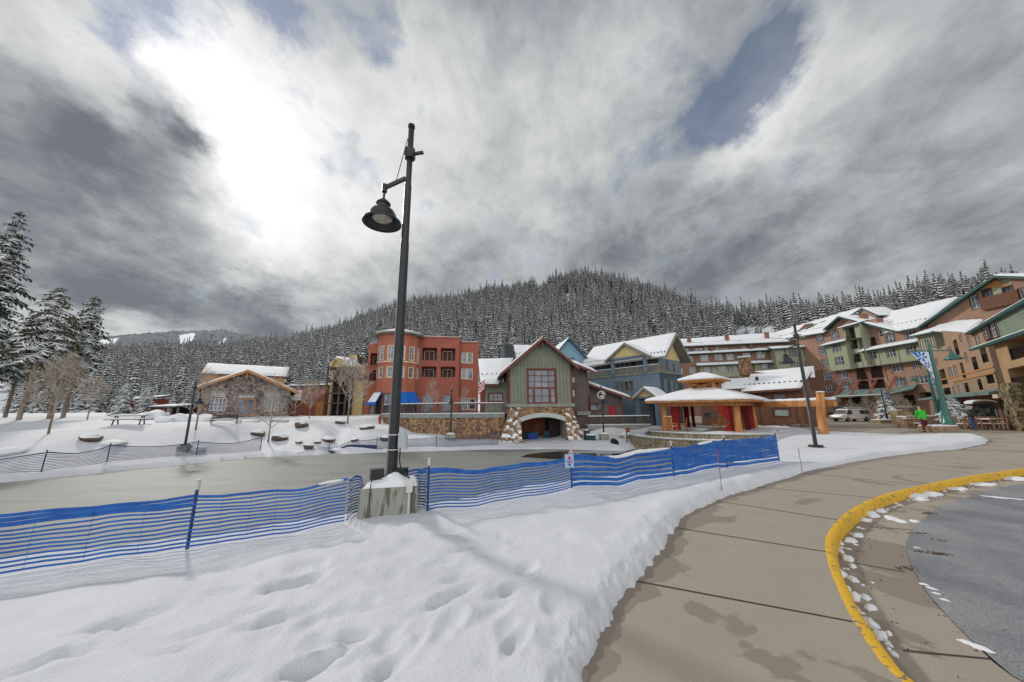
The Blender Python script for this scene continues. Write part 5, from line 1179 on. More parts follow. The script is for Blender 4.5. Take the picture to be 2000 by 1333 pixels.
# ------------------------------------------------------------------ brown restaurant with the big chimney
F = Fac((26.7, 40.4), (30.4, 35.3))
t = thing('brown_restaurant', 'brown board building with a wide snowy roof behind the timber pavilion', 'building', F.P(4, -.4))
zE = F.uz(*z6(1230, 250))[1]; uR = F.uz(*z6(1475, 300))[0]; h1 = RZ(F, z6, 1232, 278, 1345, 334); h2 = RZ(F, z6, 1250, 404, 1366, 450)
mb = MB(); wall(mb, F, 0, uR, -.6, zE, [h1, h2], .15); shell(mb, F, 0, uR, -.6, zE, 5)
mb.build('wall', brownpan, t)
win(F, t, h1, 1, 1, brownpan, fr=.06, trim=brownroof, tw=.15); o = win(F, t, h2, 1, 1, whiteM, fr=.05, trim=brownroof, tw=.22, name='serving_hatch')
mb = MB(); fbox(mb, F, h2[0] + .05, h2[1] - .05, h2[2] + .05, h2[3] - .05, -.1, -.04); mb.build('hatch_shutter', mat('pale_shutter', (.42, .50, .52), rough=.5), t)
mb = MB()
for x in (.6, 1.6, uR - .8, uR - .1): fbox(mb, F, x, x + .12, -.6, zE, .001, .06)
fbox(mb, F, 0, uR, zE - .5, zE - .3, .001, .08)
mb.build('board', brownroof, t)
mb = MB(); fbox(mb, F, uR * .55, uR + .05, -.8, .05, .001, .16); mb.build('stone_plinth', stoneG, t)
roofquad(t, [PZ(F, z6, 985, 262, 1.0), PZ(F, z6, 1462, 232, 1.0), PZ(F, z6, 1545, 105, -5), PZ(F, z6, 1062, 130, -5)], brownroof, snow=.22, guard=.25)
roofquad(t, [PZ(F, z6, 1500, 155, -3.5), PZ(F, z6, 1572, 150, -3.5), PZ(F, z6, 1560, 62, -7), PZ(F, z6, 1090, 106, -7)], brownroof, snow=.1, name='upper_roof')
mb = MB(); p = PZ(F, z6, 1120, 205, -2.0); mb.tube([p, p + Vector((0, 0, .9))], .16, 10); mb.tube([p, p + Vector((0, 0, .12))], .28, 10); mb.build('flue', darkmetal, t)
# lower wing that runs left behind the pavilion
FW = Fac(at(1372, 830, 43)[:2], F.P(0, 0)[:2])
hs = [RZ(FW, z6, 700, 432, 790, 468)]
zW = FW.uz(*z6(850, 325))[1]
mb = MB(); wall(mb, FW, 0, FW.len, -.6, zW, hs, .15); shell(mb, FW, 0, FW.len, -.6, zW, 4); mb.build('wing_wall', brownpan, t)
win(FW, t, hs[0], 2, 1, brownroof)
a = PZ(FW, z6, 822, 243, .8); b_ = PZ(FW, z6, 1150, 345, .8)
b_.z = a.z; roofquad(t, [a, b_, FW.P((b_ - FW.o).dot(FW.u), a.z + 1.5, -4), FW.P((a - FW.o).dot(FW.u), a.z + 1.5, -4)], brownroof, snow=.16, name='wing_roof', t=.4)
mb = MB(); r_ = RZ(FW, z6, 1095, 300, 1150, 325, 1.0); fbox(mb, FW, r_[0], r_[1], r_[2], r_[3], .2, 1.2); mb.build('roof_box', greyc, t)
t = thing('stone_chimney', 'broad fieldstone chimney stack rising behind the brown restaurant roof', 'chimney', F.P(-.5, 3, -4))
FC = Fac(at(1440, 750, 47)[:2], at(1471, 750, 46)[:2]); 
mb = MB(); a = RZ(FC, z6, 962, 4, 1084, 128); b_ = RZ(FC, z6, 975, 128, 1010, 190)
fbox(mb, FC, a[0], a[1], a[2], a[3], -1.6, 0); fbox(mb, FC, b_[0], b_[1], -.5, a[2], -1.6, -.05); fbox(mb, FC, b_[0], a[1] - .3, -.5, a[2], -1.5, -.2); mb.build('stack', stoneM, t)
mb = MB(); fbox(mb, FC, a[0] - .1, a[1] + .1, a[3] + .002, a[3] + .15, -1.7, .1); c_ = mb.build('cap', capM, t)
mb = MB(); fbox(mb, FC, a[0], a[1], a[3] + .153, a[3] + .3, -1.6, 0); mb.build('cap_snow', snowM, c_)

# ------------------------------------------------------------------ long lodge, rear range (seen square on above the pavilion)
FA = Fac((43.0, 99.0), (74.5, 89.0)); U = FA.len
t = thing('rear_lodge', 'long five-storey brown and pale green lodge with snowy ledges behind the restaurant', 'building', FA.P(U / 2, -.5))
def rz2(a, b, c, d, out=0.0): return RZ(FA, z2, a, b, c, d, out)
row1 = [rz2(a, 410, b, 452) for a, b in ((165, 240), (290, 385), (435, 495), (540, 650), (690, 755), (815, 915))]
row1b = [rz2(945, 370, 1100, 400), rz2(1130, 362, 1190, 390)]
row2 = [rz2(195, 495, 275, 545), rz2(345, 485, 432, 542), rz2(483, 477, 572, 532), rz2(606, 473, 688, 530), rz2(766, 462, 855, 512), rz2(906, 455, 1002, 512)]
row3 = [rz2(378, 600, 455, 657), rz2(517, 590, 625, 645), rz2(667, 585, 722, 640), rz2(950, 575, 1060, 615), rz2(1105, 562, 1190, 608), rz2(130, 612, 172, 668), rz2(232, 604, 306, 664)]
row4 = [rz2(145, 735, 175, 790), rz2(232, 735, 300, 790)]
zt = FA.uz(*z2(690, 372))[1]; hol = row1 + row2 + row3 + row4
mb = MB(); wall(mb, FA, 0, U + 1, -1, zt, hol, .3); shell(mb, FA, 0, U + 1, -1, zt, 14); mb.build('wall', brn2, t)
for i, h in enumerate(row1): win(FA, t, h, 2, 1, brownroof, inset=.25)
for h in row2 + row3 + row4: win(FA, t, h, 3, 2, whiteM, inset=.1, trim=brownroof, tw=.08)
mb = MB()                                            # pale green cladding panels, proud of the brown wall
g3 = rz2(340, 590, 740, 695); g4 = rz2(885, 560, 1245, 690); zg0, zg1 = g3[2], g3[3]
for (a, b) in ((g3[0], g3[1]), (g4[0], U)):
    cuts = [(h[0] - .15, h[1] + .15, h[2] - .12, h[3] + .12) for h in row3 if h[0] > a and h[1] < b]
    wall(mb, FA, a, b, zg0, zg1, cuts, .12, out=.12)
    fbox(mb, FA, a, b, zg0 - .05, zg0, .0, .16)
for (a, b) in ((rz2(385, 400, 432, 450)), (rz2(500, 400, 530, 450)), (rz2(760, 395, 812, 450)), (rz2(920, 390, 1000, 440))) if False else ():
    pass
mb.build('green_panel', paleg, t)
mb = MB()
for a, b in ((385, 430), (495, 538), (757, 812), (918, 945)):
    r_ = rz2(a, 400, b, 450); fbox(mb, FA, r_[0], r_[1], r_[2], r_[3], .001, .1)
mb.build('green_pier', paleg, t)
roofquad(t, [PZ(FA, z2, 118, 394, 1.2), PZ(FA, z2, 1250, 345, 1.2), PZ(FA, z2, 1100, 262, -8), PZ(FA, z2, 90, 332, -8)], greenroof, snow=.35, guard=.2)
for (a, b, c, d) in ((170, 470, 1065, 428), (312, 588, 1215, 545)):
    p, q = PZ(FA, z2, a, b, 1.3), PZ(FA, z2, c, d, 1.3); q.z = p.z = (p.z + q.z) / 2; u0 = (p - FA.o).dot(FA.u); u1 = (q - FA.o).dot(FA.u)
    roofquad(t, [p, q, FA.P(u1, p.z + .8, 0), FA.P(u0, p.z + .8, 0)], greenroof, snow=.22, t=.2, name='ledge_roof')
FK = FA.off(3.0); k = RZ(FK, z7, 118, 600, 432, 745); kh = [RZ(FK, z7, 226, 612, 286, 655), RZ(FK, z7, 330, 603, 380, 645), RZ(FK, z7, 235, 700, 300, 725), RZ(FK, z7, 340, 690, 395, 722)]
mb = MB(); wall(mb, FK, k[0], k[1], k[2], k[3], kh, .12); shell(mb, FK, k[0], k[1], k[2], k[3], 3); mb.build('corner_bay', paleg, t)
mb = MB(); fbox(mb, FA, k[0] + 1.5, k[1] + .6, -1, k[2] - .01, .0, 2.6); mb.build('corner_wall', tan2, t)
for h in kh: win(FK, t, h, 3, 2, whiteM, trim=brownroof, tw=.08)
roofquad(t, [FK.P(k[0] - .7, k[3] + .02, .8), FK.P(k[1] + .7, k[3] + .02, .8), FK.P(k[1] + .7, k[3] + 1.1, -3), FK.P(k[0] - .7, k[3] + 1.1, -3)], greenroof, snow=.25, name='ledge_roof')
mb = MB()
for x, y in ((237, 350), (615, 325), (1015, 302)): p = PZ(FA, z2, x, y, -2); mb.box(p + Vector((0, 0, .2)), (.8, .8, 2.2))
for x, y in ((460, 440), (855, 412), (1285, 375)): p = PZ(FA, z2, x, y, .6); mb.box(p + Vector((0, 0, .3)), (.7, .7, 1.3))
mb.build('chimney', brownpan, t)

# ------------------------------------------------------------------ main lodge (its front runs towards us on the right)
FB = Fac((74.5, 89.5), (72.2, 38.0)); U = FB.len
t = thing('main_lodge', 'big gabled brown lodge with pale green bays, red-brown struts and snow-covered roofs', 'building', FB.P(25, -.5))
def r7(a, b, c, d, out=0.0): return RZ(FB, z7, a, b, c, d, out)
def p7(x, y, out=0.0): return PZ(FB, z7, x, y, out)
w5 = [r7(420, 500, 482, 548), r7(527, 475, 592, 526), r7(917, 497, 1000, 553), r7(1062, 475, 1150, 528)]
w4 = [r7(440, 590, 497, 636), r7(532, 564, 605, 614), r7(922, 602, 1000, 655), r7(1067, 580, 1152, 633)]
w3 = [r7(457, 678, 515, 725), r7(555, 664, 625, 710), r7(965, 714, 1055, 762), r7(1118, 697, 1180, 746)]
w2 = [r7(472, 770, 540, 820), r7(585, 758, 655, 806), r7(990, 810, 1080, 866), r7(1138, 800, 1235, 848)]
w1 = [r7(490, 864, 555, 910), r7(600, 852, 668, 902)]
b5 = [r7(760, 528, 865, 590)]; b4 = [r7(765, 622, 862, 672)]; b2 = [r7(705, 742, 800, 820), r7(808, 725, 915, 805)]; b1 = [r7(720, 835, 812, 888), r7(820, 826, 925, 880)]
gnd = [r7(600, 955, 760, 1000), r7(1008, 935, 1145, 1003), r7(1165, 915, 1270, 970), r7(500, 1060, 550, 1105), r7(1110, 1035, 1150, 1090)]
zt = FB.uz(*z7(470, 478))[1]; zt2 = FB.uz(*z7(1060, 470))[1]; uS = FB.uz(*z7(1000, 500))[0]; uG = FB.uz(*z7(1155, 500))[0]
uM = FB.uz(*z7(930, 700))[0]
mb = MB(); allh = w5 + w4 + w3 + w2 + w1 + [b + (1.5,) for b in b5 + b4 + b2 + b1] + [g + (1.2,) for g in gnd]
wall(mb, FB, 0, uM, -1, zt, allh, .15); wall(mb, FB, uM, U, -1, zt2 - .1, allh, .15); shell(mb, FB, 0, U, -1, zt2 - .1, 16, top=False)
mb.build('wall', tan2, t)
for h in w5 + w4 + w3 + w2 + w1: win(FB, t, h, 3, 2, whiteM, inset=.08, trim=redtrim, tw=.07)
for b in b5 + b4 + b2 + b1: balcony(FB, t, b, brownroof, darkmetal, brownpan, 1.4)
for g in gnd:
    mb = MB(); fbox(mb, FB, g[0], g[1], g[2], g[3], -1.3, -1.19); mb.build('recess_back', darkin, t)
# bands of other cladding: darker below left, stone course, buff at the ground
mb = MB(); d_ = r7(430, 755, 935, 925); wall(mb, FB, d_[0] - 3, d_[1], d_[2], d_[3], allh, .05, out=.04); mb.build('umber_band', brn2, t)
mb = MB(); s_ = r7(545, 815, 700, 850); wall(mb, FB, s_[0], s_[1] , s_[2], s_[3], allh, .05, out=.08); mb.build('stone_course', stoneG, t); mb = MB(); s_ = r7(540, 985, 1000, 1060); wall(mb, FB, s_[0], s_[1], s_[2] , s_[3], gnd, .1, out=.12); mb.build('stone_course', stoneG, t)
# green projecting bays
def bay(rects, topz, botz, u0, u1, out, m, name='green_bay'):
    mb = MB(); wall(mb, FB, u0, u1, botz, topz, [(h[0] - .02, h[1] + .02, h[2] - .02, h[3] + .02, out - .0) for h in rects], .1, out=out)
    for x in (u0, u1): mb.poly([FB.P(x, botz, 0), FB.P(x, botz, out), FB.P(x, topz, out), FB.P(x, topz, 0)])
    for z_ in (botz, topz): mb.poly([FB.P(u0, z_, 0), FB.P(u1, z_, 0), FB.P(u1, z_, out), FB.P(u0, z_, out)])
    n_ = max(2, int((u1 - u0) / 3.2))
    o = mb.build(name, m, t); b_ = MB()
    for i in range(n_ + 1):
        x = u0 + (u1 - u0 - .15) * i / n_
        if not any(h[0] - .1 < x + .07 < h[1] + .1 for h in rects): fbox(b_, FB, x, x + .15, botz, topz, out + .001, out + .05)
    fbox(b_, FB, u0, u1, botz - .18, botz, out - .2, out + .06); b_.build('trim', greytrim, o)
oo = .9
h3 = [r7(555, 664, 625, 710, oo), r7(652, 645, 750, 692, oo), r7(925, 604, 1000, 655, oo), r7(1068, 582, 1152, 633, oo), r7(535, 566, 605, 614, oo), r7(637, 545, 728, 595, oo), r7(770, 625, 862, 668, oo)]
zb3 = (FB.uz(*z7(528, 752), oo)[1] + FB.uz(*z7(1150, 686), oo)[1]) / 2; zt3 = FB.uz(*z7(950, 605), oo)[1] + .5; zt3b = FB.uz(*z7(560, 560), oo)[1]
uA = FB.uz(*z7(505, 680), oo)[0]; uB = FB.uz(*z7(752, 680), oo)[0]; uC = FB.uz(*z7(1185, 640), oo)[0]
bay([h for h in h3 if h[0] < uB], zt3b, zb3, uA, uB, oo, paleg); bay([h for h in h3 if h[0] >= uB], zt3, zb3, uB + .02, uC, oo, paleg)
for h in h3: 
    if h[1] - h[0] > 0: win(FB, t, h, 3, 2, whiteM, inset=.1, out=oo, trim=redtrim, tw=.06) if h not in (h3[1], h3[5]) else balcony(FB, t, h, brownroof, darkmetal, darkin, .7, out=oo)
o2 = 1.8; hT = [r7(625, 452, 712, 520, o2)]; u0 = FB.uz(*z7(612, 450), o2)[0]; u1 = FB.uz(*z7(735, 450), o2)[0]; zt4 = FB.uz(*z7(680, 428), o2)[1]
mb = MB(); wall(mb, FB, u0, u1, zt3b, zt4, [hT[0] + (1.2,)], .3, out=o2)
for x in (u0, u1): mb.poly([FB.P(x, zb3, oo), FB.P(x, zb3, o2), FB.P(x, zt4, o2), FB.P(x, zt4, 0), FB.P(x, zt3b, 0)])
mb.poly([FB.P(u0, zt3b, 0), FB.P(u1, zt3b, 0), FB.P(u1, zt3b, o2), FB.P(u0, zt3b, o2)]); mb.build('tower_bay', paleg, t)
balcony(FB, t, hT[0], brownroof, darkmetal, darkin, 1.0, out=o2)
roofquad(t, [FB.P(u0 - .6, zt4, o2 + .6), FB.P(u1 + .3, zt4, o2 + .6), FB.P(u1 + .3, zt4 + .7, 0), FB.P(u0 - .6, zt4 + .7, 0)], greenroof, snow=.22, name='bay_roof')
roofquad(t, [FB.P(uA - .5, zt3b, oo + .8), FB.P(u0 + .1, zt3b, oo + .8), FB.P(u0 + .1, zt3b + .7, 0), FB.P(uA - .5, zt3b + .7, 0)], greenroof, snow=.22, name='bay_roof')
roofquad(t, [FB.P(uB + .2, zt3, oo + .8), FB.P(uC + .5, zt3, oo + .8), FB.P(uC + .5, zt3 + .8, 0), FB.P(uB + .2, zt3 + .8, 0)], greenroof, snow=.22, name='bay_roof')
# main roof: left slope, ridge, and the section between the two gables
zr_ = zt + 5.0
roofquad(t, [p7(105, 537, 1), p7(480, 480, 1), p7(752, 300, -8), p7(112, 488, -8)], greenroof, snow=.35, guard=.22)
roofquad(t, [p7(995, 474, 1), p7(1168, 440, 1), p7(1452, 224, -8), p7(790, 372, -8)], greenroof, snow=.35, guard=.22)
# first gable
gp = FB.uz(*z7(580, 362), 1.1); gl = FB.uz(*z7(472, 456), 1.1); gr = FB.uz(*z7(1000, 470), 1.1)
mb = MB(); mb.poly([FB.P(gl[0] + .3, zt - .05, .02), FB.P(gr[0] - .3, zt2, .02), FB.P(gp[0], gp[1] - .2, .02)]); mb.build('gable_wall', tan2, t)
gable(FB, t, gl[0], gl[1], gp[0], gp[1], gr[0], gr[1], 1.1, 9, greenroof, greenroof, snow=.25, fw=.3)
# small rear dormer peak
gp2 = FB.uz(*z7(750, 302), -4); gable(FB, t, gp2[0] - 2.8, gp2[1] - 2.6, gp2[0], gp2[1], gp2[0] + 3.2, gp2[1] - 2.6, -4, 9, greenroof, greenroof, snow=.25, name='dormer_roof')
mb = MB(); mb.poly([FB.P(gp2[0] - 2.6, gp2[1] - 2.7, -4.2), FB.P(gp2[0] + 3, gp2[1] - 2.7, -4.2), FB.P(gp2[0], gp2[1] - .1, -4.2)]); mb.build('dormer_wall', tan2, t)
# big right-hand gable
gp = FB.uz(*z7(1700, 68), 1.0); gl = FB.uz(*z7(1150, 442), 1.0); sl_ = (gp[1] - gl[1]) / (gp[0] - gl[0]); uR = gp[0] + (gp[0] - gl[0])
wt = [r7(1530, 222, 1612, 300), r7(1620, 178, 1703, 235), r7(1768, 160, 1858, 215), r7(1885, 168, 1960, 235), r7(1185, 425, 1240, 490)]
mb = MB(); zq = zt2 - .1
# gable wall cut as stacked strips so the windows stay real openings
def zrf(u): return gp[1] - .2 - abs(u - gp[0]) * sl_
us = sorted(set([gl[0] + .3, gp[0], uR] + [v for h in wt for v in (h[0], h[1])])); us = [u for u in us if gl[0] + .2 < u <= uR]
for a, b in zip(us, us[1:]):
    hh = sorted([h for h in wt if h[0] <= (a + b) / 2 <= h[1]], key=lambda h: h[2]); lo = zq
    for h in hh: mb.poly([FB.P(a, lo), FB.P(b, lo), FB.P(b, h[2]), FB.P(a, h[2])]); lo = h[3]
    mb.poly([FB.P(a, lo), FB.P(b, lo), FB.P(b, zrf(b)), FB.P(a, zrf(a))])
mb.build('gable_wall', tan2, t)
for i, h in enumerate(wt): win(FB, t, h, 2, 2 if i in (0, 3) else 1, whiteM if i in (0, 3) else greenroof, inset=.1, trim=brownroof, tw=.14)
mb = MB(); q2 = r7(1602, 150, 1880, 262, .03); wall(mb, FB, q2[0], q2[1], q2[2], q2[3], [(h[0]-.15, h[1]+.15, h[2]-.15, h[3]+.15) for h in wt], .02, out=.03); mb.build('green_panel', paleg, t)
mb = MB(); a = p7(1600, 160, .05); q = [FB.P(*FB.uz(*z7(x, y)), .05) for x, y in ((1615, 165), (1720, 98), (1830, 140))]; mb.extr(q, FB.n * .06); mb.build('louvre_panel', orangew, t)
mb = MB(); r_ = r7(1600, 236, 1900, 262, .3); fbox(mb, FB, r_[0], r_[1], r_[2], r_[3], .01, .35); mb.build('balcony_front', brownroof, t)
gable(FB, t, gl[0], gl[1], gp[0], gp[1], uR, gl[1], 1.0, 15, greenroof, greenroof, snow=.3, fw=.35)
mb = MB()
for x, y in ((768, 378), (875, 410)): p = p7(x, y, -1.5); mb.box(p, (1.0, 1.0, 1.8)); 
mb.build('chimney', brownpan, t)
mb = MB(); a = p7(350, 440, -3); mb.slab([p7(290, 470, -2), p7(350, 475, -2), p7(400, 412, -5), p7(340, 420, -5)], .1); mb.build('skylight_curb', brownroof, t)
# lean-to awning over the ground floor, with red struts
za = FB.uz(*z7(700, 938), 3.4)[1]; zu = za + 1.3; u0 = FB.uz(*z7(540, 945), 3.4)[0]; u1 = FB.uz(*z7(935, 920), 3.4)[0]; u2 = FB.uz(*z7(1130, 872), 1.0)[0]
aw = roofquad(t, [FB.P(u0, za, 3.4), FB.P(u1, za, 3.4), FB.P(u1, zu, .2), FB.P(u0, zu, .2)], greenmet2, snow=0, t=.12, name='awning')
mb = MB(); mb.slab([FB.P(u1, za, 3.4), FB.P(u2, za + .9, 1.2), FB.P(u2, zu + .5, .2), FB.P(u1, zu, .2)], .12); mb.build('awning_wing', greenmet2, t)
mb = MB(); fbox(mb, FB, u0, u1, za + .003, za + .1, 3.2, 3.42); mb.build('awning_snow', snowM, aw)
mb = MB()
for x, x2 in ((555, 600), (665, 712), (790, 830), (920, 965)):
    a = PZ(FB, z7, x, 932, 3.0); b_ = FB.P((a - FB.o).dot(FB.u) - .2, zu + 2.2, .3); mb.bar(a, b_, .13, .13); mb.bar(a + FB.u * .4, b_ + FB.u * .4, .13, .13)
for x, y, x2, y2 in ((770, 735, 810, 830), (905, 715, 945, 830), (535, 765, 560, 850), (650, 750, 690, 850)): mb.bar(PZ(FB, z7, x, y, .3), PZ(FB, z7, x2, y2, 1.2), .14, .14)
mb.build('strut', mat('brick_red_timber', (.34, .095, .075), rough=.7), t)
mb = MB(); r_ = r7(1008, 985, 1145, 1022, .8); fbox(mb, FB, r_[0], r_[1], r_[2], r_[2] + .3, .01, 1.5); mb.build('balcony_slab', buff, t); railing(FB, t, r_[0], r_[1], r_[2] + .3, r_[2] + 1.3, 1.4, darkmetal, gap=.2, posts=3)

# ------------------------------------------------------------------ near wing of the lodge, right edge
FC = Fac((73.0, 60.2), (36.0, 20.5)); U = FC.len
t = thing('near_wing', 'buff and tan lodge wing with green gables and a stone pillar at the right edge', 'building', FC.P(20, -.3))
def r4(a, b, c, d, out=0.0): return RZ(FC, z4, a, b, c, d, out)
wn = [r4(482, 518, 526, 588), r4(542, 482, 594, 550), r4(600, 450, 664, 536), r4(427, 545, 466, 622), r4(282, 628, 324, 702), r4(366, 533, 391, 572), r4(406, 668, 435, 725), r4(280, 783, 321, 852), r4(322, 768, 361, 838), r4(185, 715, 205, 752), r4(357, 912, 398, 984), r4(313, 926, 354, 992), r4(195, 950, 232, 1010)]
bn = [r4(303, 528, 374, 676), r4(517, 628, 596, 732), r4(456, 703, 519, 792), r4(367, 745, 424, 862), r4(207, 800, 281, 903), r4(567, 825, 648, 896), r4(404, 896, 457, 973), r4(502, 868, 559, 948), r4(242, 938, 311, 998)]
cor = FC.uz(*z4(640, 800))[0]; uJ = FC.uz(*z4(165, 800))[0]
zt = FC.uz(*z4(405, 522))[1]
mb = MB(); uK = FC.uz(*z4(405, 522))[0]; ztL = FC.uz(*z4(290, 508))[1]; wall(mb, FC, uJ, uK, -1, zt, wn + [b + (1.3,) for b in bn], .12); e1_ = FC.uz(*z4(232, 495)); mb.poly([FC.P(e1_[0], zt), FC.P(uK, zt), FC.P(uK, zt + .25), FC.P(e1_[0], max(e1_[1], zt + .1))]); wall(mb, FC, uK, cor, -1, zt, wn + [b + (1.3,) for b in bn], .12); shell(mb, FC, uJ, cor, -1, zt, 9)
mb.build('wall', tanM, t)
for h in wn: win(FC, t, h, 2, 3, whiteM, inset=.07, trim=redtrim, tw=.06)
for b in bn: balcony(FC, t, b, brownroof, darkmetal, darkin, 1.25, 1)
# board-and-batten lower floors
mb = MB(); r_ = r4(300, 830, 640, 985); x = FC.uz(*z4(330, 900))[0]; zc1 = 4.95; zc0 = FC.uz(*z4(560, 960))[1]
ho = wn + bn
wall(mb, FC, x, cor, zc0, zc1, ho, .05, out=.04); y = x + .1
while y < cor:
    segs = [(zc0, zc1)]
    for h in ho:
        if h[0] - .08 < y < h[1] + .04: segs = [s for a_, b_ in segs for s in (((a_, min(b_, h[2] - .08)), (max(a_, h[3] + .08), b_)) if (h[2] < b_ and h[3] > a_) else ((a_, b_),)) if s[1] - s[0] > .05]
    for a_, b_ in segs: fbox(mb, FC, y, y + .06, a_, b_, .041, .075)
    y += .42
mb.build('battened_cladding', buff, t)
mb = MB(); fbox(mb, FC, x, cor + .05, zc1, zc1 + .22, .001, .12); fbox(mb, FC, uJ, cor, FC.uz(*z4(400, 690))[1] - 2.2, FC.uz(*z4(400, 690))[1] - 2.0, .001, .06)
mb.build('band', orangew, t)
# roof: gable edge rising to the right, ridge outside the picture
a = FC.uz(*z4(405, 516), .45); b_ = FC.uz(*z4(863, 250), .45); sl_ = (b_[1] - a[1]) / (b_[0] - a[0]); uP = U + 1.5; zP = a[1] + sl_ * (uP - a[0])
mb = MB(); mb.slab([FC.P(a[0], a[1], .45), FC.P(uP, zP, .45), FC.P(uP, zP, -8), FC.P(a[0], a[1], -8)], .25); o = mb.build('roof', greenroof, t)
mb = MB(); up = Vector((0, 0, .003)); snowslab(mb, [FC.P(a[0], a[1], .42) + up, FC.P(uP, zP, .42) + up, FC.P(uP, zP, -8) + up, FC.P(a[0], a[1], -8) + up], .25); mb.build('roof_snow', snowM, o, smooth=True)
uGG = FC.uz(*z4(672, 470))[0]; mb = MB(); mb.poly([FC.P(a[0] + .3, zt - .02, .03), FC.P(uGG, zt - .02, .03), FC.P(uGG, a[1] - .2 + sl_ * (uGG - a[0]), .03)]); mb.build('gable_end', tanM, t); mb = MB(); mb.poly([FC.P(uGG, zt - 2.9, .06), FC.P(U, zt - 2.9, .06), FC.P(U, a[1] - .3 + sl_ * (U - a[0]), .06), FC.P(uGG, a[1] - .25 + sl_ * (uGG - a[0]), .06)]); mb.build('gable_wall', deepg, t)
# left part roof with hexagonal bay
zb_ = FC.uz(*z4(235, 492), .8)[1]; uA = FC.uz(*z4(150, 490), .8)[0]
roofquad(t, [at(1818, 647, 54), at(1886, 652, 44.5), at(1922, 626, 47.5), at(1842, 630, 60)], greenroof, snow=.3)
F5 = FB.off(4.5); r_ = RZ(F5, z4, 50, 575, 205, 665); zb5 = F5.uz(*z4(130, 688))[1]; zt5 = F5.uz(*z4(150, 512))[1]; wd_ = (r_[1] - r_[0]) / 3
hs = [(r_[0] + wd_ * k + .25, r_[0] + wd_ * (k + 1) - .25, zb5 + 1.2, zt5 - .6) for k in range(3)]
mb = MB(); wall(mb, F5, r_[0], r_[1], zb5, zt5, hs, .1); shell(mb, F5, r_[0], r_[1], zb5, zt5, 4.4); mb.poly([F5.P(r_[0], zb5), F5.P(r_[1], zb5), F5.P(r_[1], zb5, -4.4), F5.P(r_[0], zb5, -4.4)]); mb.build('corner_bay', paleg, t)
for h in hs: win(F5, t, h, 2, 2, whiteM, inset=.08, trim=redtrim, tw=.06)
roofquad(t, [F5.P(r_[0] - .6, zt5 + .02, .6), F5.P(r_[1] + .5, zt5 + .02, .6), F5.P(r_[1] + .5, zt5 + 1.5, -4), F5.P(r_[0] - .6, zt5 + 1.5, -4)], greenroof, snow=.22, name='bay_roof')
# nearer projecting block with deep balconies
o3 = 1.6; c0 = FC.uz(*z4(690, 800), o3)[0]; ztp = FC.uz(*z4(690, 585), o3)[1]
bb = [RZ(FC, z4, 722, 575, 900, 690, o3), RZ(FC, z4, 735, 790, 905, 935, o3), RZ(FC, z4, 820, 1010, 905, 1090, o3)]
mb = MB(); bb2 = [(h[0], U - .5, h[2], h[3]) for h in bb]; wall(mb, FC, c0, U, -1, ztp, [b + (1.5,) for b in bb2], .2, out=o3); mb.poly([FC.P(c0, -1, 0), FC.P(c0, -1, o3), FC.P(c0, ztp, o3), FC.P(c0, ztp, 0)]); shell(mb, FC, c0, U, -1, ztp, o3 + 8, out=o3); mb.build('near_block', mat('tan_panel', (.44, .29, .155), (.38, .245, .13), rough=.8, scale=.8), t)
for b in bb2[:2]: balcony(FC, t, b, whiteM, darkmetal, darkin, 1.45, 3, out=o3)
p_ = FC.uz(*z4(440, 637), o3 + .5); q_ = FC.uz(*z4(863, 490), o3 + .5); s2 = (q_[1] - p_[1]) / (q_[0] - p_[0])
mb = MB(); mb.slab([FC.P(p_[0], p_[1], o3 + .5), FC.P(uP, p_[1] + s2 * (uP - p_[0]), o3 + .5), FC.P(uP, p_[1] + s2 * (uP - p_[0]) + .6, .0), FC.P(p_[0], p_[1] + .6, .0)], .25); o = mb.build('lower_roof', greenroof, t)
mb = MB(); snowslab(mb, [FC.P(p_[0], p_[1] + .003, o3 + .46), FC.P(uP, p_[1] + s2 * (uP - p_[0]) + .003, o3 + .46), FC.P(uP, p_[1] + s2 * (uP - p_[0]) + .603, .0), FC.P(p_[0], p_[1] + .603, .0)], .12); mb.build('roof_snow', snowM, o, smooth=True)
# awning over the shops and the dark shop fronts below
za = FC.uz(*z4(560, 968), 2.2)[1]; u0 = FC.uz(*z4(60, 1072), 2.2)[0]; u1 = FC.uz(*z4(585, 960), 2.2)[0]
roofquad(t, [FC.P(u0, za, 2.2), FC.P(u1, za, 2.2), FC.P(u1, za + .45, .15), FC.P(u0, za + .45, .15)], greenmet2, snow=0, t=.25, name='awning')
mb = MB(); hs = [(u0 + 1 + 2.6 * k, u0 + 3 + 2.6 * k, -.6, za - .6) for k in range(int((u1 - u0) / 2.6) - 0)]; hs = [h for h in hs if h[1] < u1]; wall(mb, FC, u0, u1 + 1.5, -.9, za - .1, hs, .1, out=.1); mb.build('shop_front', woodred, t)
for h in hs: win(FC, t, h, 2, 1, brownroof, inset=.05, out=.1, name='shop_window')
mb = MB(); g = random.Random(4)
ps = FC.uz(*z4(745, 1000), o3 + 1.6); 
def pile(u0_, u1_, z0_, z1_, o0_, o1_, m=0):
    fbox(mb, FC, u0_, u1_, z0_, z1_, o0_, o1_, m)
k0 = FC.uz(*z4(700, 1000), 3.2)[0]; k1 = FC.uz(*z4(770, 1000), 3.2)[0]; kz = FC.uz(*z4(720, 895), 3.2)[1]
pile(k0, k1, -.6, kz, 1.7, 3.2); pile(k0 - 2.8, k0 - 2.0, -.6, kz - .2, 1.8, 2.7)
o = mb.build('stone_pillar', mat('mossy_stone', (.36, .27, .16), (.10, .10, .06), c3=(.22, .18, .10), rough=.9, tex='stone', scale=3.2, bump=.9, snow=(.93, 3, .9)), t)
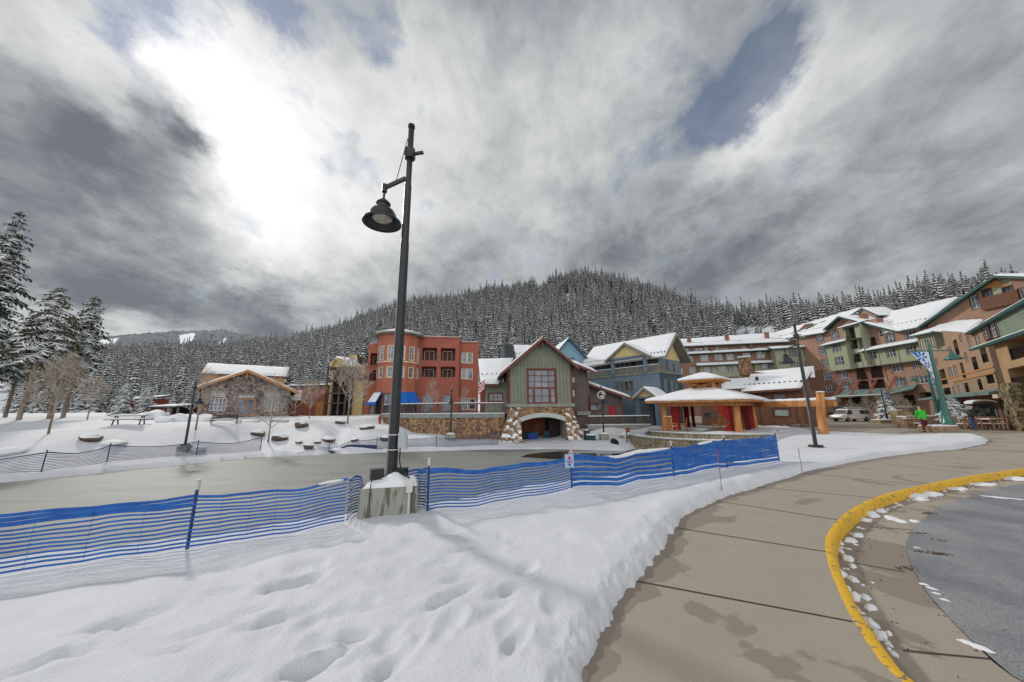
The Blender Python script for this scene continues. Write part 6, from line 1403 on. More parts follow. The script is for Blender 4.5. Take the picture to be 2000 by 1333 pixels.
bm = bmesh.new(); bm.from_mesh(o.data); bmesh.ops.subdivide_edges(bm, edges=bm.edges, cuts=9, use_grid_fill=True)
for v in bm.verts: v.co += Vector((mnoise.noise(v.co * 1.6), mnoise.noise(v.co * 1.6 + Vector((9, 0, 0))), 0)) * .22
bm.to_mesh(o.data); bm.free()
mb = MB(); r_ = RZ(FC, z4, 618, 985, 668, 1012, 2.0); fbox(mb, FC, r_[0], r_[1], r_[2], r_[3], 1.9, 2.02); mb.build('shop_sign', cream, t)
# ------------------------------------------------------------------ street lamps beside the pond
def lamp_parts(t, H, base='block', arm_a=0.0, hd=.60, base_o=None):
    """dark pole on a footing, cable-stayed arm and a bell shade; built at t's origin, arm towards arm_a"""
    b = BASE[t.name]; D_ = Vector((math.cos(arm_a), math.sin(arm_a), 0)); z0 = .0
    mb = MB(); mb.tube([b + Vector((0, 0, z)) for z in (0, H * .62, H * .63, H * .80, H * .805, H)], [.088, .078, .07, .066, .056, .056], 16); mb.tube([b + Vector((0, 0, H - .04)), b + Vector((0, 0, H + .02))], .068, 16); mb.box(b + Vector((0, 0, .05)), (.42, .42, .10)); pole = mb.build('pole', darkmetal, t, smooth=False)
    for f in pole.data.polygons: f.use_smooth = len(f.vertices) == 4 and abs(f.normal.z) < .5
    zc_ = H * .905; mb = MB(); mb.tube([b + Vector((0, 0, zc_ - .11)), b + Vector((0, 0, zc_ + .11))], .095, 16); mb.bar(b + Vector((0, 0, zc_)) - D_ * .05, b + Vector((0, 0, zc_ + .06)) - D_ * .26, .05, .05)
    for k in range(4): mb.box(b + Vector((math.cos(k * 1.57 + .8) * .1, math.sin(k * 1.57 + .8) * .1, zc_)), (.03, .03, .16))
    mb.build('clamp', darkmetal, t)
    tip = b + D_ * hd + Vector((0, 0, H * .79)); mb = MB(); mb.bar(b + D_ * .05 + Vector((0, 0, H * .825)), tip, .05, .07); mb.tube([tip + Vector((0, 0, .07)), tip - Vector((0, 0, .09))], .05, 10); mb.tube([tip - Vector((0, 0, .08)), tip - Vector((0, 0, .24))], .022, 8); mb.build('arm', darkmetal, t)
    mb = MB(); mb.tube([b + D_ * .06 + Vector((0, 0, zc_ + .35)), b + D_ * hd * .55 + Vector((0, 0, H * .806))], .008, 5); mb.build('stay_wire', darkmetal, t)
    s = tip - Vector((0, 0, .24)); R_ = .34
    mb = MB(); mb.lathe([(.02, 0), (.06, -.02), (.13, -.09), (.135, -.11), (.115, -.115), (.115, -.2), (.14, -.215), (.20, -.25), (.245, -.33), (.262, -.40), (.27, -.41), (.34, -.47), (.352, -.50), (.352, -.515), (.30, -.49), (.25, -.42), (.16, -.36), (.0, -.34)], s, 32); sh = mb.build('lamp_shade', darkmetal, t, smooth=True)
    mb = MB(); mb.lathe([(.0, -.46), (.09, -.455), (.16, -.44), (.20, -.41)], s, 24); mb.build('lens', lensM, sh, smooth=True)
lensM = mat('lamp_lens', (.62, .56, .50), (.30, .26, .22), rough=.12, scale=9, spec=1.0)
g = hit(755, 1024); B0 = Vector((-2.0, 5.93, .0))
t = thing('street_lamp', 'tall dark street lamp nearest the camera, on a snow-topped weathered concrete block', 'street lamp', B0, 'dark street lamps around the pond')
zb0 = S(-1.95, 5.5)
BASE[t.name] = B0.copy()
# block
ang = R(14); rot = Matrix.Rotation(ang, 3, 'Z'); bx, by, bh = .86, .50, .40; cb_ = Vector((-1.97, 5.84, 0))
mb = MB(); top_z = zb0 + bh
def rbox(mb, c, d, ch, rot, m=0):
    """block with chamfered edges"""
    hx, hy, hz = [v / 2 for v in d]; vs = []
    for z_, k in ((-hz, 0), (hz - ch, 0), (hz, ch)):
        for x, y in ((-hx + ch, -hy + k), (hx - ch, -hy + k), (hx - k, -hy + ch), (hx - k, hy - ch), (hx - ch, hy - k), (-hx + ch, hy - k), (-hx + k, hy - ch), (-hx + k, -hy + ch)): vs.append(Vector(c) + rot @ Vector((x, y, z_)))
    fs = [tuple(range(7, -1, -1)), tuple(range(16, 24))] + [(r * 8 + i, r * 8 + (i + 1) % 8, (r + 1) * 8 + (i + 1) % 8, (r + 1) * 8 + i) for r in range(2) for i in range(8)]
    mb.add(vs, fs, m)
rbox(mb, cb_ + Vector((0, 0, zb0 + bh / 2 - .1)), (bx, by, bh + .2), .025, rot); blk = mb.build('concrete_block', greyc, t)
mb = MB(); vs = []; fs = []; n_ = 26
for i in range(n_ + 1):
    for j in range(n_ + 1):
        u, v = i / n_ * 2 - 1, j / n_ * 2 - 1; e_ = max(0, 1 - max(abs(u), abs(v)) ** 7); p = Vector((u * bx * .47 + .015, v * by * .47, 0)); q = rot @ p
        h_ = .075 + .13 * math.exp(-((u - .12) ** 2 / .12 + (v + .25) ** 2 / .25)) + .04 * mnoise.noise(Vector((u * 2, v * 2, 1))) + .012 * mnoise.noise(Vector((u * 8, v * 8, 4)))
        if u < -.72: h_ *= .3
        vs.append(cb_ + q + Vector((0, 0, top_z + h_ * e_ ** .5 - .004)))
for i in range(n_):
    for j in range(n_): a = i * (n_ + 1) + j; fs.append((a, a + n_ + 1, a + n_ + 2, a + 1))
mb.add(vs, fs); mb.build('block_snow', snowM, blk, smooth=True)
BASE[t.name] = Vector((B0.x, B0.y, top_z)); t.location = BASE[t.name]; 
for o in (blk, *[c for c in bpy.data.objects if c.parent == blk]):
    for v in o.data.vertices: v.co.z -= top_z
    BASE[o.name] = BASE[t.name]
Hm = 7.36 - top_z
lamp_parts(t, Hm, arm_a=R(186), hd=.44)
b = BASE[t.name]
mb = MB(); mb.box(b + Vector((-.20, -.1, .16)), (.20, .16, .16), rot=Matrix.Rotation(.5, 3, 'Z')); mb.build('base_cover', darkmetal, t); mb = MB(); mb.box(b + Vector((.17, -.02, .17)), (.16, .14, .14), rot=Matrix.Rotation(-.4, 3, 'Z')); mb.build('base_cover', darkmetal, t)
grayb = mat('grey_box_paint', (.42, .46, .46), rough=.5)
mb = MB(); mb.box(b + Vector((.15, -.03, .68)), (.10, .08, .24)); mb.box(b + Vector((.21, -.03, .65)), (.05, .07, .24)); o = mb.build('control_box', grayb, t)
mb = MB(); 
for z_ in (.52, .76): mb.tube([b + Vector((0, 0, z_)), b + Vector((0, 0, z_ + .012))], .089, 16)
mb.build('strap', whiteM, t)
mb = MB(); c_ = cb_ + rot @ Vector((.30, -by / 2 - .03, 0)); mb.box(Vector((c_.x, c_.y, top_z + .02)), (.095, .07, .2), rot=rot); mb.tube([Vector((c_.x, c_.y, top_z - .08)), Vector((c_.x, c_.y, zb0))], .02, 8); mb.build('socket_box', mat('ivory_box', (.60, .60, .55), rough=.5), t)
mb = MB(); e0 = b + Vector((.13, -.03, .56)); e1 = Vector((c_.x, c_.y, top_z + .12))
def sag(a, b_, d, n=9): return [a.lerp(b_, i / n) - Vector((0, 0, d * math.sin(math.pi * i / n))) for i in range(n + 1)]
mb.tube([e0, e0 + Vector((.0, 0, -.2)), e0 + Vector((.04, -.04, -.32))] + sag(e0 + Vector((.06, -.06, -.34)), e1, .0)[1:], .011, 6)
c2 = cb_ + rot @ Vector((-.27, -by / 2 - .01, 0)); mb.tube([b + Vector((-.12, -.05, .22)), b + Vector((-.22, -.16, .2)), Vector((c2.x, c2.y, top_z + .06)), Vector((c2.x - .01, c2.y, top_z - .15)), Vector((c2.x + .03, c2.y - .02, zb0))], .006, 6)
mb.build('cable', darkmetal, t)
# the other pond lamps
def small_lamp(px, py, Y, H, arm_deg, hd, label, snowy=True, bw=.7, bh=.45, round_=False):
    p = at(px, py, Y); z = S(p.x, p.y)
    t = thing('street_lamp', label, 'street lamp', (p.x, p.y, z + bh), 'dark street lamps around the pond'); b = BASE[t.name]
    mb = MB()
    if round_: mb.lathe([(bw / 2, -bh - .6), (bw / 2, -.02), (bw / 2 - .03, 0)], b, 16)
    else: rbox(mb, b - Vector((0, 0, bh / 2 + .3)), (bw, bw, bh + .6), .02, Matrix.Rotation(.3, 3, 'Z'))
    o = mb.build('concrete_block', greyc, t)
    if snowy: s = MB(); s.lathe([(bw * .5, .003), (bw * .46, .09), (bw * .3, .14), (.02, .15)], b, 12); s.build('block_snow', snowM, o, smooth=True)
    lamp_parts(t, H, arm_a=R(arm_deg), hd=hd); return t
small_lamp(363, 861, 28, 5.0, 0, .55, 'street lamp on the far snowy bank in front of the stone lodge', bh=.35, snowy=False)
small_lamp(880, 857, 36.2, 4.9, -90, .5, 'thin street lamp standing before the curved stone terrace wall', bh=.55, bw=.9)
L4 = small_lamp(1180, 859, 37.0, 5.0, -60, .5, 'street lamp right of the boathouse, carrying a round black and white emblem sign', bh=.6, bw=1.0, round_=True)
small_lamp(1596, 886, 18.0, 6.35, 180, .75, 'leaning dark street lamp right of the timber pavilion, on bare snow', bh=.02, bw=.6, snowy=False)
# emblem board on the pond lamp: black ring with a white crescent
b = BASE[L4.name]; hub = Vector((b.x - .05, b.y - .14, at(1178, 772, 37).z)); mb = MB(); 
RX = Matrix.Rotation(R(90), 3, 'X')
mb.lathe([(.0, .0), (.44, .0), (.44, .05), (.0, .05)], hub, 32, rot=RX); sg = mb.build('emblem_sign', darkmetal, L4)
mb = MB(); mb.lathe([(.36, -.02), (.43, -.02), (.43, .07), (.36, .07), (.36, -.02)], hub, 32, rot=RX, cap=False); mb.build('emblem_ring', whiteM, sg)
mb = MB(); pts = []
for k in range(17): a = R(-120 + 240 * k / 16); pts.append((hub.x + .27 * math.cos(a) + .02, hub.z + .27 * math.sin(a)))
inn = [(hub.x - .06 + .18 * math.cos(R(-130 + 260 * k / 16)), hub.z + .06 + .18 * math.sin(R(-130 + 260 * k / 16))) for k in range(16, -1, -1)]
mb.extr([(x, hub.y - .052, z) for x, z in pts + inn], (0, -.02, 0)); mb.build('emblem_crescent', whiteM, sg)

# ------------------------------------------------------------------ blue snow fences
netM = mat('blue_netting', (.022, .14, .46), (.014, .085, .33), rough=.55, scale=6)
netD = mat('dusky_netting', (.035, .055, .14), (.025, .04, .10), rough=.7, scale=6)
postM = mat('navy_post', (.02, .05, .16), (.015, .035, .11), rough=.5)
def fence(name, label, pts, hts, tops, nm, strips=13, fill=.5, thick=.008, post_h=.12, seg=14, group='blue snow fences round the pond', folds=None, bottoms=None, white_tip=True, slump=.0, shut=None, pr=.018):
    """posts at pts (x,y,z); netting of horizontal straps sagging between them"""
    t = thing(name, label, 'snow fence', pts[0], group); rg_ = random.Random(len(pts) * 7)
    for i, p in enumerate(pts):
        if hts[i] is None: continue
        mb = MB(); ln = Vector((rg_.uniform(-.03, .03), rg_.uniform(-.03, .03), 1)); mb.tube([p - Vector((0, 0, .3)), p + ln * (hts[i])], pr, 8); po = mb.build('post', postM, t)
        if white_tip and hts[i] > .5: mb = MB(); mb.tube([p + ln * hts[i], p + ln * (hts[i] + post_h)], pr * 1.25, 8); mb.build('post_tip', mat('post_tip_white', (.55, .52, .47), rough=.6) if 'post_tip_white' not in MATS else MATS['post_tip_white'], po)
    mb = MB()
    for i in range(len(pts) - 1):
        a, b_ = pts[i], pts[i + 1]; n_ = seg; d_ = (b_ - a); nn = Vector((d_.y, -d_.x, 0)).normalized()
        for k in range(strips):
            f0 = k / strips; f1 = (k + (fill if not (shut and shut(i, k)) else 1.02)) / strips
            if k == strips - 1: f1 = min(1.0, (k + max(fill, .75)) / strips)
            vs = []
            for j in range(n_ + 1):
                s_ = j / n_; p = a.lerp(b_, s_); p.z = S(p.x, p.y)
                zt_ = tops[i] + (tops[i + 1] - tops[i]) * s_ - math.sin(math.pi * s_) * slump; bul = math.sin(math.pi * s_) * .05 * math.sin(s_ * 9 + i)
                w0 = .012 * math.sin(s_ * 11 + k * .7 + i)
                for f_ in (f0, f1):
                    z_ = p.z + .02 + (zt_ - .02) * f_ + w0 * f_; o_ = bul * (1 - abs(f_ - .5)) + .01 * math.sin(k * 2.1 + s_ * 5); vs.append(Vector((p.x, p.y, z_)) + nn * (o_ + pr + .004))
            fs = [(2 * j, 2 * j + 2, 2 * j + 3, 2 * j + 1) for j in range(n_)]; mb.add(vs, fs)
        for s_ in np.linspace(0, 1, 7)[1:-1]:                    # thin vertical ties
            p = a.lerp(b_, float(s_)); p.z = S(p.x, p.y); zt_ = tops[i] + (tops[i + 1] - tops[i]) * s_ - math.sin(math.pi * s_) * slump
            q = p + nn * (pr + .002 + math.sin(math.pi * s_) * .05 * math.sin(s_ * 9 + i) * .6); mb.tube([q + Vector((0, 0, .03)), q + Vector((0, 0, zt_))], .0018, 3, cap=False)
    o = mb.build('netting', nm, t); return t
fp = [(-420, 1190), (365, 1072), (672, 1021), (835, 998), (1116, 953), (1316, 931), (1420, 914), (1522, 901)]
FPT = [hit(*p) for p in fp]
q = at(705, 1000, 6.22); FPT.insert(3, Vector((q.x, q.y, S(q.x, q.y)))); q = at(815, 1000, 6.3); FPT.insert(4, Vector((q.x, q.y, S(q.x, q.y))))
tops = [.62, .62, .61, .60, .61, .64, .64, .68, .74, .80]
FPT_near = FPT
tF = fence('snow_fence', 'bright blue slatted snow fence along the near edge of the pond', FPT, [None, .67, None, None, None, .68, .66, .70, .78, .84], tops, netM, strips=13, fill=.46, seg=18, slump=.03, shut=lambda i, k: (i >= 6 and k % 2 == 0) or (i >= 7 and k > 2) or (i == 0 and k > 9) or (i >= 4 and k > 10))
b = BASE[tF.name]
# notice hung on the fence and snow lying along the slack top
p = FPT[6] + Vector((-.03, -.06, .52)); t = thing('fence_notice', 'small pale plastic notice with a red triangle tied to the blue fence', 'sign', p)
dirv = (FPT[7] - FPT[6]).normalized(); rz_ = math.atan2(dirv.y, dirv.x); rm = Matrix.Rotation(rz_, 3, 'Z')
mb = MB(); mb.box(p, (.21, .008, .26), rot=rm); bo = mb.build('board', mat('milky_plastic', (.42, .50, .66), (.34, .42, .60), rough=.4, scale=20), t)
mb = MB(); f_ = lambda x, z: p + rm @ Vector((x, -.0065, z)); mb.extr([f_(-.045, .03), f_(.045, .03), f_(0, .11)], rm @ Vector((0, -.003, 0))); mb.build('red_triangle', mat('sign_red', (.55, .05, .06), rough=.5), bo)
mb = MB(); inkb = mat('blue_ink', (.03, .06, .25), rough=.6)
for (x, z_, w_, h_) in ((0, -.005, .13, .014), (0, -.032, .10, .010), (.0, -.075, .045, .04)): mb.box(f_(x, z_), (w_, .004, h_), rot=rm)
mb.build('lettering', inkb, bo)
mb = MB()
def fence_snow(i, s0, s1, w_):
    a, b_ = FPT[i], FPT[i + 1]; pts = []; n_ = 14
    for j in range(n_ + 1):
        s_ = s0 + (s1 - s0) * j / n_; p = a.lerp(b_, s_); p.z = S(p.x, p.y); zt_ = tops[i] + (tops[i + 1] - tops[i]) * s_ - math.sin(math.pi * s_) * .03; d_ = (b_ - a); nn = Vector((d_.y, -d_.x, 0)).normalized(); pts.append(p + Vector((0, 0, zt_ - .02)) + nn * .03)
    mb.tube(pts, [w_ * (1 - abs(2 * j / n_ - 1) ** 3) * random.uniform(.8, 1.1) + .006 for j in range(n_ + 1)], 8)
fence_snow(6, .30, .98, .04); fence_snow(7, .45, .75, .03); fence_snow(1, .78, .97, .015)
mb.build('clinging_snow', snowM, tF, smooth=True)
def pline(lst, dz=0): return [hit(*p) for p in lst]
q = pline([(-160, 955), (80, 922), (208, 903), (383, 889), (508, 880)]); fence('snow_fence', 'dusky blue netting sagging between posts on the far left bank of the pond', q, [1.05, 1.25, 1.25, 1.15, 1.3], [1.0, 1.15, 1.15, 1.05, 1.2], netD, strips=11, fill=.34, slump=.28, white_tip=False, pr=.03)
q = pline([(580, 889), (642, 884), (735, 878), (852, 873), (972, 869)]); fence('snow_fence', 'half-fallen dusky blue netting in front of the curved stone terrace', q, [None, .8, 1.1, 1.05, .75], [.10, .45, .95, .85, 1.15], netD, strips=11, fill=.34, slump=.15, white_tip=False, pr=.03, shut=lambda i, k: (i == 1 and k < 4))
# slim marker wands in the snow
for px, py, h_, tip, lab in ((1410, 958, .78, (.50, .03, .05), 'thin snow wand with a red tip in the bank beside the path'), (1567, 923, .62, (.05, .06, .06), 'thin dark snow wand near the path, left of the leaning lamp')):
    p = hit(px, py); t = thing('marker_wand', lab, 'snow stake', p); mb = MB(); mb.tube([p - Vector((0, 0, .1)), p + Vector((.0, 0, h_ * .75))], .0065, 6); mb.build('rod', mat('wand_grey', (.22, .19, .18), rough=.6) if 'wand_grey' not in MATS else MATS['wand_grey'], t)
    mb = MB(); mb.tube([p + Vector((0, 0, h_ * .75)), p + Vector((0, 0, h_))], .0075, 6); mb.build('tip', mat('wand_tip', tip, rough=.5), t)

# ------------------------------------------------------------------ timber pavilion on a ring of low stone walls
GC = Vector((19.7, 35.2)); zf = -.42
def ring(cx_, cy_, r_, a0, a1, n=48): return [Vector((cx_ + r_ * math.cos(R(a0 + (a1 - a0) * i / n)), cy_ + r_ * math.sin(R(a0 + (a1 - a0) * i / n)))) for i in range(n + 1)]
t = thing('ring_wall', 'two-tier curved pale ashlar wall round the timber pavilion at the pond edge', 'wall', (GC.x, GC.y - 7, -2))
lowr = ring(19.1, 35.0, 7.4, 172, 318); 
mb = MB(); strip_wall(mb, lowr, -.55, -2.3, -.92); mb.build('lower_wall', stoneP, t)
mb = MB(); strip_wall(mb, offs(lowr, -.06 if False else .06), -.67, -.92, -.84); c_ = mb.build('cap', capM, t)
mb = MB(); strip_wall(mb, offs(lowr, .02)[3:60], -.56, -.838, -.77); mb.build('cap_snow', snowM, c_)
upr = ring(19.6, 35.2, 6.4, 190, 335)
mb = MB(); strip_wall(mb, upr, -.45, -1.1, -.5); mb.build('upper_wall', stoneP, t)
mb = MB(); strip_wall(mb, offs(upr, .05), -.57, -.5, -.43); c_ = mb.build('cap', capM, t)
mb = MB(); strip_wall(mb, offs(upr, .0), -.40, -.428, -.37); mb.build('cap_snow', snowM, c_)
mb = MB(); mb.poly([(p.x, p.y, -.95) for p in ring(19.1, 35.0, 7.1, 150, 350)]); mb.build('planting_bed', mat('soil_and_snow', (.80, .82, .86), (.07, .05, .04), rough=.95, scale=2.5, pos=(.46, .54)), t)
mb = MB(); mb.poly([(p.x, p.y, zf - .06) for p in ring(19.6, 35.2, 6.2, 0, 360)]); mb.build('floor', mat('pavilion_floor', (.80, .81, .84), (.33, .28, .22), rough=.8, scale=.5, pos=(.47, .56)), t)
# a second low wall running right and one at the left by the bins
q = [hit(1505, 868), hit(1545, 866), hit(1578, 862)]
t = thing('garden_wall', 'low rough stone garden wall running right from the pavilion ring', 'wall', q[0]); mb = MB(); q = [Vector((23.5, 31.2)), Vector((25.2, 31.0)), Vector((26.4, 31.6))]; strip_wall(mb, q, -.45, -1.2, -.38); mb.build('wall', stoneP, t); mb = MB(); strip_wall(mb, offs(q, .02), -.5, -.378, -.3); mb.build('wall_snow', snowM, t)
a = at(1211, 868, 36.5); b_ = at(1234, 868, 35.8); t = thing('stone_plinth', 'short pale ashlar plinth with snow beside the ring wall, left end', 'plinth', (a.x, a.y, -2)); mb = MB(); q = [a.xy, b_.xy]; strip_wall(mb, q, -1.2, -2.2, -.95); mb.build('plinth', stoneP, t); mb = MB(); strip_wall(mb, offs(q, .02), -1.24, -.945, -.8); mb.build('plinth_snow', snowM, t)

t = thing('pavilion', 'square golden-log pavilion with a snowy hip roof, cupola and red curtains', 'pavilion', (GC.x, GC.y, zf), None)
ze = 2.08
def cor(r_, k, z): a = R(-90 + 90 * k); return Vector((GC.x + r_ * math.cos(a), GC.y + r_ * math.sin(a), z))
g = random.Random(8)
for k in range(4):
    c = cor(4.45, k, zf); mb = MB(); pts = [c - Vector((0, 0, .15))]; n_ = 6
    for j in range(1, n_ + 1): pts.append(c + Vector((g.uniform(-.02, .02), g.uniform(-.02, .02), (ze - zf) * j / n_)))
    mb.tube(pts, [.36, .33, .31, .30, .29, .28, .27], 14); mb.build('log_post', woodlog, t, smooth=True)
    # slimmer companion leaning out from each corner
    if k in (1, 2): mb = MB(); q = cor(4.45, k, zf) + Vector((-.9, .3, 0)); mb.tube([q, q + Vector((.15, -.1, ze - zf))], [.24, .2], 12); mb.build('log_post', woodlog, t, smooth=True)
mb = MB()
for k in range(4): 
    a, b_ = cor(4.9, k, ze + .02), cor(4.9, k + 1, ze + .02); mb.bar(a, b_, .3, .42)
    a, b_ = cor(6.1, k, ze + .26), cor(6.1, k + 1, ze + .26); mb.bar(a, b_, .12, .26)
mb.build('beam', woodlog, t)
mb = MB()
for k in range(4):
    a, b_ = cor(6.1, k, ze + .2), cor(6.1, k + 1, ze + .2); top = Vector((GC.x, GC.y, ze + 1.6))
    for f_ in np.linspace(.04, .96, 12): p = a.lerp(b_, float(f_)); mid = (a + b_) / 2; q = p.lerp(top, .38); mb.bar(p, q, .1, .14)
mb.build('rafter', woodlog, t)
mb = MB(); ap = ze + 1.5
R0 = [cor(6.25, k, ze + .34) for k in range(4)]; R1 = [cor(1.6, k, ap) for k in range(4)]
for k in range(4): mb.slab([R0[k], R0[(k + 1) % 4], R1[(k + 1) % 4], R1[k]], .14)
rf = mb.build('hip_roof', woodlog, t)
mb = MB()
ps_ = []
prof_ = [(6.27, .345), (6.30, .42), (6.2, .53), (5.6, .70), (4.2, 1.04), (2.8, 1.36), (1.9, 1.56), (1.5, 1.62)]
nn_ = 10
for r_, z_ in prof_:
    row = []
    for k in range(4):
        a, b_ = cor(r_, k, ze + z_), cor(r_, k + 1, ze + z_)
        for j in range(nn_): p = a.lerp(b_, j / nn_); p.z += .05 * mnoise.noise(p * .7) + .02 * mnoise.noise(p * 2.5); row.append(p)
    ps_.append(row)
vs = [p for row in ps_ for p in row]; m4 = 4 * nn_; fs = [(i * m4 + j, i * m4 + (j + 1) % m4, (i + 1) * m4 + (j + 1) % m4, (i + 1) * m4 + j) for i in range(len(ps_) - 1) for j in range(m4)]
mb.add(vs, fs); mb.build('roof_snow', snowM, rf, smooth=True)
# cupola
mb = MB(); cz = ze + 1.32
for k in range(4):
    a, b_ = cor(1.45, k, cz), cor(1.45, k + 1, cz); mb.bar(a, a + Vector((0, 0, .95)), .3, .3); mb.bar(a + Vector((0, 0, .1)), b_ + Vector((0, 0, .8)), .1, .12); mb.bar(a + Vector((0, 0, .8)), b_ + Vector((0, 0, .1)), .1, .12); mb.bar(a + Vector((0, 0, .12)), b_ + Vector((0, 0, .12)), .14, .16)
    a, b_ = cor(1.9, k, cz + .92), cor(1.9, k + 1, cz + .92); mb.bar(a, b_, .2, .26)
cu = mb.build('cupola', woodlog, t)
mb = MB(); Q0 = [cor(2.75, k, cz + 1.1) for k in range(4)]; top = Vector((GC.x, GC.y, cz + 1.75)); mb.add(Q0 + [top] + [q - Vector((0, 0, .14)) for q in Q0], [(0, 1, 4), (1, 2, 4), (2, 3, 4), (3, 0, 4), (5, 6, 1, 0), (6, 7, 2, 1), (7, 8, 3, 2), (8, 5, 0, 3), (8, 7, 6, 5)]); mb.build('cupola_roof', woodlog, cu)
mb = MB(); ps_ = []
for r_, z_ in [(2.77, 1.105), (2.8, 1.17), (2.7, 1.27), (2.0, 1.47), (1.2, 1.70), (.4, 1.90), (.05, 1.93)]:
    for k in range(4):
        a, b_ = cor(r_, k, cz + z_), cor(r_, k + 1, cz + z_)
        for j in range(5): ps_.append(a.lerp(b_, j / 5))
mb.add(ps_, [(i * 20 + j, i * 20 + (j + 1) % 20, (i + 1) * 20 + (j + 1) % 20, (i + 1) * 20 + j) for i in range(6) for j in range(20)]); mb.build('cupola_snow', snowM, cu, smooth=True)
curt = mat('red_curtain', (.36, .03, .02), (.22, .015, .012), rough=.8, scale=4, stretch=(1, 1, .1)); curt2 = mat('maroon_curtain', (.16, .012, .014), (.09, .008, .01), rough=.85, scale=4, stretch=(1, 1, .1))
def curtain(p, w_, h_, ang, tie, m):
    mb = MB(); n_ = 22; vs = []; rows = 12
    for j in range(rows + 1):
        f_ = j / rows; z_ = p.z + h_ * (1 - f_); k_ = 1 - tie * math.exp(-((f_ - .62) / .28) ** 2)
        for i in range(n_ + 1):
            s_ = i / n_; u = s_ * w_ * k_; o_ = .06 * math.sin(s_ * 26) * (.6 + .4 * f_); vs.append(Vector((p.x + u * math.cos(ang) - o_ * math.sin(ang), p.y + u * math.sin(ang) + o_ * math.cos(ang), z_)))
    mb.add(vs, [(j * (n_ + 1) + i, j * (n_ + 1) + i + 1, (j + 1) * (n_ + 1) + i + 1, (j + 1) * (n_ + 1) + i) for j in range(rows) for i in range(n_)]); mb.build('curtain', m, t, smooth=True)
zc0 = zf + .02
def cpx(px, Y): q = at(px, 800, Y); return Vector((q.x, q.y, zc0))
curtain(cpx(1308, 34.9), 1.0, ze - zf - .2, 0.0, .1, curt)
curtain(cpx(1335, 38.3), .7, ze - zf - .2, .3, .1, curt2); curtain(cpx(1349, 38.6), .5, ze - zf - .2, .4, .1, curt2)
curtain(cor(4.2, 0, zc0) + Vector((-.1, .2, 0)), -1.7, ze - zf - .2, R(0) + .3 + math.pi * 0, .72, curt)
curtain(cpx(1451, 33.4), .9, ze - zf - .2, .5, .1, curt2); curtain(cpx(1462, 34.3), .6, ze - zf - .2, .4, .0, curt)
# the long beam and its single log post
t = thing('log_gate', 'long snow-topped log beam held by one thick log post, right of the pavilion', 'gate', (24.35, 27.1, -.5))
mb = MB(); P0 = at(1610, 850, 27.0); zg = T(P0.x, P0.y); tp = at(1599.5, 767, 27.0); mb.tube([(P0.x, P0.y, zg - .2), (P0.x, P0.y, 1.0), (P0.x + (tp.x - P0.x) * .8, P0.y, 2.0), (tp.x + .1, P0.y, tp.z)], [.30, .27, .26, .25], 16); mb.build('log_post', woodlog, t, smooth=True)
mb = MB(); mb.lathe([(.3, 0), (.24, .08), (.05, .1)], (tp.x + .1, P0.y, tp.z), 12); mb.build('post_snow', snowM, t, smooth=True)
mb = MB(); B1 = at(1632, 791, 26.4); B2 = at(1478, 793, 34.3); B1.z = B2.z = 2.02; mb.bar(B2, B1, .3, .5); mb.build('beam', woodlog, t)
mb = MB(); d_ = (B1 - B2); n_ = 24
for off_ in (0,):
    mb.tube([B2 + d_ * (i / n_) + Vector((0, 0, .27)) for i in range(n_ + 1)], [.16 + .015 * math.sin(i * 1.7) for i in range(n_ + 1)], 8)
mb.build('beam_snow', snowM, t, smooth=True)
mb = MB(); mb.lathe([(.55, -.3), (.55, .12), (.45, .14)], (P0.x, P0.y, zg), 12); mb.build('footing', capM, t)

# rocking and log chairs on the pavilion floor
def log_chair(label, loc, rz, s=1.0):
    t = thing('log_chair', label, 'chair', (0, 0, 0), 'log chairs in the pavilion')
    for x, y, h_ in ((-.3, -.28, .62), (.3, -.28, .62), (-.27, .3, 1.25), (.27, .3, 1.25)): mb = MB(); mb.tube([(x, y, 0), (x * .98, y + (.12 if h_ > 1 else 0), h_)], .045, 8); mb.build('leg', woodlog, t)
    mb = MB(); 
    for k in range(5): mb.bar((-.3, -.3 + .145 * k, .42), (.3, -.3 + .145 * k, .42), .12, .05)
    mb.build('seat', woodlog, t)
    mb = MB(); 
    for k in range(5): mb.tube([(-.2 + .1 * k, .36, .45), (-.2 + .1 * k, .42, 1.12)], .025, 6)
    mb.tube([(-.33, .42, 1.15), (.33, .42, 1.15)], .05, 8); mb.build('backrest', woodlog, t)
    mb = MB(); mb.tube([(-.3, -.32, .64), (-.3, .34, .66)], .04, 6); mb.build('armrest', woodlog, t); mb = MB(); mb.tube([(.3, -.32, .64), (.3, .34, .66)], .04, 6); mb.build('armrest', woodlog, t)
    mb = MB(); mb.box((0, 0, .47), (.52, .5, .04)); mb.box((0, .43, 1.21), (.6, .07, .03)); mb.build('seat_snow', snowM, t)
    t.location = loc; t.rotation_euler = (0, 0, rz); t.scale = (s,) * 3; return t
def gpt(px, Y): q = at(px, 800, Y); return Vector((q.x, q.y, zf - .05))
log_chair('log chair turned sideways beside the left log post of the pavilion', gpt(1308, 33.2), 2.2, 1.2)
log_chair('log rocker half hidden behind the left red curtain', gpt(1330, 35.5), -2.0)
log_chair('snowy log chair seen from behind in the middle of the pavilion', gpt(1401, 33.4), math.pi, 1.3)
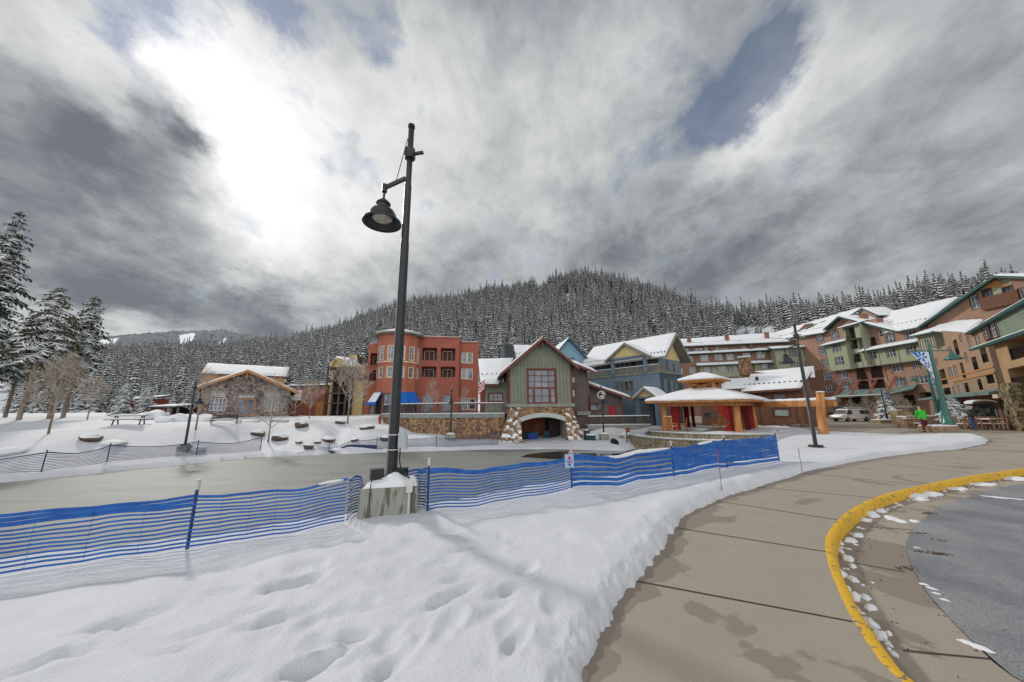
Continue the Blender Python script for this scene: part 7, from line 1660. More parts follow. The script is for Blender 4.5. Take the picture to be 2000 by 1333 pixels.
# ------------------------------------------------------------------ tall snow-laden conifers on the left
def big_conifer(h, rb, crown0, seed, dens=1.0, lean=0.0, broken=False):
    g = random.Random(seed); tr = MB(); cr = MB()
    tr.tube([(0, 0, -.6), (lean * .2, 0, h * .25), (lean * .6, 0, h * .6), (lean, 0, h * .98)], [h * .010 + .05, h * .009 + .04, h * .006 + .02, .03], 10)
    z = h * crown0
    for k in range(10):                               # dead snags on the bare stem
        zz = h * crown0 * g.uniform(.3, 1); a = g.uniform(0, 6.28); tr.tube([(0, 0, zz), (math.cos(a) * .8, math.sin(a) * .8, zz + .2)], [.04, .01], 4)
    step = h / (60 * dens)
    while z < h * .985:
        f = (z / h - crown0) / (1 - crown0); R_ = rb * (1 - f) ** .62 * (.35 + .65 * min(1, f * 5 + .35)); n_ = max(5, int(10 * (1 - f * .35)))
        for k in range(n_):
            if g.random() < (.16 if f < .5 else .05): continue
            a = 2 * math.pi * (k + g.random()) / n_ + z; L_ = R_ * g.uniform(.45, 1.18); dr = L_ * g.uniform(.12, .5); c, s_ = math.cos(a), math.sin(a); z1 = z + g.uniform(-.5, .5) * step; cx0 = lean * (z / h)
            segs = max(3, int(L_ / .38)); lift = L_ * .12
            for i in range(segs):
                t0 = (i + .15) / segs; t1 = (i + 1.25) / segs
                def bp_(t): return (cx0 + c * L_ * t, s_ * L_ * t, z1 - dr * t ** 1.4 + lift * math.sin(t * 2.6))
                p0, p1 = Vector(bp_(t0)), Vector(bp_(min(t1, 1.05))); wd = (.44 + .30 * g.random()) * (1.15 - t0 * .6) * min(1.4, .5 + L_ * .35)
                for sd_ in (-1, 1):
                    ang_ = a + sd_ * g.uniform(.6, 1.05); d2 = Vector((math.cos(ang_), math.sin(ang_), -g.uniform(.15, .75))) * wd; m_ = p0.lerp(p1, .5)
                    cr.add([p0, m_ + d2 * .55 + Vector((0, 0, .05)), p0 + d2 * 1.25 + (p1 - p0) * .5, m_ + (p1 - p0) * .3], [(0, 1, 3), (1, 2, 3)])
                e_ = p1 + Vector((g.uniform(-.1, .1), g.uniform(-.1, .1), -g.uniform(.15, .5) * wd * 1.6)); cr.add([p0, p1, e_], [(0, 1, 2)])
        z += step * g.uniform(.7, 1.25)
    for k in range(5): a = k * 1.3; cr.add([(lean, 0, h), (lean + math.cos(a) * .25, math.sin(a) * .25, h - .7), (lean + math.cos(a + .6) * .2, math.sin(a + .6) * .2, h - .9)], [(0, 1, 2)])
    return tr, cr
needleN = mat('dark_needles', (.075, .095, .058), (.028, .042, .026), rough=.9, scale=5, snow=(.76, 2.4, .85), snowc=(.72, .74, .77))
needleN2 = mat('olive_needles', (.125, .125, .06), (.05, .062, .032), rough=.9, scale=4, snow=(.80, 2.4, .85), snowc=(.72, .74, .77))
trunkL = mat('pale_bark', (.29, .235, .19), (.13, .10, .085), rough=.95, scale=8, stretch=(1, 1, .15), bump=.3)  # pale brown bark colour of the tall left conifers
spec_ = [(38, 412, 38, 27, 3.7, .16, 'tallest dense conifer at the far left edge, crown rising above all others'), (3, 452, 41, 25, 3.0, .2, 'dense conifer cut by the left picture edge, second tallest'), (106, 560, 36, 17, 3.0, .42, 'conifer with broad rounded crown on a long bare trunk, right of the tallest one'),
         (66, 612, 43, 15, 2.4, .35, 'lower conifer tucked between the tallest and the broad-crowned one'), (181, 577, 41, 18, 2.6, .38, 'ragged open-crowned conifer, rightmost of the tall left group'), (146, 616, 39, 15, 2.2, .3, 'narrower conifer just left of the ragged right-hand one'), (-45, 480, 36, 22, 3.0, .2, 'conifer mostly outside the left picture edge')]
for i, (px, py, Y_, hh, rb, c0, lab) in enumerate(spec_):
    tp = at(px, py, Y_); z0 = T(tp.x, tp.y) + .1; h = tp.z - z0
    tr, cr = big_conifer(h, rb, c0, 50 + i, 1.0 if h > 15 else .8, lean=[.3, -.2, .9, .2, .5, -.2, 0][i])
    t = thing('tall_conifer', lab, 'conifer', (0, 0, 0), 'tall conifers on the left'); tr.build('trunk', trunkL, t); cr.build('crown', needleN if i % 3 != 2 else needleN2, t); t.location = (tp.x, tp.y, z0)
# younger snow-covered spruces among the buildings
def small_spruce(label, px, Y_, top_py, rb, seed, base_py=None):
    tp = at(px, top_py, Y_); z0 = S(tp.x, tp.y) if tp.y < 60 else -.4; h = tp.z - z0
    tr, cr = big_conifer(h, rb, .04, seed, .55); t = thing('young_spruce', label, 'conifer', (0, 0, 0), 'young snowy spruces in the village'); tr.build('trunk', barkM, t); cr.build('crown', spr_m, t); t.location = (tp.x, tp.y, z0)
spr_m = mat('snow_loaded_needles', (.05, .075, .045), (.02, .034, .022), rough=.9, scale=5, snow=(.45, 2.0, .8), snowc=(.76, .78, .8))
small_spruce('narrow snowy spruce behind the far teal lamp, right of the white van', 1727, 50, 768, 1.7, 71)
small_spruce('snow-laden spruce directly right of the big teal lamp', 1856, 29, 776, 1.15, 72)
small_spruce('low broad snowy spruce left of the notice kiosk', 1886, 32.5, 788, 1.1, 73)
small_spruce('snowy spruce by the red shed on the left', 250, 62, 745, 2.2, 74)
small_spruce('small snowy spruce by the hut, left of the stone lodge', 292, 60, 752, 2.0, 75)

# ------------------------------------------------------------------ bare deciduous trees dusted with snow
bareM = mat('pale_twig', (.46, .39, .32), (.28, .23, .185), rough=.9, scale=6, snow=(.72, 3, .5), snowc=(.78, .79, .82))
bareT = mat('pale_trunk', (.28, .22, .17), (.15, .115, .09), rough=.9, scale=6, stretch=(1, 1, .3))
def bare_tree(seed, spread=.62, levels=4, first=.22):
    g = random.Random(seed); tr = MB(); br = MB(); H = 1.0
    tr.tube([(0, 0, -.04), (.004, 0, .12), (-.004, .004, first)], [.020, .016, .014], 8)
    def grow(p, d, L_, r_, lv):
        n_ = 4; pts = [p]; q = p.copy(); dd = d.copy()
        for i in range(n_):
            dd = (dd + Vector((g.uniform(-.16, .16), g.uniform(-.16, .16), g.uniform(-.02, .13)))).normalized(); q = q + dd * L_ / n_; pts.append(q.copy())
        br.tube(pts, [max(r_ * (1 - .7 * i / n_), .0016) for i in range(n_ + 1)], 4 if lv < 2 else 3, cap=False)
        if lv >= levels: return
        for k in range([0, 5, 5, 4][min(lv, 3)] if lv else 0):
            t_ = g.uniform(.25, 1.0); pp = pts[min(int(t_ * n_), n_ - 1)].lerp(pts[min(int(t_ * n_) + 1, n_)], g.random()); ax = Vector((g.gauss(0, 1), g.gauss(0, 1), g.uniform(-.3, .9))).normalized()
            grow(pp, (dd * .62 + ax * .75).normalized(), L_ * g.uniform(.42, .66), r_ * .5, lv + 1)
    leader = [Vector((0, 0, first)), Vector((.01, 0, .5)), Vector((-.01, .01, .75)), Vector((0, 0, 1.0))]; br.tube(leader, [.014, .009, .005, .0015], 6)
    for k in range(19):
        f = k / 19; z = first + (1 - first) * f * .92; a = k * 2.4; L_ = spread * .62 * (1 - f) ** .7 + .06; grow(Vector((0, 0, z)), Vector((math.cos(a), math.sin(a), .45 + f * .5)).normalized(), L_, .0075 * (1 - f * .6), 1 + (1 if f > .75 else 0))
    t = thing('bare_tree', 'bare', 'tree', (0, 0, 0), 'bare snow-dusted trees'); tr.build('trunk', bareT, t); br.build('branches', bareM, t); return t
protos = [bare_tree(1), bare_tree(2, .5, 3), bare_tree(3, .55, 3, .16)]; used = [False] * 3
for (k, px, Y_, bpy_, tpy, lab) in [(0, 134, 26, 842, 690, 'bare tree casting a shadow on the far left snowbank'), (1, 404, 31, 831, 712, 'bare tree in front of the left window of the stone lodge'), (2, 540, 33, 822, 735, 'bare tree in front of the right corner of the stone lodge'), (1, 583, 44, 812, 745, 'slim bare tree in front of the brick annex'),
                                   (0, 612, 43, 814, 740, 'bare tree left of the timber house'), (0, 690, 40, 820, 692, 'bare tree in front of the yellow wall beside the red brick block'), (2, 845, 44, 800, 738, 'thin bare sapling behind the terrace railing, under the brick balconies'), (2, 908, 44, 800, 752, 'smaller bare sapling behind the terrace railing by the right brick windows'),
                                   (1, 1690, 56, 826, 772, 'bare aspen just right of the white van'), (2, 1712, 54, 826, 765, 'tall pale bare aspen left of the narrow spruce'), (0, 1752, 52, 826, 770, 'spreading bare aspen right of the narrow spruce'), (1, 1768, 50, 826, 778, 'bare aspen nearest the tan utility box'), (1, 1660, 60, 820, 778, 'bare aspen behind the white van'), (0, 190, 40, 822, 735, 'bare bushy tree under the ragged conifer')]:
    tp = at(px, tpy, Y_); z0 = S(tp.x, tp.y) if Y_ < 50 and px < 830 else (zTer - .05 if px < 1000 else T(tp.x, tp.y)); h = tp.z - z0
    if not used[k]: t = protos[k]; used[k] = True; t['label'] = lab; t.location = (tp.x, tp.y, z0); t.rotation_euler = (0, 0, random.random() * 6)
    else: t = dup(protos[k], (tp.x, tp.y, z0), random.random() * 6, 1.0, lab)
    t.scale = (h * .66, h * .66, h)

# ------------------------------------------------------------------ boulders with caps of snow
rockM = mat('boulder_stone', (.17, .125, .10), (.06, .048, .042), rough=.9, scale=2.5, bump=.5, snow=(.60, 1.4, .5), snowc=(.74, .755, .78))
def boulder(name, label, px, py, wpx, hr=.55, Y_=None, group='snow-capped boulders on the far bank', m=None, seed=0):
    p = hit(px, py) if Y_ is None else at(px, py, Y_)
    if Y_ is not None: p.z = S(p.x, p.y)
    r_ = wpx / 690 * p.y / 2; bm = bmesh.new(); bmesh.ops.create_icosphere(bm, subdivisions=3, radius=1.0)
    for v in bm.verts:
        q = v.co.copy(); k = 1 + .28 * mnoise.noise(q * 1.1 + Vector((seed * 3.3, 0, 0))) + .10 * mnoise.noise(q * 3 + Vector((0, seed, 0))); v.co = Vector((q.x * r_ * k, q.y * r_ * .8 * k, q.z * r_ * hr * k))
    me = bpy.data.meshes.new(name); bm.to_mesh(me); bm.free(); me.materials.append(m or rockM); me.polygons.foreach_set('use_smooth', [True] * len(me.polygons))
    o = bpy.data.objects.new(name, me); COL.objects.link(o); o.location = (p.x, p.y, p.z + r_ * hr * (.25 if m else .55)); tag(o, label, 'boulder' if m is None else 'snow mound', group)
for i, (px, py, wd, hr, lab) in enumerate([(176, 860, 34, .5, 'boulder below the leftmost bare tree, brown face to the right'), (505, 850, 26, .55, 'rounded boulder left of the stream gully, upper one'), (546, 859, 30, .5, 'low boulder left of the stream gully, lower one'), (589, 835, 22, .85, 'upright pointed boulder above the gully'), (641, 862, 24, .55, 'boulder right of the gully behind the fallen netting'),
    (664, 827, 20, .5, 'small boulder near the bare tree by the timber house'), (692, 862, 15, .5, 'smallest dark-fronted boulder right of the gully'), (717, 838, 28, .4, 'flat long boulder under the red hydrant'), (752, 860, 20, .6, 'boulder hidden partly by the near lamp pole'), (603, 877, 20, .7, 'dark boulder at the culvert mouth of the gully'), (584, 866, 12, .6, 'little stone at the left lip of the gully'), (620, 866, 13, .6, 'little stone at the right lip of the gully')]):
    boulder('boulder', lab, px, py, wd, hr, seed=i)
for i, (px, py, wd, hr, Y_, lab) in enumerate([(222, 867, 40, .3, None, 'low snow mound right of the brown-faced boulder'), (18, 885, 50, .35, None, 'wide snow mound at the left picture edge'), (385, 880, 30, .5, None, 'snow mound behind the left netting'), (282, 812, 34, .7, 37, 'leftmost rounded snow-covered shrub in the row behind the picnic table'), (306, 812, 44, .7, 38, 'largest rounded snow-covered shrub behind the picnic table'), (325, 813, 36, .55, 35, 'snow-covered shrub with bare twigs showing below'),
    (352, 814, 46, .55, 36, 'wide snow-covered shrub left of the lamp pole'), (398, 815, 44, .5, 36, 'snow-covered shrub left of the bench'), (466, 814, 14, .8, 36, 'small snow heap at the right end of the bench'), (487, 814, 40, .2, 38, 'flat snow ridge in front of the lodge door'), (545, 813, 40, .2, 40, 'flat snow ridge right of the lodge door'), (660, 880, 26, .4, None, 'snow mound behind the right netting')]):
    boulder('snow_mound', lab, px, py, wd, hr, Y_, 'mounds of snow over shrubs and stones', m=snowM, seed=40 + i)

# ------------------------------------------------------------------ picnic table, bench, hydrant, sheds
benchM = mat('dark_bench', (.09, .075, .065), (.05, .042, .038), rough=.8)
p = at(251, 829, 30); z0 = S(p.x, p.y); t = thing('picnic_table', 'snow-covered picnic table with attached benches on the far left bank', 'picnic table', (0, 0, 0))
mb = MB(); mb.box((0, 0, .74), (2.1, .8, .05)); mb.build('tabletop', benchM, t)
for y in (-.75, .75): mb = MB(); mb.box((0, y, .44), (2.5, .28, .05)); o = mb.build('bench_seat', benchM, t); 
for x in (-.8, .8): mb = MB(); mb.bar((x, -.8, .42), (x, .8, .42), .06, .08); mb.bar((x, -.6, 0), (x, -.2, .72), .08, .06); mb.bar((x, .6, 0), (x, .2, .72), .08, .06); mb.build('trestle', benchM, t)
mb = MB(); snowslab(mb, [Vector(v) for v in ((-1.05, -.4, .766), (1.05, -.4, .766), (1.05, .4, .766), (-1.05, .4, .766))], .14); snowslab(mb, [Vector(v) for v in ((-1.25, -.89, .466), (1.25, -.89, .466), (1.25, -.61, .466), (-1.25, -.61, .466))], .12); mb.build('table_snow', snowM, t, smooth=True)
t.location = (p.x, p.y, z0 - .02); t.rotation_euler = (0, 0, .55)
p = at(438, 823, 34); z0 = S(p.x, p.y); t = thing('park_bench', 'dark metal park bench with snow on the seat in front of the stone lodge', 'bench', (0, 0, 0))
mb = MB(); 
for k in range(4): mb.box((0, -.2 + .12 * k, .45), (2.0, .09, .03))
mb.build('seat', benchM, t); mb = MB()
for k in range(3): mb.bar((-1, .27 + .02 * k, .58 + .13 * k), (1, .27 + .02 * k, .58 + .13 * k), .03, .10)
mb.build('backrest', benchM, t)
for x in (-.98, .98): mb = MB(); mb.bar((x, -.25, 0), (x, -.2, .62), .05, .05); mb.bar((x, .3, 0), (x, .32, .9), .05, .05); mb.bar((x, -.22, .6), (x, .3, .62), .05, .05); mb.build('leg', benchM, t)
mb = MB(); snowslab(mb, [Vector(v) for v in ((-.95, -.24, .468), (.95, -.24, .468), (.95, .2, .468), (-.95, .2, .468))], .1); mb.build('seat_snow', snowM, t, smooth=True); t.location = (p.x, p.y, z0 - .02); t.rotation_euler = (0, 0, .5)
hydM = mat('hydrant_red', (.50, .03, .025), rough=.4); p = at(742, 819, 42); z0 = S(p.x, p.y); t = thing('fire_hydrant', 'red fire hydrant on the snow by the left end of the terrace wall', 'hydrant', (p.x, p.y, z0)); b = Vector((p.x, p.y, z0))
mb = MB(); mb.lathe([(.16, -.2), (.16, .05), (.12, .06), (.12, .75), (.15, .76), (.15, .8), (.12, .9), (.05, .97), (.05, 1.03), (.0, 1.04)], b, 14); mb.build('barrel', hydM, t, smooth=True); mb = MB(); mb.tube([b + Vector((-.24, 0, .6)), b + Vector((.24, 0, .6))], .06, 8); mb.tube([b + Vector((0, -.24, .55)), b], .08, 8); mb.build('outlet', hydM, t)
# red shed and log hut on the left
Fh = Fac(at(255, 805, 66)[:2], at(292, 805, 64)[:2]); t = thing('red_shed', 'dark red shed with a snowy roof among the trees on the left', 'shed', Fh.P(1.5, .8)); r_ = Fh.R(256, 780, 284, 812)
mb = MB(); wall(mb, Fh, r_[0], r_[1], .6, r_[3], [(r_[0] + .5, r_[0] + 1.5, r_[3] - 1.5, r_[3] - .6)]); shell(mb, Fh, r_[0], r_[1], .6, r_[3], 3); mb.build('wall', mat('shed_red', (.20, .035, .03), (.13, .03, .028), rough=.8), t); win(Fh, t, (r_[0] + .5, r_[0] + 1.5, r_[3] - 1.5, r_[3] - .6), 2, 2, darkmetal); roofquad(t, [Fh.P(r_[0] - .3, r_[3], .5), Fh.P(r_[1] + .3, r_[3], .5), Fh.P(r_[1] + .3, r_[3] + .7, -3), Fh.P(r_[0] - .3, r_[3] + .7, -3)], darkroof, snow=.2)
Fh = Fac(at(296, 805, 60)[:2], at(350, 805, 58)[:2]); t = thing('open_hut', 'low open-fronted timber hut behind the snow mounds', 'hut', Fh.P(2, .8)); r_ = Fh.R(297, 795, 344, 812)
mb = MB(); fbox(mb, Fh, r_[0], r_[1], .6, r_[3], -3, -2.8); mb.build('back_wall', darkin, t)
for k in range(5): x = r_[0] + (r_[1] - r_[0]) * k / 4; mb = MB(); fbox(mb, Fh, x - .12, x + .12, .6, r_[3], -.25, 0); mb.build('post', bareT, t)
roofquad(t, [Fh.P(r_[0] - .4, r_[3] + .02, .5), Fh.P(r_[1] + .4, r_[3] + .02, .5), Fh.P(r_[1] + .4, r_[3] + .4, -3.2), Fh.P(r_[0] - .4, r_[3] + .4, -3.2)], darkroof, snow=.2)

# ------------------------------------------------------------------ bins in the boathouse arch and odds and ends on the shore
FG = Fac(at(1000, 860, 42.0)[:2], (at(1000, 860, 42.0).x + 8, at(1000, 860, 42.0).y + .8))
def bin_(label, px, Y_, z, c, lid, w=.55, h=1.05, lidopen=False):
    q = at(px, 855, Y_); t = thing('wheelie_bin', label, 'bin', (q.x, q.y, z), 'wheelie bins in the boathouse arch'); b = Vector((q.x, q.y, z))
    vs = [b + Vector((x * w / 2 * k, y * w / 2 * k, zz)) for zz, k in ((.06, .8), (h, 1.0)) for x, y in ((-1, -1), (1, -1), (1, 1), (-1, 1))]; mb = MB(); mb.add(vs, [(0, 1, 2, 3), (4, 5, 6, 7), (0, 1, 5, 4), (1, 2, 6, 5), (2, 3, 7, 6), (3, 0, 4, 7)]); mb.build('body', c, t)
    mb = MB(); mb.slab([b + Vector((x * w * .54, y * w * .56, h + .06 + (.05 if y > 0 else 0))) for x, y in ((-1, -1), (1, -1), (1, 1), (-1, 1))], .055); mb.build('lid', lid, t)
    for s_ in (-1, 1): mb = MB(); mb.tube([b + Vector((s_ * w * .42 - .03, w * .45, .09)), b + Vector((s_ * w * .42 + .03, w * .45, .09))], .09, 10); mb.build('wheel', darkmetal, t)
blueB = mat('bin_blue', (.01, .07, .33), rough=.4); navyB = mat('bin_navy', (.012, .02, .07), rough=.4); tealB = mat('bin_teal', (.01, .06, .085), rough=.4); greenB = mat('lid_green', (.01, .20, .09), rough=.4)
zfl = zf_b = None
for o in bpy.data.objects:
    if o.name.startswith('floor_slab'): zfl = max((o.location.z + BASE[o.name].z + v.co.z) for v in o.data.vertices[:4]) 
ff = [o for o in bpy.data.objects if o.name.startswith('floor_slab')][0]; zfl = sorted({round(v.co.z + BASE[ff.name].z, 3) for v in ff.data.vertices})[-2]
zfl = zf_arch if 'zf_arch' in globals() else zfl
bin_('navy bin at the left end of the row inside the arch', 1026, 40.6, zfl, navyB, navyB); bin_('bright blue bin in the middle of the row inside the arch', 1036, 40.4, zfl, blueB, blueB); bin_('bright blue bin with a green lid inside the arch', 1045, 40.6, zfl, blueB, greenB); bin_('tall dark teal bin standing alone further right in the arch', 1067, 41.0, zfl, tealB, tealB, .6, 1.2)
p = at(1154, 858, 36.6); z0 = S(p.x, p.y); t = thing('utility_box', 'low dark green utility box with snow on top, right of the boathouse base', 'utility box', (p.x, p.y, z0)); mb = MB(); rbox(mb, Vector((p.x, p.y, z0 + .2)), (.95, .6, .6), .04, Matrix.Rotation(-.2, 3, 'Z')); mb.build('body', mat('dark_green_paint', (.012, .05, .045), rough=.5), t); mb = MB(); rbox(mb, Vector((p.x, p.y, z0 + .57)), (.9, .56, .13), .05, Matrix.Rotation(-.2, 3, 'Z')); mb.build('snow', snowM, t)
p = at(1146, 850, 37.4); z0 = S(p.x, p.y); t = thing('litter_barrel', 'dark litter barrel against the deck wall, left of the green box', 'bin', (p.x, p.y, z0)); b = Vector((p.x, p.y, z0)); mb = MB(); mb.lathe([(.28, -.2), (.31, .2), (.31, .85), (.28, .95), (.0, 1.0)], b, 16); mb.build('barrel', mat('barrel_black', (.02, .03, .03), rough=.5), t, smooth=True); mb = MB(); mb.lathe([(.27, .96), (.15, 1.08), (.0, 1.1)], b, 12); mb.build('snow', snowM, t, smooth=True)
p = hit(1202, 868); t = thing('drain_pipe', 'black drain pipe mouth poking out of the snow by the ring wall', 'pipe', p); mb = MB(); mb.tube([p + Vector((0, 0, .1)), p + Vector((.1, .9, .15))], .33, 16); mb.build('pipe', mat('black_plastic', (.008, .009, .01), rough=.4), t, smooth=False)
p = at(1225, 866, 35.2); z0 = S(p.x, p.y); t = thing('post_sign', 'slim dark post with a small rust-red plate and white hoop by the ashlar plinth', 'sign', (p.x, p.y, z0)); b = Vector((p.x, p.y, z0)); mb = MB(); mb.tube([b - Vector((0, 0, .2)), b + Vector((0, 0, 1.35))], .05, 8); mb.build('post', darkmetal, t); mb = MB(); mb.box(b + Vector((.15, 0, 1.2)), (.42, .04, .42)); mb.build('plate', mat('rust_plate', (.30, .06, .035), rough=.6), t); mb = MB(); mb.tube([b + Vector((-.2 + .12 * math.cos(a), -.05, .75 + .3 * math.sin(a))) for a in np.linspace(0, 6.28, 15)], .03, 6); mb.build('hoop', whiteM, t)
# striped flag at the wing of the boathouse
p = at(941, 760, 41.4); t = thing('flag', 'red and white striped flag hanging at the left wing of the boathouse', 'flag', (p.x, p.y, p.z)); b = Vector(p); mb = MB(); mb.tube([b + Vector((-.35, .3, -.6)), b + Vector((.35, -.3, .9))], .02, 6); mb.build('staff', whiteM, t)
mb = MB(); mw = []
for k in range(7):
    for j in range(4): x0 = -.3 + .16 * j; mb.add([b + Vector((x0 + .05 * k * 0, -.05 + .04 * math.sin(j * 2), .55 - .17 * k + .14 * j)), b + Vector((x0 + .16, -.05 + .04 * math.sin(j * 2 + 2), .69 - .17 * k + .14 * j)), b + Vector((x0 + .16, -.05 + .04 * math.sin(j * 2 + 2), .52 - .17 * k + .14 * j)), b + Vector((x0, -.05 + .04 * math.sin(j * 2), .38 - .17 * k + .14 * j))], [(0, 1, 2, 3)], k % 2)
mb.build('cloth', [mat('flag_red', (.42, .03, .04), rough=.8), whiteM], t)

# ------------------------------------------------------------------ teal lamps of the plaza
tealM = mat('teal_enamel', (.020, .135, .115), (.014, .10, .085), rough=.35, scale=4, spec=.6)
bannerW = mat('banner_white', (.72, .76, .82), rough=.8); bannerB = mat('banner_blue', (.02, .17, .55), (.015, .12, .42), rough=.8, scale=3)
def teal_lamp(label, px, Y_, zb_, top_py, r0, sides, banner=True, m=None, bl=.85, flare=True, planter=True, pxb=None, shade=.36):
    m = m or tealM; p = at(px, 800, Y_); b = Vector((p.x, p.y, zb_)); zt_ = at(px, top_py, Y_).z; H = zt_ - zb_
    t = thing('plaza_lamp', label, 'street lamp', b, 'teal banner lamps on the plaza'); mb = MB()
    prof = [(r0 * 2.6, 0), (r0 * 2.6, .1), (r0 * 2.2, .16), (r0 * 1.55, .7), (r0 * 1.2, 1.3), (r0 * 1.05, H * .4), (r0 * .8, H * .93), (r0 * .62, H * .94), (r0 * .62, H), (0, H + .01)] if flare else [(r0 * 1.3, 0), (r0, .5), (r0 * .8, H), (0, H + .01)]
    mb.lathe(prof, b, 16); mb.build('pole', m, t, smooth=True)
    ax = Vector((math.cos(sides[0]), math.sin(sides[0]), 0)); za_ = H * .865
    mb = MB(); mb.bar(b - ax * bl * 1.15 + Vector((0, 0, za_)), b + ax * sides[1] + Vector((0, 0, za_)), .06, .08); mb.bar(b + ax * .05 + Vector((0, 0, za_ + .5)), b + ax * sides[1] * .6 + Vector((0, 0, za_ + .04)), .025, .025); mb.build('crossarm', m, t)
    s = b + ax * sides[1] + Vector((0, 0, za_ - .05)); k = shade; mb = MB(); mb.lathe([(.02, .0), (k * .18, -.04), (k * .22, -k * .5), (k * .5, -k * .62), (k * .72, -k * .95), (k, -k * 1.2), (k * .96, -k * 1.26), (k * .55, -k * 1.0), (0, -k * .9)], s, 20); sh = mb.build('lamp_shade', m, t, smooth=True)
    mb = MB(); mb.lathe([(0, -k * 1.25), (k * .4, -k * 1.2), (k * .55, -k * 1.02)], s, 16); mb.build('lens', lensM, sh)
    if banner:
        mb = MB(); w_ = bl; hb = H * .34; x0, x1 = .12, .12 + w_; z1 = za_ - .08
        P3 = lambda x, z, o=0: b - ax * x + Vector((0, 0, z)) + Vector((ax.y, -ax.x, 0)) * o
        def skin(pts, o, mm): mb.extr([P3(x, z, o) for x, z in pts], Vector((ax.y, -ax.x, 0)) * .006, mm)
        skin([(x0, z1), (x1, z1 + .0), (x0 + w_ * .25, z1 - hb * .62), (x0 + w_ * .02, z1 - hb)], 0, 0)
        sgn = 1 if Vector((ax.y, -ax.x, 0)).dot(-b) > 0 else -1
        for (cx_, cz_, r_) in ((x0 + w_ * .45, z1 - hb * .16, w_ * .30), (x0 + w_ * .25, z1 - hb * .46, w_ * .19), (x0 + w_ * .12, z1 - hb * .74, w_ * .10)):
            for q in range(6):
                a = q * math.pi / 3 + .2; dx, dz = math.cos(a), math.sin(a); n2 = (-dz * .11, dx * .11); o_ = .008 * sgn if sgn > 0 else -.008
                skin([(cx_ + dx * r_ * .25 + n2[0] * r_, cz_ + dz * r_ * .25 + n2[1] * r_), (cx_ + dx * r_ + n2[0] * r_ * 2.2, cz_ + dz * r_ + n2[1] * r_ * 2.2), (cx_ + dx * r_ - n2[0] * r_ * 2.2, cz_ + dz * r_ - n2[1] * r_ * 2.2), (cx_ + dx * r_ * .25 - n2[0] * r_, cz_ + dz * r_ * .25 - n2[1] * r_)], o_, 1)
        for (a_, c_) in (((x0 + w_ * .7, z1 - .01), (x1 - .02, z1 - .01)), ): skin([(x0 + w_ * .68, z1 - .012), (x1 - .02, z1 - .012), (x0 + w_ * .62, z1 - hb * .2)], .009 * sgn, 1)
        mb.build('banner', [bannerW, bannerB], t)
    return t
TL = at(1843, 830, 25.0); stoneB = mat('planter_stone', (.34, .25, .17), (.22, .155, .105), rough=.85, scale=3, bump=.3)
teal_lamp('largest teal lamp with a blue and white snowflake banner, on a stone planter', 1845, 25.0, .42, 664, .135, (R(-5), 1.45), True, bl=1.2, shade=.5)
teal_lamp('middle teal lamp partly behind the largest one', 1830, 36, .5, 722, .13, (R(175), 1.6), True, bl=.9)
teal_lamp('farthest slim dark lamp with a small blue banner, in front of the narrow spruce', 1729, 48, .1, 762, .09, (R(178), .05), True, m=darkmetal, bl=.9, flare=False, shade=.2)
def planter(label, px, py, w, d, h, Y_=None, rz=0.0, m=None, snow=True):
    p = at(px, py, Y_) if Y_ else ground(px, py, 0); z0 = T(p.x, p.y) - .02; t = thing('planter', label, 'planter', (p.x, p.y, z0)); mb = MB(); rbox(mb, Vector((p.x, p.y, z0 + h / 2)), (w, d, h), .04, Matrix.Rotation(rz, 3, 'Z')); mb.build('body', m or stoneB, t)
    if snow: mb = MB(); rbox(mb, Vector((p.x, p.y, z0 + h + .04)), (w * .94, d * .94, .075), .03, Matrix.Rotation(rz, 3, 'Z')); mb.build('snow', snowM, t)
planter('low stone planter under the largest teal lamp', 1835, 847, 1.95, 1.0, .40, 25.0, .1)
planter('tan stone planter under the middle teal lamp, behind the green jacket', 1826, 835, 1.4, 1.0, .9, 34, .1)
planter('long low stone planter under the narrow spruce', 1733, 833, 3.2, 1.2, .55, 46, .1)
planter('tan stone bench wall left of the person in the green jacket', 1782, 838, 1.6, .9, .95, 31, .0)
planter('upright pale tan utility cabinet beside the stone bench wall', 1757, 832, .9, .7, 1.5, 38, .2, m=mat('tan_cabinet', (.50, .36, .20), rough=.7))

# ------------------------------------------------------------------ white van
t = thing('parked_van', 'white panel van with a snowy roof rack parked by the lodge', 'van', (0, 0, 0)); vanM = mat('van_white', (.74, .73, .69), rough=.35, spec=.5); vanW = mat('van_glass', (.05, .06, .07), rough=.08, spec=1); tyreM = mat('tyre', (.015, .015, .016), rough=.9); rimM = mat('rim', (.40, .41, .42), rough=.35, metal=.6)
prof = [(-2.75, .45), (-2.80, .75), (-2.70, 1.0), (-1.95, 1.15), (-1.45, 1.88), (-1.2, 1.98), (2.65, 2.0), (2.78, 1.8), (2.82, .5), (2.7, .40), (-2.6, .38)]
mb = MB(); W2 = .98; n_ = len(prof); vs = []
for y, k in ((-W2, .94), (-W2 * 1.0, 1), (W2, 1), (W2, .94)): 
    for x, z in prof: vs.append((x, y * (1 if z < 1.2 else .90) * (1.0), z))
vs = [(x, sy * W2 * (1 if z < 1.15 else .90), z) for sy in (-1, 1) for x, z in prof]; mb.add(vs, [tuple(range(n_)), tuple(range(2 * n_ - 1, n_ - 1, -1))] + [(i, i + n_, (i + 1) % n_ + n_, (i + 1) % n_) for i in range(n_)]); body = mb.build('body', vanM, t)
bv = body.modifiers.new('bevel', 'BEVEL'); bv.width = .06; bv.segments = 3
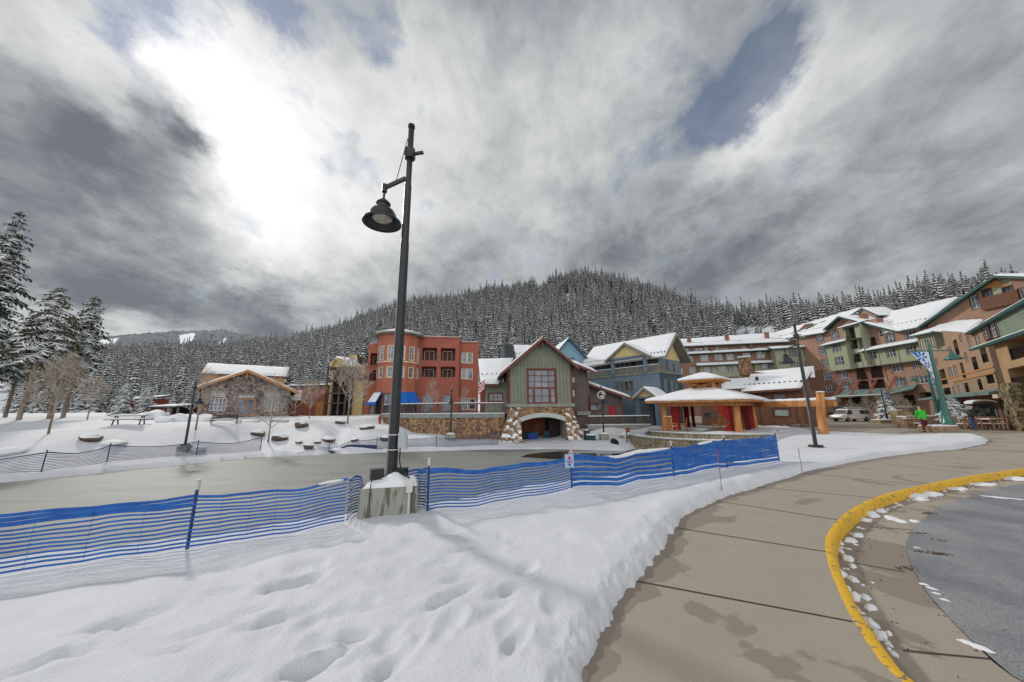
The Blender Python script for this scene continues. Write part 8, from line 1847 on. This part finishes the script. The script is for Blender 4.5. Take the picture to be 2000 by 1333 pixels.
for s_ in (-1, 1):
    yo = s_ * (W2 * .90 + .012); yb = s_ * (W2 + .0)
    mb = MB(); mb.extr([(-1.78, s_ * .965, 1.22), (-.75, s_ * .965, 1.22), (-.75, s_ * .905, 1.80), (-1.42, s_ * .905, 1.80)], (0, s_ * .012, 0)); mb.build('side_window', vanW, t)
    mb = MB(); mb.extr([(.75, s_ * .965, 1.22), (1.62, s_ * .965, 1.22), (1.62, s_ * .905, 1.78), (.75, s_ * .905, 1.78)], (0, s_ * .012, 0)); mb.extr([(1.72, s_ * .965, 1.22), (2.6, s_ * .965, 1.22), (2.58, s_ * .905, 1.78), (1.72, s_ * .905, 1.78)], (0, s_ * .012, 0)); mb.build('side_window', vanW, t)
    for x in (-1.75, 1.75): 
        mb = MB(); mb.tube([(x, s_ * .76, .36), (x, s_ * 1.0, .36)], .36, 20); wl = mb.build('wheel', tyreM, t); mb = MB(); mb.tube([(x, s_ * .99, .36), (x, s_ * 1.012, .36)], .2, 16); mb.build('rim', rimM, wl)
    mb = MB(); mb.box((-2.74, s_ * .72, .82), (.1, .3, .18)); mb.build('headlight', lensM, t)
    mb = MB(); mb.box((2.83, s_ * .86, 1.0), (.04, .12, .4)); mb.build('tail_light', mat('tail_red', (.3, .01, .01), rough=.3) if 'tail_red' not in MATS else MATS['tail_red'], t)
    mb = MB(); mb.box((-1.55, s_ * 1.12, 1.25), (.08, .14, .24)); mb.build('mirror', darkmetal, t)
mb = MB(); mb.extr([(-1.92, -.85, 1.2), (-1.92, .85, 1.2), (-1.50, .78, 1.80), (-1.50, -.78, 1.80)], (-.02, 0, .015)); mb.build('windscreen', vanW, t)
mb = MB(); mb.box((-2.82, 0, .5), (.12, 1.9, .2)); mb.build('bumper', darkmetal, t); mb = MB(); mb.box((2.85, 0, .5), (.1, 1.9, .18)); mb.build('bumper', darkmetal, t)
mb = MB()
for x in (-.8, .5, 1.9): mb.box((x, 0, 2.08), (.06, 1.7, .05)); [mb.box((x, q, 2.03), (.05, .05, .12)) for q in (-.8, .8)]
mb.bar((-1.0, -.5, 2.14), (2.3, -.5, 2.14), .1, .08); mb.bar((-1.0, -.15, 2.14), (2.3, -.15, 2.14), .1, .08); rk = mb.build('roof_rack', rimM, t); mb = MB(); mb.box((.6, -.3, 2.22), (3.3, .55, .07)); mb.build('rack_snow', snowM, rk)
p = at(1664, 829, 57); t.location = (p.x, p.y, T(p.x, p.y)); t.rotation_euler = (0, 0, R(8))

# ------------------------------------------------------------------ patio furniture
patio = mat('patio_wood', (.33, .175, .085), (.22, .11, .055), rough=.7, scale=6)
def patio_chair():
    t = thing('patio_chair', 'x', 'chair', (0, 0, 0), 'wooden patio chairs on the plaza')
    for x in (-.27, .27): 
        for y, h_ in ((-.27, .63), (.27, .98)): mb = MB(); mb.bar((x, y, 0), (x, y + (.08 if y > 0 else 0), h_), .055, .055, up=Vector((0, 1, 0))); mb.build('leg', patio, t)
        mb = MB(); mb.bar((x, -.32, .65), (x, .3, .65), .07, .03); mb.build('armrest', patio, t)
    mb = MB(); [mb.bar((-.27, -.22 + .11 * k, .43), (.27, -.22 + .11 * k, .43), .085, .025) for k in range(5)]; mb.build('seat', patio, t)
    mb = MB(); [mb.bar((-.2 + .1 * k, .29, .46), (-.2 + .1 * k, .34, .9), .05, .02, up=Vector((0, 1, 0))) for k in range(5)]; mb.bar((-.28, .35, .94), (.28, .35, .94), .03, .09); mb.build('backrest', patio, t)
    mb = MB(); mb.box((0, 0, .475), (.5, .5, .06)); mb.build('seat_snow', snowM, t); return t
def patio_table():
    t = thing('patio_table', 'x', 'table', (0, 0, 0), 'wooden patio tables on the plaza')
    mb = MB(); mb.box((0, 0, .74), (1.2, .8, .04)); mb.build('tabletop', patio, t)
    for x in (-.52, .52):
        for y in (-.32, .32): mb = MB(); mb.box((x, y, .36), (.06, .06, .72)); mb.build('leg', patio, t)
    mb = MB(); mb.box((0, 0, .80), (1.14, .76, .07)); mb.build('table_snow', snowM, t); return t
pc, ptb = patio_chair(), patio_table(); first = {id(pc): True, id(ptb): True}
def put(proto, px, Y_, rz, lab):
    p = at(px, 830, Y_); loc = (p.x, p.y, T(p.x, p.y))
    if first[id(proto)]: first[id(proto)] = False; proto.location = loc; proto.rotation_euler = (0, 0, rz); proto['label'] = lab
    else: dup(proto, loc, rz, 1.0, lab)
for px, Y_, rz, lab in [(1878, 26.2, .2, 'leftmost large patio chair, right of the lamp planter'), (1893, 26.6, 2.6, 'patio chair facing away, left of the person in the dark jacket'), (1922, 26.4, -.4, 'patio chair right of the person in the dark jacket'), (1937, 27.4, 2.9, 'patio chair between the two snowy tables'), (1953, 26.0, .1, 'patio chair with its lattice back to us, under the kiosk'), (1972, 26.4, 2.4, 'patio chair next to the right-hand table'), (1990, 25.6, -.2, 'rightmost patio chair at the picture edge'), (1795, 27.5, .8, 'patio chair left of the person in the green jacket'), (1786, 28.5, 2.2, 'patio chair by the tan bench wall'), (1906, 29.5, .9, 'patio chair behind the person in the dark jacket'), (1962, 29.5, 3.0, 'patio chair furthest back near the stone pillar')]: put(pc, px, Y_, rz, lab)
for px, Y_, rz, lab in [(1864, 27.6, .1, 'snowy patio table nearest the teal lamp planter'), (1908, 27.4, 0, 'snowy patio table in front of the person in the dark jacket'), (1931, 26.6, .2, 'snowy patio table between two chairs, under the kiosk'), (1978, 27.4, .1, 'snowy patio table at the right end of the row'), (1787, 30.2, .1, 'snowy patio table left of the green jacket')]: put(ptb, px, Y_, rz, lab)
# notice kiosk
p = at(1926, 828, 29.0); b = Vector((p.x, p.y, T(p.x, p.y))); t = thing('notice_kiosk', 'green-framed notice kiosk with a snowy arched top and a dark map board', 'kiosk', b); rk = Matrix.Rotation(R(-12), 3, 'Z'); grn = mat('kiosk_green', (.05, .12, .09), rough=.6)
bx_ = lambda x, y, z, dx, dy, dz, mm, nm: (lambda mb: (mb.box(b + rk @ Vector((x, y, z)), (dx, dy, dz), rot=rk), mb.build(nm, mm, t)))(MB())
for x in (-.62, .62): bx_(x, 0, 1.0, .12, .12, 2.0, grn, 'post')
bx_(0, .02, 1.3, 1.1, .08, 1.2, grn, 'frame'); bx_(0, -.035, 1.3, .94, .02, 1.04, mat('map_print', (.22, .23, .25), (.035, .04, .045), rough=.4, scale=4, pos=(.48, .54)), 'map_board')
mb = MB(); q = [(.82 * math.cos(a), 1.97 + .22 * math.sin(a)) for a in np.linspace(math.pi, 0, 11)]
mb.extr([b + rk @ Vector((x, -.35, z)) for x, z in q], rk @ Vector((0, .7, 0))); kr = mb.build('roof', brownroof, t); mb = MB(); mb.extr([b + rk @ Vector((x * 1.0, -.33, z + .01)) for x, z in q] + [b + rk @ Vector((x, -.33, z + .12)) for x, z in q[::-1]], rk @ Vector((0, .66, 0))); mb.build('roof_snow', snowM, kr)

# ------------------------------------------------------------------ two people on the plaza
def skin_mesh(name, joints, edges, par, m, root=0, sub=2):
    me = bpy.data.meshes.new(name); me.from_pydata([j[:3] for j in joints], edges, []); me.materials.append(m); o = bpy.data.objects.new(name, me); COL.objects.link(o); o.parent = par; BASE[o.name] = Vector((0, 0, 0))
    md = o.modifiers.new('skin', 'SKIN'); md.use_smooth_shade = True
    for i, j in enumerate(joints):
        sv = me.skin_vertices[0].data[i]; r_ = j[3]; sv.radius = (r_, j[4] if len(j) > 4 else r_); sv.use_root = (i == root)
    s2 = o.modifiers.new('subsurf', 'SUBSURF'); s2.levels = sub; s2.render_levels = sub; return o
skinM = mat('skin', (.52, .30, .21), rough=.6); hairM = mat('brown_hair', (.06, .04, .025), rough=.8)
def person(label, loc, rz, jm, tm, hm, pose):
    t = thing('person', label, 'person', (0, 0, 0)); fw = pose['bend']; ch = (0, -.02 - fw * .9, 1.40 - fw * .12); nk = (0, ch[1] - .03, ch[2] + .14); hd = (0, nk[1] - .045, nk[2] + .15)
    hip = (0, 0, .93); sh = [(s * .19, ch[1], ch[2] + .04) for s in (-1, 1)]; el = [(s * pose['elx'], ch[1] - pose['ely'], ch[2] - .24) for s in (-1, 1)]; wr = [(s * pose['wrx'], ch[1] - pose['wry'], ch[2] - pose['wrz']) for s in (-1, 1)]
    kn = [(s * .11, -.03 + pose['step'] * s, .50) for s in (-1, 1)]; an = [(s * .12, pose['step'] * 1.6 * s, .09) for s in (-1, 1)]
    J = [hip + (.13, .10), (0, (hip[1] + ch[1]) / 2, 1.17, .125, .095), ch + (.14, .10), nk + (.055,), hd + (.085, .10), (hd[0], hd[1] - .01, hd[2] + .07, .075, .09)]
    E = [(0, 1), (1, 2), (2, 3), (3, 4), (4, 5)]
    for i in range(2):
        n0 = len(J); J += [sh[i] + (.06,), el[i] + (.042,), wr[i] + (.03,), (wr[i][0], wr[i][1] - .03, wr[i][2] - .07, .036, .02)]; E += [(2, n0), (n0, n0 + 1), (n0 + 1, n0 + 2), (n0 + 2, n0 + 3)]
        palm = n0 + 3
        for q in range(4):
            n1 = len(J); fx = -.027 + .018 * q; J += [(J[palm][0] + fx, J[palm][1] - .01, J[palm][2] - .045, .009), (J[palm][0] + fx, J[palm][1] - .02, J[palm][2] - .075 - .006 * (q in (1, 2)), .007)]; E += [(palm, n1), (n1, n1 + 1)]
        n1 = len(J); s = -1 if i else 1; J += [(J[palm][0] + s * .035, J[palm][1] - .02, J[palm][2] - .005, .010), (J[palm][0] + s * .045, J[palm][1] - .03, J[palm][2] - .035, .008)]; E += [(n0 + 2, n1), (n1, n1 + 1)]
        n0 = len(J); J += [(hip[0] + (-1, 1)[i] * .09, 0, .86, .085), kn[i] + (.055,), an[i] + (.04,), (an[i][0], an[i][1] - .14, .05, .035)]; E += [(0, n0), (n0, n0 + 1), (n0 + 1, n0 + 2), (n0 + 2, n0 + 3)]
    skin_mesh('body', J, E, t, skinM, sub=1)
    face = MB(); hv = Vector(hd) + Vector((0, 0, .03))
    for s in (-1, 1): face.lathe([(.0, .0), (.011, .004), (.0, .009)], hv + Vector((s * .032, -.100, .005)), 6, rot=Matrix.Rotation(R(90), 3, 'X'))
    face.build('eyes', hairM, t)
    mb = MB(); mb.lathe([(0, -.03), (.012, -.025), (.008, 0), (.004, .02)], hv + Vector((0, -.105, -.02)), 6); mb.build('nose', skinM, t)
    JJ = [(hip[0], hip[1], .80, .20, .16), (0, (hip[1] + ch[1]) / 2, 1.15, .205, .16), ch + (.21, .17), (nk[0], nk[1], nk[2] - .02, .075)]; EE = [(0, 1), (1, 2), (2, 3)]
    for i in range(2): n0 = len(JJ); JJ += [sh[i] + (.10,), el[i] + (.082,), wr[i] + (.06,)]; EE += [(2, n0), (n0, n0 + 1), (n0 + 1, n0 + 2)]
    skin_mesh('jacket', JJ, EE, t, jm)
    JT = [(0, 0, .93, .15, .12)]; ET = []
    for i in range(2): n0 = len(JT); JT += [((-1, 1)[i] * .10, 0, .82, .105), kn[i] + (.082,), (an[i][0], an[i][1], .13, .07)]; ET += [(0, n0), (n0, n0 + 1), (n0 + 1, n0 + 2)]
    skin_mesh('trousers', JT, ET, t, tm)
    for i in range(2): skin_mesh('boot', [(an[i][0], an[i][1] + .03, .13, .062), (an[i][0], an[i][1], .05, .055), (an[i][0], an[i][1] - .16, .045, .045)], [(0, 1), (1, 2)], t, darkmetal)
    skin_mesh('hat' if hm else 'hair', [(hd[0], hd[1] + .015, hd[2] + .06, .098, .108), (hd[0], hd[1] + .02, hd[2] + .13, .07, .075)], [(0, 1)], t, hm or hairM)
    t.location = loc; t.rotation_euler = (0, 0, rz); return t
p = at(1810, 846, 24.9); person('person in bright green jacket, dark red trousers and grey hat, seen from behind', (p.x, p.y, T(p.x, p.y)), R(160), mat('green_jacket', (.035, .50, .035), (.025, .38, .025), rough=.6, scale=3), mat('maroon_trousers', (.11, .02, .022), rough=.8), mat('grey_hat', (.30, .30, .31), rough=.8), dict(bend=.12, elx=.235, ely=.06, wrx=.19, wry=.24, wrz=.42, step=.05))
p = at(1904, 844, 25.6); person('person in a dark patterned jacket and blue jeans standing among the patio chairs', (p.x, p.y, T(p.x, p.y)), R(20), mat('dark_jacket', (.06, .065, .06), (.02, .024, .022), rough=.8, scale=9), mat('blue_jeans', (.03, .07, .17), (.02, .05, .12), rough=.8), None, dict(bend=.04, elx=.28, ely=.04, wrx=.24, wry=.20, wrz=.44, step=.04))
